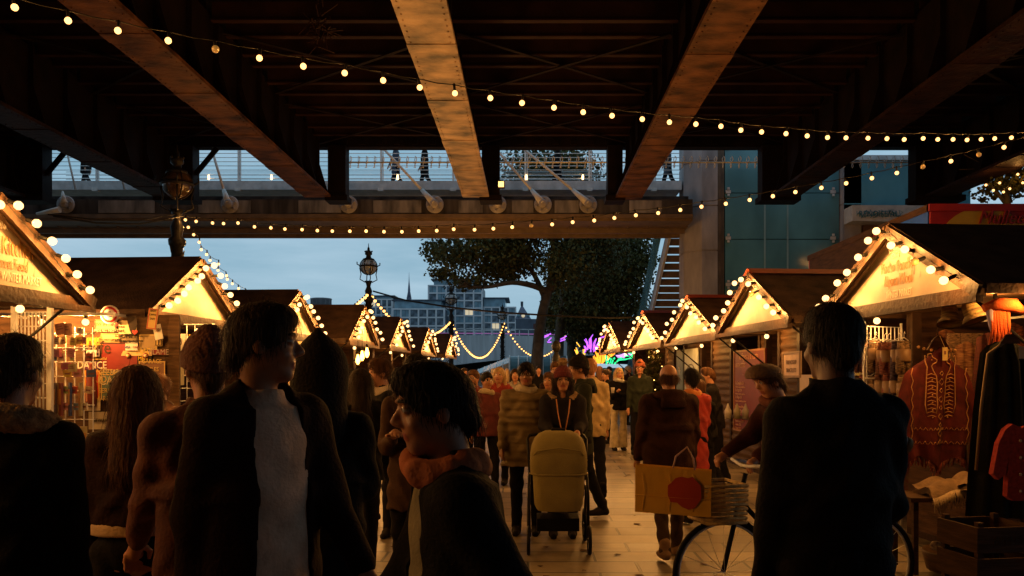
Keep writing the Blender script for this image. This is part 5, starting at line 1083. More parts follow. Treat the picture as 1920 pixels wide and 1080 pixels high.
tree('plane_tree', 'second plane tree with the dense crown beside the stair', 46, [(1046, 735), (1048, 640), (1052, 590), (1060, 540)],
     [([(1055, 560), (1080, 520), (1110, 480), (1150, 450)], .2, .06, 1), ([(1056, 560), (1050, 510), (1040, 450)], .16, .06, 0)],
     [(1150, 500, 75, 65, 0, 3), (1110, 560, 75, 60, 0, 3), (1175, 560, 52, 55, 1, 2.4), (1195, 480, 36, 48, 0, 2), (1140, 450, 60, 50, 1, 2.8), (1080, 600, 50, 40, 1, 2.4), (1160, 610, 50, 30, 1, 2), (1120, 500, 90, 90, 2, 3)], 26000, .1, 22, .3, .2)
tree('plane_tree', 'third plane tree with pale trunk behind the purple neon', 50, [(1072, 735), (1071, 650), (1074, 600), (1082, 560)], [([(1080, 575), (1110, 540), (1130, 500)], .15, .06, 0)],
     [(1100, 600, 60, 45, 0, 3), (1130, 640, 60, 26, 0, 3), (1060, 560, 45, 45, 2, 2.5), (1035, 590, 24, 40, 3, 2), (1200, 620, 30, 40, 4, 2)], 12000, .11, 23, .3, .2)
tree('bare_tree', 'sparse tree hung with fairy bulbs above the drinks kiosk', 22, [(1895, 470), (1890, 400), (1885, 350)], [([(1885, 380), (1860, 350), (1840, 330)], .06, .02, 0), ([(1887, 370), (1900, 340), (1930, 310)], .06, .02, 0), ([(1886, 365), (1870, 345), (1872, 320)], .04, .015, 0)],
     [(1880, 350, 40, 24, 0, 1.2), (1910, 330, 30, 24, 0, 1)], 1500, .06, 24, .12, .08, gr=None)
festoon('few starry bulbs strung in the sparse tree', [at(x, y, 20.5) for x, y in ((1848, 345), (1862, 355), (1875, 341), (1882, 358), (1893, 352), (1909, 325), (1918, 341))], 'festoon strings across the walk', mesh=BULB_STRAND)
def dark_hedge():
    t = thing('leafy_shrub', 'dark shrub pricked with small lights beside the last landward hut', 'shrub', (at(1225, 700, 19.5).x, 19.5, .2)); m = MB(); m.tube([(0, 0, 0), (0, 0, 1.8)], .04, 6); m.build('stem', M['bark'], t)
    leaf_cloud('foliage', None, [(0, 0, 1.2, .35, .3, .9)], 1500, .05, [M['leaf'], M['leaf2']], t, 31)
    for k in range(9): m = MB(); m.ball((0, 0, 0), .012, 6); m.build('fairy_light', mat('fairy', (1, .8, .5), emit=(1, .5, .12), es=6, var=0), t, (random.uniform(-.3, .3), -.28, random.uniform(.6, 2)))
dark_hedge()

# ================================================================ pods, neon plants
def pod(px0, px1, Y, lab):
    x0, x1 = at(px0, 0, Y).x, at(px1, 0, Y).x; W = x1 - x0; t = thing('glazed_pod', lab, 'pod', (x0, Y, 0), group='rounded teal dining pods'); r = 1.3; n = 3
    teal = mat('teal_canvas', (.06, .16, .2), .25, .3, 1, 0)
    prof = [(0, 0), (0, .9)] + [(1.05 * (1 - math.cos(a)), .9 + 1.75 * math.sin(a)) for a in [math.pi * k / 16 for k in range(1, 16)]] + [(2.1, .9), (2.1, 0)]
    for k in range(n):
        m = MB(); a, b_ = W * k / n + .03, W * (k + 1) / n - .03
        for (y0, z0), (y1, z1) in zip(prof[:-1], prof[1:]): m.add([(a, y0, z0), (b_, y0, z0), (b_, y1, z1), (a, y1, z1)], [(0, 1, 2, 3)], 0, True)
        m.build('canvas_panel', teal, t)
    for k in range(n + 1):
        m = MB(); m.tube([(W * k / n, y - .02, z + .01) for y, z in prof], .04, 6); m.build('hoop', M['white'], t)
    m = MB(); m.tube([(0, -.03, .95), (W, -.03, .95)], .04, 6); m.tube([(0, .15, 1.6), (W, .15, 1.6)], .035, 6); m.build('rail', M['white'], t)
pod(955, 1006, 43, 'rounded teal dining pod left of the big tree trunk'); pod(1018, 1064, 43.5, 'rounded teal dining pod between the tree trunks')
def long_pod():
    Y = 46; t = thing('low_canopy', 'low pale blue ribbed canopy running under the road bridge', 'canopy', (at(893, 0, Y).x, Y, 0)); W = at(955, 0, Y).x - at(893, 0, Y).x
    m = MB(); m.add([(0, 0, 1.7), (W, 0, 2.35), (W, 2, 2.7), (0, 2, 2.0)], [(0, 1, 2, 3)]); m.add([(0, 0, .2), (W, 0, .2), (W, 0, 2.35), (0, 0, 1.7)], [(0, 1, 2, 3)]); m.build('canvas_panel', mat('teal_canvas', ()), t)
    for k in range(6): m = MB(); u = k / 5; m.tube([(W * u, -.03, .2), (W * u, -.03, 1.7 + .65 * u), (W * u, 2, 2.0 + .7 * u)], .035, 5); m.build('hoop', M['white'], t)
long_pod()
def neon(name, label, Y, col, strokes, es=2.4, r=.017):
    t = thing(name, label, 'neon sculpture', (0, 0, 0)); o0 = at(*strokes[0][-1], Y); t.location = o0; mm = mat('neon_%s' % name, col, emit=col, es=es, var=0); rr = random.Random(len(strokes))
    strokes = [q_ for s in strokes for q_ in (s, [(x + rr.uniform(-2.5, 2.5), y + rr.uniform(-2, 2)) for x, y in s])]
    for s in strokes:
        m = MB(); m.tube([at(x, y, Y + rr.uniform(-.4, .4) * 0 + .0) - Vector(o0) + Vector((0, rr.uniform(-.03, .03), 0)) for x, y in s], r, 6); m.build('neon_tube', mm, t)
def c6(*p): return [(x / 6 + 1080, y / 6 + 600) for x, y in p]
neon('orange_neon_plant', 'tall orange neon plant of branching tubes', 30, (1, .30, .02), [c6((260, 280), (262, 330), (285, 380), (275, 480)), c6((215, 350), (235, 400), (250, 490)), c6((205, 400), (225, 450), (240, 490)), c6((335, 190), (355, 290), (330, 340), (305, 360), (295, 470)), c6((400, 260), (360, 310), (330, 345)), c6((340, 335), (330, 400), (318, 470)), c6((430, 320), (390, 370), (360, 400), (340, 480)), c6((435, 350), (390, 390), (355, 430)), c6((440, 375), (400, 400), (365, 440), (350, 480)), c6((310, 350), (300, 420), (300, 490)), c6((245, 370), (262, 430), (265, 490)), c6((230, 420), (250, 460))])
neon('purple_neon_plant', 'purple neon plant of upright curved fronds', 31, (.5, .12, 1), [c6((95, 220), (120, 260), (135, 330)), c6((120, 240), (130, 290), (132, 335)), c6((185, 170), (155, 230), (150, 320)), c6((160, 210), (165, 280), (170, 360)), c6((265, 240), (235, 280), (210, 340)), c6((225, 210), (200, 260), (192, 330)), c6((270, 215), (330, 190), (400, 180)), c6((280, 200), (340, 180), (420, 150)), c6((320, 90), (325, 110)), c6((100, 300), (115, 340)), c6((245, 300), (250, 330)), c6((370, 120), (395, 130)), c6((450, 120), (420, 180), (400, 240)), c6((90, 290), (105, 330), (110, 360)), c6((200, 290), (215, 320), (195, 360))], es=1.6)
neon('green_neon_plant', 'green and violet neon plant spreading low beside the hut', 29, (.03, 1, .35), [c6((345, 500), (350, 450), (345, 400)), c6((380, 490), (390, 450), (410, 430)), c6((400, 495), (415, 450), (440, 430)), c6((430, 490), (480, 445), (560, 440), (630, 430), (670, 400)), c6((650, 370), (670, 390), (672, 420)), c6((560, 400), (620, 410), (665, 385)), c6((360, 480), (370, 440), (390, 420)), c6((470, 440), (520, 430)), c6((600, 370), (640, 380), (660, 430))], es=1.3)
neon('violet_neon_plant', 'pale violet neon leaves above the green neon plant', 29.3, (.75, .4, 1), [c6((450, 400), (500, 395), (560, 370)), c6((480, 420), (520, 415), (560, 400), (590, 400)), c6((540, 380), (560, 395), (545, 420)), c6((600, 365), (590, 390), (610, 415)), c6((640, 375), (620, 395))], es=1.2)
neon('purple_neon_branch', 'scattered purple neon strokes between the tree trunks', 33, (.5, .12, 1), [[(1021, 630), (1033, 626)], [(1023, 632), (1029, 628)], [(1029, 638), (1034, 633)], [(1050, 640), (1060, 636)], [(1052, 636), (1061, 631)], [(1026, 641), (1032, 642)]], es=1.6, r=.02)
neon('yellow_neon_coil', 'small amber neon coils behind the beige jacket', 33, (1, .5, .05), [c6((5, 250), (35, 290)), c6((0, 310), (25, 370)), c6((80, 330), (85, 390)), c6((95, 335), (98, 390)), c6((0, 340), (20, 385))], es=2)
# teal kiosk behind the neon
m = MB(); m.box(-1.1, 1.1, 0, 1, 0, 1.6); m.box(-1.3, 1.3, -.2, 1.2, 1.6, 1.75)
tag(m.build('teal_booth', mat('teal_booth', (.02, .2, .3), .4, .3, 2, 0), None, (at(1172, 0, 34).x, 34, .2)), 'teal booth standing behind the green neon plant', 'booth')

def litter():
    g = np.random.default_rng(9); n = 260; P = np.stack([g.uniform(-3.2, 3.4, n), g.uniform(3, 22, n) , np.zeros(n)], 1); P[:, 2] = [ground_z(y) + .006 for y in P[:, 1]]; a = g.uniform(0, 6.28, n); s = g.uniform(.015, .045, n); V = []
    for k in range(5): b = a + k * 1.2566; V.append(np.stack([P[:, 0] + s * np.cos(b) * (1.3 if k == 0 else 1), P[:, 1] + s * np.sin(b), P[:, 2] + .004 * (k % 2)], 1))
    V = np.stack(V, 1).reshape(-1, 3); tag(np_mesh('fallen_leaves', V, np.arange(n * 5).reshape(n, 5), mat('fallen_leaf', (.09, .045, .02), .8, .5, 2, 0), smooth=False), 'scattered fallen leaves and litter on the paving', kind='stuff')
litter()
# ================================================================ people: distance-field bodies turned into continuous meshes
f32 = np.float32
class Field:
    def __init__(s, lo, hi, h):
        s.lo = np.array(lo, float); s.h = h; s.n = np.ceil((np.array(hi) - s.lo) / h).astype(int) + 1; s.F = np.full(s.n, .3, f32)
        s.ax = [(s.lo[i] + h * np.arange(s.n[i])).astype(f32) for i in range(3)]
    def sub(s, lo, hi, pad=.05):
        sl = []
        for i in range(3):
            a = int(max(0, math.floor((lo[i] - pad - s.lo[i]) / s.h))); b_ = int(min(s.n[i], math.ceil((hi[i] + pad - s.lo[i]) / s.h) + 1)); sl.append(slice(a, max(b_, a)))
        return tuple(sl), s.ax[0][sl[0]][:, None, None], s.ax[1][sl[1]][None, :, None], s.ax[2][sl[2]][None, None, :]
    def merge(s, sl, d, k, op='u'):
        A = s.F[sl]
        if A.size == 0: return
        if op == 'u':
            h_ = np.clip(.5 + .5 * (A - d) / k, 0, 1); s.F[sl] = A * (1 - h_) + d * h_ - k * h_ * (1 - h_)
        elif op == 's':
            h_ = np.clip(.5 - .5 * (A + d) / k, 0, 1); s.F[sl] = A * (1 - h_) + (-d) * h_ + k * h_ * (1 - h_)
    def cap(s, a, b, ra, rb, k=.02, op='u', sc=(1, 1, 1)):
        a = np.array(a, float); b = np.array(b, float); R_ = max(ra, rb) / min(sc) * 1.0
        sl, X, Y, Z = s.sub(np.minimum(a, b) - R_ * 1.4, np.maximum(a, b) + R_ * 1.4)
        d = (b - a) * sc; l2 = max(float(d @ d), 1e-9); px, py, pz = (X - a[0]) * sc[0], (Y - a[1]) * sc[1], (Z - a[2]) * sc[2]
        t = np.clip((px * d[0] + py * d[1] + pz * d[2]) / l2, 0, 1); r = ra + (rb - ra) * t
        dist = np.sqrt((px - t * d[0]) ** 2 + (py - t * d[1]) ** 2 + (pz - t * d[2]) ** 2) - r
        s.merge(sl, dist.astype(f32), k, op)
    def ell(s, c, r, k=.02, op='u', M3=None):
        R_ = max(r) if M3 is not None else None
        lo = np.array(c) - (R_ or np.array(r)); hi = np.array(c) + (R_ or np.array(r)); sl, X, Y, Z = s.sub(lo, hi)
        px, py, pz = X - c[0], Y - c[1], Z - c[2]
        if M3 is not None:
            px, py, pz = [px * M3[0][i] + py * M3[1][i] + pz * M3[2][i] for i in range(3)]
        q_ = np.sqrt((px / r[0]) ** 2 + (py / r[1]) ** 2 + (pz / r[2]) ** 2); s.merge(sl, ((q_ - 1) * min(r)).astype(f32), k, op)
    def tapered(s, z0, z1, a0, b0, a1, b1, cy0=0, cy1=0, k=.03, rip=None):
        """elliptic trunk between two heights (z0<z1)"""
        A = max(a0, a1); B = max(b0, b1) + max(abs(cy0), abs(cy1)); sl, X, Y, Z = s.sub((-A, -B, z0), (A, B, z1), .08); t = np.clip((Z - z0) / (z1 - z0), 0, 1)
        a_ = a0 + (a1 - a0) * t; b_ = b0 + (b1 - b0) * t; cy_ = cy0 + (cy1 - cy0) * t; q_ = np.sqrt((X / a_) ** 2 + ((Y - cy_) / b_) ** 2); d = (q_ - 1) * np.minimum(a_, b_)
        if rip: d = d - rip[0] * np.abs(np.sin(Z * math.pi / rip[1]))
        d = np.maximum(d, np.maximum(z0 - Z, Z - z1)); s.merge(sl, d.astype(f32), k)
    def cutplane(s, n, c):   # keep side where n.p < c
        X, Y, Z = s.ax[0][:, None, None], s.ax[1][None, :, None], s.ax[2][None, None, :]; s.F = np.maximum(s.F, (n[0] * X + n[1] * Y + n[2] * Z - c).astype(f32))
    def wrinkle(s, amp, seed=0):
        X, Y, Z = s.ax[0][:, None, None], s.ax[1][None, :, None], s.ax[2][None, None, :]; p = seed * 1.7
        s.F = s.F + (amp * np.sin(19 * X + 3 * np.sin(11 * Z + p) + p) * np.sin(23 * Z + 5 * np.sin(9 * X + p) + 7 * Y) + amp * .6 * np.sin(41 * Z + 13 * Y + 4 * np.sin(17 * X + p))).astype(f32)
    def mesh(s):
        F = s.F; F[0] = F[-1] = .1; F[:, 0] = F[:, -1] = .1; F[:, :, 0] = F[:, :, -1] = .1
        S = F < 0; n = F.shape; c = np.zeros([k - 1 for k in n], np.int8)
        for dx in (0, 1):
            for dy in (0, 1):
                for dz in (0, 1): c += S[dx:n[0] - 1 + dx, dy:n[1] - 1 + dy, dz:n[2] - 1 + dz]
        act = np.argwhere((c > 0) & (c < 8)); 
        if len(act) == 0: return np.zeros((0, 3)), np.zeros((0, 4), int)
        idm = np.full(c.shape, -1, np.int64); idm[tuple(act.T)] = np.arange(len(act)); P = np.zeros((len(act), 3)); W = np.zeros(len(act)); cor = [(x, y, z) for x in (0, 1) for y in (0, 1) for z in (0, 1)]
        for a in cor:
            for ax in range(3):
                if a[ax]: continue
                b_ = list(a); b_[ax] = 1; fa = F[tuple((act + a).T)]; fb = F[tuple((act + b_).T)]; m_ = (fa < 0) != (fb < 0); t = fa[m_] / (fa[m_] - fb[m_]); q_ = np.array(a, float)[None].repeat(m_.sum(), 0); q_[:, ax] = t; P[m_] += q_; W[m_] += 1
        V = s.lo + (act + P / W[:, None]) * s.h; Q = []
        for ax in range(3):
            o1, o2 = [(1, 2), (2, 0), (0, 1)][ax]; sl0 = [slice(1, -1)] * 3; sl0[ax] = slice(0, -1); sl1 = [slice(1, -1)] * 3; sl1[ax] = slice(1, None)
            A, B = S[tuple(sl0)], S[tuple(sl1)]; e = np.argwhere(A != B)
            if not len(e): continue
            off = np.ones(3, int); off[ax] = 0; e = e + off; inside = S[tuple(e.T)]
            d1 = np.zeros(3, int); d1[o1] = 1; d2 = np.zeros(3, int); d2[o2] = 1
            q_ = np.stack([idm[tuple((e - d1 - d2).T)], idm[tuple((e - d2).T)], idm[tuple(e.T)], idm[tuple((e - d1).T)]], 1); q_[~inside] = q_[~inside][:, ::-1]; Q.append(q_)
        Q = np.concatenate(Q); Q = Q[(Q >= 0).all(1)]; return V, Q

SKIN = dict(light=mat('skin_light', (.48, .22, .12), .5, .12, 14, .05), mid=mat('skin_mid', (.33, .145, .075), .5, .12, 14, .05), dark=mat('skin_dark', (.13, .06, .035), .5, .12, 14, .05))
LIP = mat('lips', (.3, .08, .06), .4, .1, 10, 0); EYEW = mat('eye_white', (.6, .55, .5), .2, 0, 1, 0, var=0) if False else mat('eye_white', (.55, .5, .46), .2, var=0); IRIS = mat('iris', (.02, .012, .008), .15, var=0)
HAIRC = dict(black=(.012, .009, .008), dark=(.03, .017, .01), brown=(.09, .04, .018), ginger=(.3, .12, .04), blond=(.42, .27, .12), grey=(.25, .22, .2))
def hair_mat(c): return mat('hair_' + c, HAIRC[c], .55, .5, 30, .6, stretch=(1, 1, .12), bscale=120)
def cloth(name, c, fuzz=.3, rough=.85): return mat('cloth_' + name, c, rough, .3, 9, fuzz, bscale=70)
def vec(*a): return np.array(a, float)

def person(px, Y, h, face, label, jacket=('black_wool', (.006, .005, .005)), trousers=('dark_denim', (.008, .007, .009)), shoes=('dark_shoe', (.015, .012, .01)), hair='dark', style='short', skin='light',
           hat=None, stride=0., arms=((5, 8, 12), (-5, 8, 12)), lean=0, hem=.86, collar=None, hood=None, puffer=False, open_=None, band=None, glasses=False, scarf=None, res=None, female=False, head=(0, 0), bulk=1., z0=None, flare=False, X=None, gloves=False, extra=None, dx=0., sleeve_end=1.0, fingers=True):
    """face: 0 = towards the viewer, 90 = towards image left, -90 = image right, 180 = back view.
    arms: (swing forward deg, abduct deg, elbow bend deg) for the person's right, left"""
    X = (px - VX) * Y / FPX if X is None else X; z0 = ground_z(Y) if z0 is None else z0; s = h / 1.75
    if arms == ((5, 8, 12), (-5, 8, 12)):
        rp = random.Random(px * 13 + 5); arms = ((rp.uniform(-18, 20), rp.uniform(5, 14), rp.choice((8, 15, 30, 70, 95))), (rp.uniform(-18, 20), rp.uniform(5, 14), rp.choice((8, 15, 25, 60)))); stride = stride or rp.choice((0, 6, -8, 12, -14))
    t = thing('person', label, 'person', (X, Y, z0), R(180 - face)); res = res or (.0065 if Y < 3 else .009 if Y < 5.5 else .0115 if Y < 10 else .018)
    sw = .93 if female else 1.0; sh_x = .166 * sw * (.5 + .5 * bulk); sh_z = 1.43
    # joints
    hipx = .095; J = {}
    for sd_, sg in ((1, 1), (-1, -1)):
        th = R(stride * sg); knee = vec(sd_ * .1, .42 * math.sin(th), .93 - .42 * math.cos(th)); bend = R(max(0, -stride * sg) * 1.1 + (4 if stride else 0)); a2 = th - bend; ank = knee + vec(0, .42 * math.sin(a2), -.42 * math.cos(a2)); J[sd_] = (vec(sd_ * hipx, 0, .93), knee, ank, a2)
    drop = min(J[1][2][2], J[-1][2][2]) - .085
    A = {}
    for i, sd_ in ((0, 1), (1, -1)):
        sw_, ab, be = arms[i]; a, b_, c = R(sw_), R(ab * .6), R(be); S_ = vec(sd_ * sh_x, 0, sh_z - .02); d1 = vec(math.sin(b_) * sd_, math.sin(a) * math.cos(b_), -math.cos(a) * math.cos(b_)); d1 /= np.linalg.norm(d1); E = S_ + d1 * .28
        a2 = a + c; inw = (.0 if be < 30 else -.25) * sd_; d2 = vec(math.sin(b_) * sd_ * .5 + inw, math.sin(a2), -math.cos(a2)); d2 /= np.linalg.norm(d2); Wr = E + d2 * .25; A[sd_] = (S_, E, Wr, d2)
    ys = [p[1] for v in list(J.values()) for p in v[:3]] + [p[1] for v in A.values() for p in v[:3]] + [0]; xs = [abs(p[0]) for v in A.values() for p in v[:3]]
    zmin = min(J[1][2][2], J[-1][2][2]) - .12
    LO, HI = (-max(xs) - .2, min(ys) - .27, zmin), (max(xs) + .2, max(ys) + .32, 1.95)
    yaw, pit = R(head[0]), R(head[1]); HM = np.array((Matrix.Rotation(yaw, 3, 'Z') @ Matrix.Rotation(-pit, 3, 'X'))); hc = vec(0, .02 + .05 * math.sin(pit), 1.635)
    def hp(x, y, z): return hc + HM @ vec(x, y, z)
    def finish(nm, V, Q, mats, mi=None, parent=t):
        if not len(V): return None
        V = V.copy(); u = np.clip(V[:, 2] - .95, 0, None); V[:, 1] += math.tan(R(lean)) * u; V[:, 2] -= u * (1 - math.cos(R(lean))) ; V[:, 2] -= drop; V *= s
        return np_mesh(nm, V, Q, mats, parent, True, mi)
    # ------------------------------------------------ body
    f = Field(LO, HI, res)
    f.tapered(.9, 1.2, .14, .09, .13, .085, k=.05); f.ell((0, .0, 1.28), (.155 * sw, .1, .19), .05); f.ell((0, -.005, .95), (.155, .105, .11), .05)
    f.cap((-sh_x * .8, -.01, sh_z - .02), (sh_x * .8, -.01, sh_z - .02), .05, .05, .05); f.cap((0, -.012, 1.42), hp(0, -.025, -.07), .062, .052, .03)
    for sd_ in (1, -1):
        H_, K_, An, a2 = J[sd_]; f.cap(H_, K_, .075, .05, .03); f.cap(K_, An, .05, .035, .02); f.cap(An + vec(0, -.02, -.04), An + vec(0, .13, -.05), .032, .026, .02)
        S_, E, Wr, d2 = A[sd_]; f.cap(S_, E, .048, .038, .02); f.cap(E, Wr, .038, .025, .02)
        side = np.cross(d2, vec(0, 0, 1) if abs(d2[2]) < .8 else vec(0, 1, 0)); side /= np.linalg.norm(side); nrm_ = np.cross(side, d2); nrm_ *= (-1 if nrm_[2] > 0 and abs(d2[2]) < .8 else 1)
        if abs(d2[2]) >= .8: side, nrm_ = vec(0, 1, 0), vec(-sd_, 0, 0)
        kn = Wr + d2 * .085; f.cap(Wr, kn, .024, .03, .012, sc=(1, 1, 1))
        if res < .013 and fingers:
            for q_ in range(4):
                off = side * (q_ - 1.5) * .02; b1 = kn + off + d2 * .0; L1 = (.036, .042, .039, .03)[q_]; p1 = b1 + d2 * L1 + nrm_ * .008; p2 = p1 + d2 * L1 * .55 + nrm_ * L1 * .75; f.cap(b1, p1, .0105, .0095, .004); f.cap(p1, p2, .0095, .0085, .004)
            tb = Wr + d2 * .03 + side * .025; tm = tb + side * .03 + d2 * .035 + nrm_ * .01; f.cap(tb, tm, .013, .011, .008); f.cap(tm, tm + d2 * .03 + nrm_ * .01, .011, .009, .004)
        else: f.cap(kn, kn + d2 * .05 + nrm_ * .02, .026, .018, .01)
    def HE(c, r, k=.012, op='u'): f.ell(hp(*c), r, k, op, HM)
    def HC(a, b_, ra, rb, k=.008, op='u'): f.cap(hp(*a), hp(*b_), ra, rb, k, op)
    HE((0, -.012, .03), (.076, .097, .088), .02); HE((0, .022, -.038), (.059, .07, .076), .025); HC((-.012, .064, -.092), (.012, .064, -.092), .02, .02, .02)
    HC((0, .086, .014), (0, .108, -.02), .007, .0125, .01); HC((-.012, .098, -.026), (.012, .098, -.026), .009, .009, .008)
    for q_ in (1, -1):
        HE((q_ * .032, .1, .012), (.018, .014, .012), .01, 's'); HE((q_ * .032, .076, .011), (.0145, .0145, .0125), .003); HE((q_ * .074, -.01, -.004), (.010, .017, .028), .008); HE((q_ * .04, .062, -.03), (.02, .02, .018), .02)
        HC((q_ * .014, .09, .032), (q_ * .048, .08, .033), .0065, .005, .008)
    HC((-.02, .083, -.054), (.02, .083, -.054), .0075, .0075, .005); HC((-.014, .082, -.066), (.014, .082, -.066), .008, .008, .005)
    V, Q = f.mesh(); C = V[Q].mean(1); Lc = (C - hc) @ HM; mi = np.zeros(len(Q), int)
    near = (Lc[:, 1] > .07); mi[near & (np.abs(Lc[:, 0]) < .026) & (Lc[:, 2] < -.049) & (Lc[:, 2] > -.072)] = 1
    for q_ in (1, -1):
        dx_, dz_ = Lc[:, 0] - q_ * .032, Lc[:, 2] - .011; mi[near & ((dx_ / .0135) ** 2 + (dz_ / .007) ** 2 < 1)] = 2; mi[near & (dx_ ** 2 + dz_ ** 2 < .0062 ** 2)] = 3
    mi[near & (np.abs(np.abs(Lc[:, 0]) - .032) < .018) & (np.abs(Lc[:, 2] - .034) < .0045)] = 4
    if gloves: mi[(C[:, 2] < 1.1) | (np.linalg.norm(C[:, :2], axis=1) > .3)] = 3
    finish('body', V, Q, [SKIN[skin], LIP, EYEW, IRIS, hair_mat(hair)], mi)
    cres = max(res, .009)
    # ------------------------------------------------ trousers
    f = Field((-.3, LO[1], zmin), (.3, HI[1], 1.15), cres); f.ell((0, -.008, .97), (.17, .122, .12), .04)
    for sd_ in (1, -1):
        H_, K_, An, a2 = J[sd_]; f.cap(H_, K_, .092, .068, .03); f.cap(K_, An + vec(0, 0, .0), .068 if not flare else .08, .052 if not flare else .1, .02)
    f.wrinkle(.0045, px % 7); f.cutplane((0, 0, -1), -(zmin + .095)); V, Q = f.mesh(); finish('trousers', V, Q, cloth(*trousers))
    for sd_ in (1, -1):
        H_, K_, An, a2 = J[sd_]; f = Field((sd_ * .1 - .09, An[1] - .16, An[2] - .11), (sd_ * .1 + .09, An[1] + .25, An[2] + .12), max(cres, .01)); f.cap(An + vec(0, -.03, -.045), An + vec(0, .05, -.04), .045, .045, .03); f.cap(An + vec(0, .05, -.05), An + vec(0, .15, -.06), .045, .034, .02); f.cap(An, An + vec(0, 0, .06), .05, .05, .02); f.cutplane((0, 0, -1), -(An[2] - .083)); V, Q = f.mesh(); finish('shoe', V, Q, cloth(*shoes))
    # ------------------------------------------------ jacket
    f = Field((LO[0], LO[1], min(hem, .9) - .05), (HI[0], HI[1], 1.62), cres); B = bulk * (1.1 if open_ else 1); rip = (.014, .085) if puffer else None
    hw = .185 * B if hem > .8 else .2 * B
    f.tapered(hem, 1.2, hw, .146 * B, .175 * B * sw, .125 * B, k=.04, rip=rip); f.tapered(1.18, 1.44, .178 * B * sw, .128 * B, .165 * sw * B, .105 * B, -.0, -.01, k=.05, rip=rip); f.cap((-sh_x * .85, -.012, sh_z - .03), (sh_x * .85, -.012, sh_z - .03), .07 * B, .07 * B, .06)
    f.cap((-.07, -.015, 1.46), (.07, -.015, 1.46), .055, .055, .04)
    for sd_ in (1, -1):
        S_, E, Wr, d2 = A[sd_]; f.cap(S_, E, .066 * B, .055 * B, .035); f.cap(E, E + (Wr - E) * (.97 * sleeve_end), .053 * B, .04 * B, .03)
    if not collar == 'none': f.tapered(1.44, 1.535, .1, .092, .078, .08, -.012, .0, k=.02)
    if puffer:
        Zz = f.ax[2][None, None, :]; f.F = f.F - (.009 * np.abs(np.sin(Zz * math.pi / .075))).astype(f32)
    f.wrinkle(.003 if open_ else .0055, px % 5 + 1)
    if open_:
        X_, Y_, Z_ = f.ax[0][:, None, None], f.ax[1][None, :, None], f.ax[2][None, None, :]; wdt = open_[1]; d = np.maximum(np.abs(X_) - wdt * (1.0 + .4 * np.clip((1.5 - Z_), 0, 1)), -Y_ + .0); d = np.maximum(d, -Z_ + 0); f.F = np.maximum(f.F, -(d + 0 * Z_)).astype(f32)
    else:
        f.cap((0, .03, 1.56), (0, .05, 1.47), .05, .03, .02, 's')
    V, Q = f.mesh(); jk = finish('jacket', V, Q, cloth(*jacket))
    if open_:
        f = Field((-.25, -.2, hem - .02), (.25, .25, 1.6), cres); f.tapered(max(hem - .01, .8), 1.2, .187, .143, .17, .124, k=.03); f.tapered(1.18, 1.44, .168, .122, .14, .088, k=.04); f.ell((0, 0, 1.28), (.168, .118, .2), .04); f.tapered(1.42, 1.5, .085, .082, .072, .075, -.01, -.005, k=.02); f.wrinkle(.0015, 2); V, Q = f.mesh(); finish('shirt', V, Q, cloth(*open_[0]))
    if band:
        f = Field((-.26, -.2, band[1] - .02), (.26, .2, band[2] + .02), cres); f.tapered(band[1], band[2], hw + .006, .135 * B + .006, hw + .004, .135 * B + .004, k=.01); V, Q = f.mesh(); finish('hem_band', V, Q, cloth(*band[0]))
    if hood == 'down' or collar == 'fur' or hood == 'furdown':
        f = Field((-.22, -.25, 1.36), (.22, .22, 1.66), cres)
        for k in range(14):
            a = math.pi * (k / 13) * 1.5 - math.pi * .25; rr_ = .125; p = vec(rr_ * math.cos(a + math.pi) * 1.05, -.02 - .105 * math.sin(a) * 1.0, 1.46 + .035 * math.sin(a)); 
            if k: f.cap(pp, p, .042 if 'fur' in (collar or '') or hood == 'furdown' else .036, .042 if 'fur' in (collar or '') else .036, .02)
            pp = p
        if hood == 'down': f.ell((0, -.14, 1.4), (.12, .05, .09), .03)
        if collar == 'fur' or hood == 'furdown':
            X_, Y_, Z_ = f.ax[0][:, None, None], f.ax[1][None, :, None], f.ax[2][None, None, :]; f.F = f.F + (.008 * np.sin(190 * X_ + 40 * Z_) * np.sin(170 * Z_ + 90 * Y_) * np.sin(160 * Y_ + 50 * X_)).astype(f32)
        V, Q = f.mesh(); finish('fur_collar' if (collar == 'fur' or hood == 'furdown') else 'hood', V, Q, mat('fur_tan', (.32, .2, .1), .95, .5, 40, .7, bscale=150) if (collar == 'fur' or hood == 'furdown') else cloth(*jacket))
    if scarf:
        f = Field((-.2, -.2, 1.38), (.2, .2, 1.6), cres); 
        for k in range(13):
            a = 2 * math.pi * k / 12; p = vec(.085 * math.cos(a), .085 * math.sin(a) + .005, 1.485 + .015 * math.sin(a * 2))
            if k: f.cap(pp, p, .036, .036, .015)
            pp = p
        f.wrinkle(.004, 4); V, Q = f.mesh(); finish('scarf', V, Q, cloth(*scarf))
    # ------------------------------------------------ hair / hats, built in head space then moved
    def flyaways(V, Q, ln, n, wdt):
        a, b_, c_ = V[Q[:, 0]], V[Q[:, 1]], V[Q[:, 2]]; nr = np.cross(b_ - a, c_ - a); nr /= np.linalg.norm(nr, axis=1)[:, None] + 1e-9; g_ = np.random.default_rng(len(V)); i = g_.integers(0, len(Q), n); p = a[i]; nn = nr[i]
        dn = vec(0, 0, -1) - nn * (-nn[:, 2:3]); dn += g_.normal(size=(n, 3)) * .16; dn /= np.linalg.norm(dn, axis=1)[:, None] + 1e-9; sd = np.cross(nn, dn) * wdt; P0 = p + nn * .001; out_ = []
        st_ = g_.uniform(.5, 1.2, n)[:, None] * ln; lift = g_.uniform(.0, .011, n)[:, None]
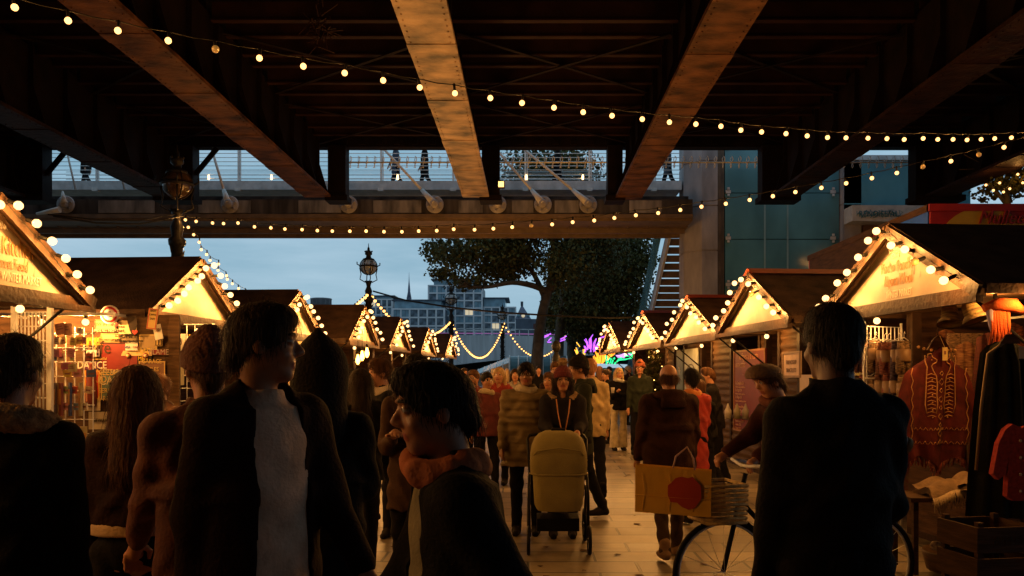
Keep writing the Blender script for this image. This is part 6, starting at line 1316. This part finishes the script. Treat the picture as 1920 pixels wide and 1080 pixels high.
        for u in (0, .35, .7, 1): q_ = P0 + dn * st_ * u + nn * lift * math.sin(u * 2.6) * (1.0) - vec(0, 0, 1) * (u * u * .006); out_ += [q_ + sd * (1 - u * .8), q_ - sd * (1 - u * .8)]
        W_ = np.stack(out_, 1); base = len(V) + np.arange(n)[:, None] * 8; F_ = np.concatenate([base + np.array([[2 * k, 2 * k + 1, 2 * k + 3, 2 * k + 2]]) for k in range(3)]); return np.concatenate([V, W_.reshape(-1, 3)]), np.concatenate([Q, F_])
    def headpart(nm, build, m_, r_=None, lo=(-.16, -.22, -.42), hi=(.16, .17, .26)):
        g = Field(lo, hi, r_ or max(res * .8, .006)); build(g); V, Q = g.mesh()
        if nm == 'hair' and res < .012 and len(V): V, Q = flyaways(V, Q, .10 if style == 'long' else .05, 2600 if style == 'long' else 1800, .0011 if Y < 5 else .0018)
        if len(V): finish(nm, V @ HM.T + hc, Q, m_)
    def strands(g, amp=.0013):
        X_, Y_, Z_ = g.ax[0][:, None, None], g.ax[1][None, :, None], g.ax[2][None, None, :]; a = np.arctan2(X_, Y_ + .02); g.F = g.F + (amp * np.sin(46 * a + 9 * Z_) + amp * .6 * np.sin(23 * a - 31 * Z_)).astype(f32)
    def hair_short(g):
        g.ell((0, -.016, .038), (.086, .106, .092), .01); g.ell((0, .02, .085), (.06, .075, .045), .03); g.cap((0, -.08, -.03), (0, -.06, -.06), .045, .03, .03); strands(g); g.ell((0, .115, -.055), (.075, .09, .115), .008, 's'); g.cap((-.1, .01, -.08), (.1, .01, -.08), .05, .05, .01, 's')
    def hair_long(g):
        g.ell((0, -.018, .036), (.092, .11, .094), .01); g.cap((0, -.06, -.02), (0, -.105, -.3), .088, .085, .05); g.cap((-.075, -.02, 0), (-.085, -.04, -.24), .034, .04, .03); g.cap((.075, -.02, 0), (.085, -.04, -.24), .034, .04, .03); strands(g, .0022); g.ell((0, .115, -.05), (.07, .09, .112), .008, 's')
    def hair_bun(g): hair_short(g); g.ell((0, -.12, .05), (.045, .04, .045), .01)
    def bald_f(g):
        g.cap((-.07, -.03, -.015), (0, -.098, -.02), .018, .018, .02); g.cap((.07, -.03, -.015), (0, -.098, -.02), .018, .018, .02); g.ell((0, -.03, -.0), (.079, .082, .05), .01); g.ell((0, .06, .02), (.1, .09, .12), .01, 's')
    st = dict(short=hair_short, long=hair_long, bun=hair_bun, bald=bald_f).get(style)
    if st: headpart('hair', st, hair_mat(hair))
    if hat:
        kind, hn, hcl = hat
        def bean(g):
            g.ell((0, -.014, .055), (.093, .112, .1), .01); g.cap((0, -.02, .1), (0, -.03, .14), .06, .03, .04)
            X_, Y_, Z_ = g.ax[0][:, None, None], g.ax[1][None, :, None], g.ax[2][None, None, :]; a = np.arctan2(X_, Y_ + .02); g.F = g.F + (.0025 * np.sin(60 * a)).astype(f32); g.cutplane((0, .25, -1), -.02)
            q_ = np.sqrt((X_ / .1) ** 2 + ((Y_ + .012) / .119) ** 2); d = np.maximum((q_ - 1) * .1, np.abs(Z_ - .04 - .22 * Y_) - .028); g.merge((slice(None),) * 3, (d + 0 * Z_).astype(f32), .008)
        def hood_up(g):
            g.ell((0, -.03, .03), (.13, .15, .155), .02); g.cap((0, -.06, .1), (0, -.075, .215), .085, .012, .06); g.cap((0, -.05, -.08), (0, -.07, -.2), .12, .14, .05); g.ell((0, .16, -.02), (.085, .12, .12), .015, 's')
        def cap_f(g):
            g.ell((0, .0, .075), (.108, .135, .062), .01); g.cap((-.04, .11, .055), (.04, .11, .055), .022, .022, .02); g.cutplane((0, .1, -1), -.035)
        headpart({'beanie': 'beanie', 'pom': 'beanie', 'hood': 'raised_hood', 'cap': 'flat_cap'}[kind], {'beanie': bean, 'pom': bean, 'hood': hood_up, 'cap': cap_f}[kind], cloth(hn, hcl, .6), lo=(-.2, -.26, -.4), hi=(.2, .2, .28))
        if kind == 'pom':
            def pm(g):
                g.ell((0, -.03, .185), (.052, .052, .048), .01); X_, Y_, Z_ = g.ax[0][:, None, None], g.ax[1][None, :, None], g.ax[2][None, None, :]; g.F = g.F + (.007 * np.sin(170 * X_) * np.sin(150 * Y_) + .005 * np.sin(160 * Z_)).astype(f32)
            headpart('pompom', pm, mat('fur_tan', ()), lo=(-.09, -.12, .1), hi=(.09, .06, .27))
    if glasses:
        m = MB()
        for q_ in (1, -1): m.tube([(q_ * .033 + .024 * math.cos(a), .103, .01 + .019 * math.sin(a)) for a in [k * math.pi / 8 for k in range(17)]], .0028, 5, cap=False); m.tube([(q_ * .057, .102, .014), (q_ * .079, .0, .012)], .0025, 4)
        m.tube([(-.009, .103, .013), (.009, .103, .013)], .0025, 4); V = np.array(m.v) @ HM.T + hc; u = np.clip(V[:, 2] - .95, 0, None); V[:, 1] += math.tan(R(lean)) * u; V[:, 2] -= u * (1 - math.cos(R(lean))) + drop; m.v = [tuple(v) for v in V * s]; m.build('glasses', M['iron'], t)
    def wp(v):   # a point of the model (before lean) in world space
        v = np.array(v, float).copy(); u = max(v[2] - .95, 0); v[1] += math.tan(R(lean)) * u; v[2] -= u * (1 - math.cos(R(lean))) + drop; v *= s; a = R(180 - face); return Vector((X + v[0] * math.cos(a) - v[1] * math.sin(a), Y + v[0] * math.sin(a) + v[1] * math.cos(a), z0 + v[2]))
    return t, {k: wp(A[k][2] + A[k][3] * .09) for k in A}, wp

N = lambda n, *c: (n, c)
BLK_J, CHAR, BRN = N('black_wool', .005, .004, .004), N('charcoal', .014, .011, .011), N('brown_coat', .03, .013, .008)
P = person
# --- near figures
P(20, 2.9, 1.78, 178, 'person in a black coat with cream fur hood collar, cut by the frame edge', hair='dark', collar='fur', hem=.5, bulk=1.0, arms=((4, 7, 8), (4, 7, 8)))
_, hnd, _ = P(256, 3.6, 1.70, 172, 'long haired woman in a dark jacket with pale hem band holding a phone', hair='brown', style='long', female=True, hem=1.08, band=(N('cream_knit', .5, .34, .2), 1.035, 1.095), jacket=N('dark_maroon_jacket', .018, .006, .005), arms=((6, 12, 18), (0, 9, 10)), stride=12, bulk=.98, res=.008)
m = MB(); m.box(-.075, .075, -.036, .036, -.005, .005); m.box(-.07, .07, -.032, .032, .0052, .006, 1); m.ball((.05, .02, .007), .006, 6, 0)
o = m.build('phone', [flat('phone_black', (.01, .01, .012), .2), mat('phone_glass', (.03, .03, .035), .08, var=0)], None, hnd[1] + Vector((.0, .0, .0))); o.rotation_euler = (R(25), R(12), R(30)); tag(o, 'black phone held low in the hand of the long haired woman', 'phone')
P(392, 3.3, 1.80, 150, 'person in a rust red coat and knitted cap behind the tall man', hair='brown', jacket=N('rust_coat', .11, .028, .014), hem=.6, hat=('beanie', 'rust_knit', (.1, .03, .02)), bulk=1.05)
P(490, 2.9, 1.92, -50, 'tall man in an open dark coat over a long pale beige shirt', hair='dark', jacket=N('dark_coat', .014, .005, .004), open_=(N('beige_shirt', .6, .42, .3), .075), hem=.6, skin='mid', stride=18, arms=((-12, 10, 15), (18, 10, 20)), bulk=.98, head=(50, 0))
P(600, 3.9, 1.76, 176, 'person under a pointed black hood, back turned, before the counter display', hat=('hood', 'black_hood', (.012, .01, .01)), style=None, hem=.75, bulk=1.05)
P(676, 7.2, 1.72, 165, 'long dark haired woman in black with lace boots, seen from behind', hair='dark', style='long', female=True, hem=.8, stride=14, shoes=N('lace_boot', .02, .014, .01))
P(716, 7.9, 1.84, 60, 'man with reddish face and white scarf hurrying past the pear bulbs', hair='brown', scarf=N('white_scarf', .55, .45, .35), jacket=BLK_J, stride=20, skin='light')
P(748, 8.8, 1.72, 10, 'person with a round ruddy face behind the spectacled man with black hair', hair='dark', skin='light', jacket=CHAR)
P(780, 6.1, 1.81, -8, 'man with glasses and black hair looking at the viewer over the close dark figure', hair='black', glasses=True, skin='mid', hood='down', jacket=N('dark_brown_jacket', .05, .025, .015), hem=.7, res=.0095)
P(880, 2.25, 1.73, 76, 'close dark haired person crossing in profile with an olive scarf and black coat', hair='black', jacket=BLK_J, open_=(N('olive_shirt', .2, .17, .09), .085), scarf=N('rust_scarf', .4, .11, .035), hem=.5, stride=22, arms=((25, 10, 25), (-25, 12, 20)), bulk=1.0, lean=6, head=(4, 4), res=.0065, skin='mid')
P(1566, 2.85, 1.88, 172, 'very tall black haired figure in a black coat before the wool hut', hair='black', hem=.35, bulk=.98, skin='dark', arms=((6, 9, 30), (4, 9, 10)))
_, hc_, _ = P(1505, 6.15, 1.80, 72, 'person in a brown cap leaning over the handlebars of a bicycle', hair='brown', hat=('cap', 'brown_cap', (.16, .09, .05)), jacket=N('dark_red_brown', .05, .016, .012), hem=.75, lean=20, arms=((48, 6, 14), (48, 6, 14)), stride=18, bulk=1.1, scarf=N('dull_red_scarf', .14, .04, .02), head=(0, 10))
# --- middle ground
P(987, 8.9, 1.775, 4, 'man with glasses in an olive brown quilted puffer jacket with pale collar', hair='black', glasses=True, skin='mid', puffer=True, hem=.72, jacket=N('olive_puffer', .19, .13, .055), scarf=N('cream_lining', .5, .42, .3), bulk=1.18, arms=((5, 12, 20), (5, 12, 20)), res=.0095)
_, hw_, wpw = P(1055, 8.75, 1.72, 0, 'woman in a burgundy bobble hat and black parka with tan fur collar pushing the pram', hair='dark', style='long', female=True, hat=('pom', 'burgundy_knit', (.13, .015, .02)), collar='fur', jacket=N('black_parka', .018, .015, .018), hem=.6, bulk=1.15, arms=((28, 8, 52), (28, 8, 52)), res=.0095)
m = MB()
for q_ in (1, -1): m.tube([wpw((q_ * .07, .13, 1.44)), wpw((q_ * .055, .165, 1.3)), wpw((q_ * .02, .175, 1.12)), wpw((0, .175, 1.04))], .0065, 5)
tag(m.build('lanyard', flat('orange_cord', (.5, .2, .07))), 'thin orange cord hanging round the neck of the woman in the bobble hat', 'cord')
P(1087, 9.9, 1.86, 75, 'man in a black beanie seen in profile behind the woman in the bobble hat', hair='dark', style='short', hat=('beanie', 'black_knit', (.012, .01, .01)), jacket=N('dark_green_coat', .025, .028, .02), hood='down', hem=.7, stride=9)
P(1107, 11.2, 1.86, 176, 'ginger haired man in a beige jacket with a dark strap across the back', hair='ginger', jacket=N('beige_jacket', .5, .36, .18), hem=.8)
P(1043, 12.2, 1.80, 10, 'tall person in a dark brown coat just behind the bobble hat', hair='brown', jacket=BRN, hem=.6)
P(1030, 11.5, 1.66, 20, 'person with a pink hood beside the spectacled man in the puffer jacket', hair='brown', jacket=N('pink_fleece', .5, .28, .22), hood='down')
P(1160, 17.2, 1.66, -10, 'woman with glasses, pale fluffy scarf and white flared trousers', hair='blond', style='long', female=True, glasses=True, scarf=N('pale_fluff', .45, .42, .36), trousers=N('white_trousers', .6, .5, .34), flare=True, hem=.86, arms=((20, 8, 95), (4, 8, 10)), res=.014, jacket=BLK_J)
P(1200, 16.6, 1.80, 14, 'man in a rust beanie and glasses with a dark green jacket', hair='dark', hat=('beanie', 'rust_beanie', (.3, .07, .03)), glasses=True, jacket=N('dark_green_jacket', .02, .025, .018), hem=.8, res=.014)
P(1137, 18.5, 1.6, 60, 'short haired woman behind the woman with the paper cup', hair='dark', style='bun', jacket=BLK_J, female=True)
_, hb, _ = P(1254, 7.75, 1.755, 172, 'balding man in a dark brown hooded coat and walking boots, back turned', hair='brown', style='bald', jacket=N('dark_brown_coat', .035, .013, .008), hood='down', hem=.72, bulk=1.28, shoes=N('tan_boot', .2, .11, .05), stride=8, arms=((6, 14, 18), (6, 14, 18)), trousers=N('brown_trousers', .06, .035, .02), res=.0095)
P(1297, 9.6, 1.72, 170, 'person with dark curly hair in a red coat beside the balding man', hair='black', style='short', jacket=N('red_coat', .35, .03, .02), scarf=N('orange_scarf', .6, .2, .05), hem=.6)
P(1326, 11.4, 1.66, 120, 'dark haired customer leaning to the crepe counter', hair='dark', jacket=N('black_jacket_white', .02, .018, .018), lean=10)
P(1342, 12.4, 1.72, 100, 'brown haired customer nearest the crepe menu board', hair='brown', jacket=CHAR, lean=8)
P(912, 11.5, 1.66, -25, 'dark skinned man with a pale collar under red light by the globe lamp', hair='black', skin='mid', jacket=N('dark_red_jacket', .12, .02, .02), scarf=N('pale_collar', .5, .4, .25))
P(936, 12.6, 1.72, 8, 'blonde woman in a red hooded coat looking towards the viewer', hair='blond', style='long', female=True, jacket=N('red_hood_coat', .3, .03, .02), hood='down')
P(966, 15.5, 1.66, 0, 'long haired young woman in a grey top holding a dark drink', hair='dark', style='long', female=True, jacket=N('grey_top', .25, .22, .2))
P(889, 12, 1.68, 20, 'person in a red jacket at the edge of the crowd by the road bridge', hair='brown', jacket=N('dull_red', .22, .03, .02))
P(300, 7.4, 1.66, 10, 'ginger haired stallholder facing out in front of the metal sign wall', hair='ginger', jacket=N('brown_top', .12, .05, .025))
P(662, 9.6, 1.72, 100, 'dark haired person in black between the counter display and the long haired woman', hair='black', jacket=BLK_J)
P(1312, 10.4, 1.6, 160, 'small dark coated person squeezed behind the red coat', hair='brown', jacket=BLK_J, style='short')
far = [(1010, 24, 1.72, 'black haired person in the far crowd behind the puffer jacket', 'black'), (1124, 23, 1.70, 'brown haired person far off under the orange neon', 'brown'), (1143, 26, 1.72, 'dark haired person under the purple neon', 'dark'), (1178, 25, 1.74, 'grey haired person far off before the teal booth', 'grey'), (1215, 22, 1.72, 'dark coated person before the lit shrub', 'black'), (998, 28, 1.7, 'brown haired person at the foot of the big tree', 'brown'), (925, 25, 1.66, 'grey haired person beneath the road bridge', 'grey'), (1068, 27, 1.72, 'ginger haired person between the tree trunks', 'ginger'), (870, 22, 1.64, 'dark haired person in front of the last riverside hut', 'dark'), (951, 30, 1.7, 'blond person beside the teal pod', 'blond'), (1190, 29, 1.68, 'brown haired person under the violet neon leaves', 'brown'), (1110, 31, 1.7, 'dark haired person deepest in the crowd under the plane trees', 'dark')]
for i, (px, Y, h, lb, hr) in enumerate(far):
    P(px, Y, h, (0, 170, 30, -40, 160)[i % 5], lb, hair=hr, style=('short', 'long')[i % 2], jacket=(BLK_J, CHAR, N('dull_blue', .03, .04, .07), BRN)[i % 4], res=.026)
# walkers on the footbridge
for px, lb, j in ((160, 'dark walker on the footbridge over the kitchen hut', BLK_J), (742, 'walker in blue denim on the footbridge beside the central girder', N('denim_blue', .04, .06, .1)), (796, 'walker in black on the footbridge beside the thick tie rod', BLK_J), (1252, 'walker in a grey coat at the tower end of the footbridge', N('mid_grey', .07, .08, .1)), (1045, 'walker in the middle of the footbridge before the tree crown', BLK_J)):
    P(px, 29.5, 1.76, 90, lb, jacket=j, hem=.7, z0=7.95, res=.022, stride=15)

# ================================================================ pram
def pram():
    Y = 8.0; X = (1047 - VX) * Y / FPX; t = thing('pram', 'olive green pram with rounded hood facing the viewer', 'pram', (X, Y, 0)); ol = mat('olive_canvas', (.28, .22, .07), .8, .15, 6, .3, bscale=120); hwd = .255
    # carrycot and hood as one shell of sections
    def shell(prof, name, m_, y_off=0):
        m = MB(); n = 18; vs = []; fs = []
        for (z, wd, y) in prof:
            for k in range(n + 1):
                a = -math.pi / 2 + math.pi * k / n; sx = math.copysign(abs(math.sin(a)) ** .55, math.sin(a)) if a else 0; vs.append((wd * sx, y - .16 * math.cos(a) ** .7 if abs(math.cos(a)) > 1e-6 else y, z))
        for j in range(len(prof) - 1):
            for k in range(n): a = j * (n + 1) + k; fs.append((a, a + 1, a + n + 2, a + n + 1))
        m.add(vs, fs, 0, True); return m.build(name, m_, t)
    hood = shell([(.745, .262, -.02), (.82, .268, -.02), (.92, .265, -.01), (1.0, .25, .02), (1.06, .225, .06), (1.1, .185, .11), (1.125, .12, .17), (1.13, .03, .22)], 'hood', ol)
    m = MB(); m.tube([(-.266, -.06, .86), (-.2, -.175, .955), (0, -.19, .985), (.2, -.175, .955), (.266, -.06, .86)], .006, 6); m.tube([(-.268, -.06, .74), (-.2, -.17, .735), (0, -.185, .735), (.2, -.17, .735), (.268, -.06, .74)], .009, 6); m.build('piping', ol, hood)
    m = MB(); m.obox((0, .1, 1.125), (.13, .06, .05)); m.build('hood_clip', M['iron'], hood)
    shell([(.4, .2, -.02), (.45, .225, -.03), (.6, .235, -.03), (.735, .24, -.02)], 'carrycot', ol)
    m = MB(); m.box(-.2, .2, -.1, .55, .395, .42); m.build('carrycot_base', M['iron'], t)
    for s_ in (-1, 1):
        m = MB(); m.tube([(s_ * .27, .1, .75), (s_ * .29, .4, 1.02), (s_ * .27, .55, 1.05)], .013, 8); m.tube([(s_ * .27, .1, .75), (s_ * .28, .0, .5), (s_ * .27, -.12, .16)], .014, 8); m.tube([(s_ * .27, .12, .6), (s_ * .28, .5, .2)], .014, 8); m.build('chassis_tube', M['iron'], t)
        for y, r in ((-.14, .12), (.52, .15)):
            w_ = MB(); w_.tube([(s_ * .28, y + r * math.cos(a), r + .012 + r * math.sin(a)) for a in [k * math.pi / 10 for k in range(21)]], .018, 6, cap=False); wo = w_.build('wheel', M['socket'], t)
            w_ = MB(); 
            for k in range(6): a = k * math.pi / 3; w_.tube([(s_ * .28, y, r + .012), (s_ * .28, y + r * math.cos(a), r + .012 + r * math.sin(a))], .007, 4)
            w_.build('spoke_set', M['grey'], wo)
    m = MB(); m.tube([(-.27, .55, 1.05), (-.2, .57, 1.06), (.2, .57, 1.06), (.27, .55, 1.05)], .016, 8); m.build('handlebar', M['iron'], t)
    m = MB(); m.box(-.2, .2, .05, .4, .18, .3); m.build('shopping_basket', M['socket'], t)
pram()

# ================================================================ bicycle with basket, paper bag
def bicycle():
    t = thing('bicycle', 'black city bicycle with pale wicker basket pushed by the person in the brown cap', 'bicycle', (1.80, 5.75, 0), R(192)); r = .34
    for x, nm in ((.52, 'wheel'), (-.55, 'wheel')):
        m = MB(); m.tube([(x + r * math.cos(a), 0, r + .015 + r * math.sin(a)) for a in [k * math.pi / 16 for k in range(33)]], .018, 8, cap=False); w_ = m.build(nm, M['socket'], t)
        m = MB(); m.tube([(x + (r - .025) * math.cos(a), 0, r + .015 + (r - .025) * math.sin(a)) for a in [k * math.pi / 16 for k in range(33)]], .009, 6, cap=False)
        for k in range(16): a = k * math.pi / 8; m.tube([(x, .02 * (-1) ** k, r + .015), (x + r * math.cos(a), 0, r + .015 + r * math.sin(a))], .0018, 3)
        m.build('rim', M['galv'], w_)
    m = MB(); bb = (-.1, 0, .28); m.tube([(.4, 0, .82), (-.1, 0, .3)], .017, 8); m.tube([(.42, 0, .72), bb], .019, 8); m.tube([bb, (-.25, 0, .8)], .016, 8); m.tube([bb, (-.55, 0, .355)], .012, 6); m.tube([(-.22, 0, .7), (-.55, 0, .355)], .011, 6); m.tube([(.36, 0, 1.0), (.44, 0, .68), (.52, 0, .355)], .017, 8); m.build('frame', M['iron'], t)
    m = MB(); m.tube([(.2, -.28, 1.04), (.34, -.25, 1.07), (.37, -.05, 1.05), (.37, .05, 1.05), (.34, .25, 1.07), (.2, .28, 1.04)], .012, 8); m.build('handlebar', M['galv'], t)
    for s_ in (-1, 1): m = MB(); m.tube([(.22, s_ * .28, 1.045), (.1, s_ * .3, 1.03)], .018, 8); m.build('grip', M['socket'], t)
    m = MB(); m.ball((-.28, 0, .88), .1, 10, sc=(1.4, .8, .35)); m.build('saddle', M['socket'], t)
    m = MB()
    for x, y0, y1 in ((.45, -.17, .17),):
        for k in range(9):
            z = .7 + k * .03; g = .02 * k / 9; m.tube([(.43, -.15 - g, z), (.7 + g, -.15 - g, z), (.7 + g, .15 + g, z), (.43, .15 + g, z), (.43, -.15 - g, z)], .012, 5)
    m.box(.43, .7, -.15, .15, .69, .7); m.build('wicker_basket', mat('pale_wicker', (.5, .34, .13), .7, .4, 20, .5), t)
    m = MB(); m.tube([(-.1, -.03, .28), (-.02, -.08, .14)], .01, 5); m.lathe([(.09, -.01), (.09, .01)], (-.1, -.05, .28), 16, axis=(0, 1, 0)); m.box(-.06, .03, -.16, -.08, .12, .14); m.build('crank', M['galv'], t)
bicycle()
def paper_bag():
    Y = 5.55; p = at(1262, 915, Y); t = thing('paper_carrier_bag', 'yellow paper carrier bag with a red blot print swinging beside the bicycle', 'bag', (p.x, p.y, p.z), R(-12)); 
    m = MB(); w_, h_, d_ = .24, .15, .08; m.add([(-w_, -d_, -h_), (w_, -d_, -h_ - .02), (w_ * 1.02, -d_ * .7, h_ - .03), (-w_ * 1.0, -d_ * .7, h_), (-w_, d_, -h_), (w_, d_, -h_ - .02), (w_ * 1.02, d_ * .7, h_ - .03), (-w_, d_ * .7, h_)], [(0, 1, 2, 3), (5, 4, 7, 6), (0, 4, 5, 1), (0, 3, 7, 4), (1, 5, 6, 2)])
    m.build('bag_body', mat('yellow_paper', (.75, .4, .03), .6, .1, 5, .3), t)
    m = MB()
    for q_ in (-.19, -.02, .13): m.tube([(q_, -d_ * .98, -h_ + .01), (q_ + .012, -d_ * 1.0, 0), (q_ - .006, -d_ * .9, h_ - .05)], .0025, 3)
    m.tube([(-w_, -d_ - .001, -.04), (0, -d_ - .003, -.05), (w_, -d_ - .001, -.06)], .0025, 3); m.build('bag_crease', mat('yellow_paper', ()), t)
    m = MB(); rr = random.Random(3); m.prism([(.08 + (.11 + rr.uniform(-.02, .02)) * math.cos(a), -.012 + (.1 + rr.uniform(-.02, .02)) * math.sin(a)) for a in [k * math.pi / 9 for k in range(18)]], -d_ - .004, -d_ - .001); m.build('red_print', mat('print_red_bag', (.45, .04, .015), .6, .2, 5, .1), t)
    m = MB(); m.tube([(.0, -.05, h_ - .02), (.02, -.05, h_ + .06), (.09, -.02, h_ + .12), (.13, -.05, h_ + .05), (.14, -.05, h_ - .03)], .006, 5); m.build('bag_handle', flat('pink_ribbon', (.6, .35, .3)), t)
paper_bag()
m = MB(); m.lathe([(.03, 0), (.038, .1), (.04, .11)], (0, 0, 0), 12); tag(m.build('paper_cup', flat('cup_white', (.6, .55, .5)), None, at(1149, 737, 16.9)), 'white paper cup held by the woman in white trousers', 'cup')
m = MB()
for k in range(7): m.tube([(-.085 + .025 * k, 0, 0), (-.062 + .025 * k, 0, 0)], [.03 + .003 * (k % 2), .031 + .003 * (k % 2)], 14, k % 2)
o = m.build('rolled_blanket', [mat('bag_beige', (.3, .2, .1), .9, .2, 10, .2), flat('bag_stripe', (.12, .07, .03))], None, at(1660, 818, 2.85)); o.rotation_euler = (0, R(24), R(10)); tag(o, 'small rolled beige striped blanket under the arm of the very tall dark figure', 'blanket')
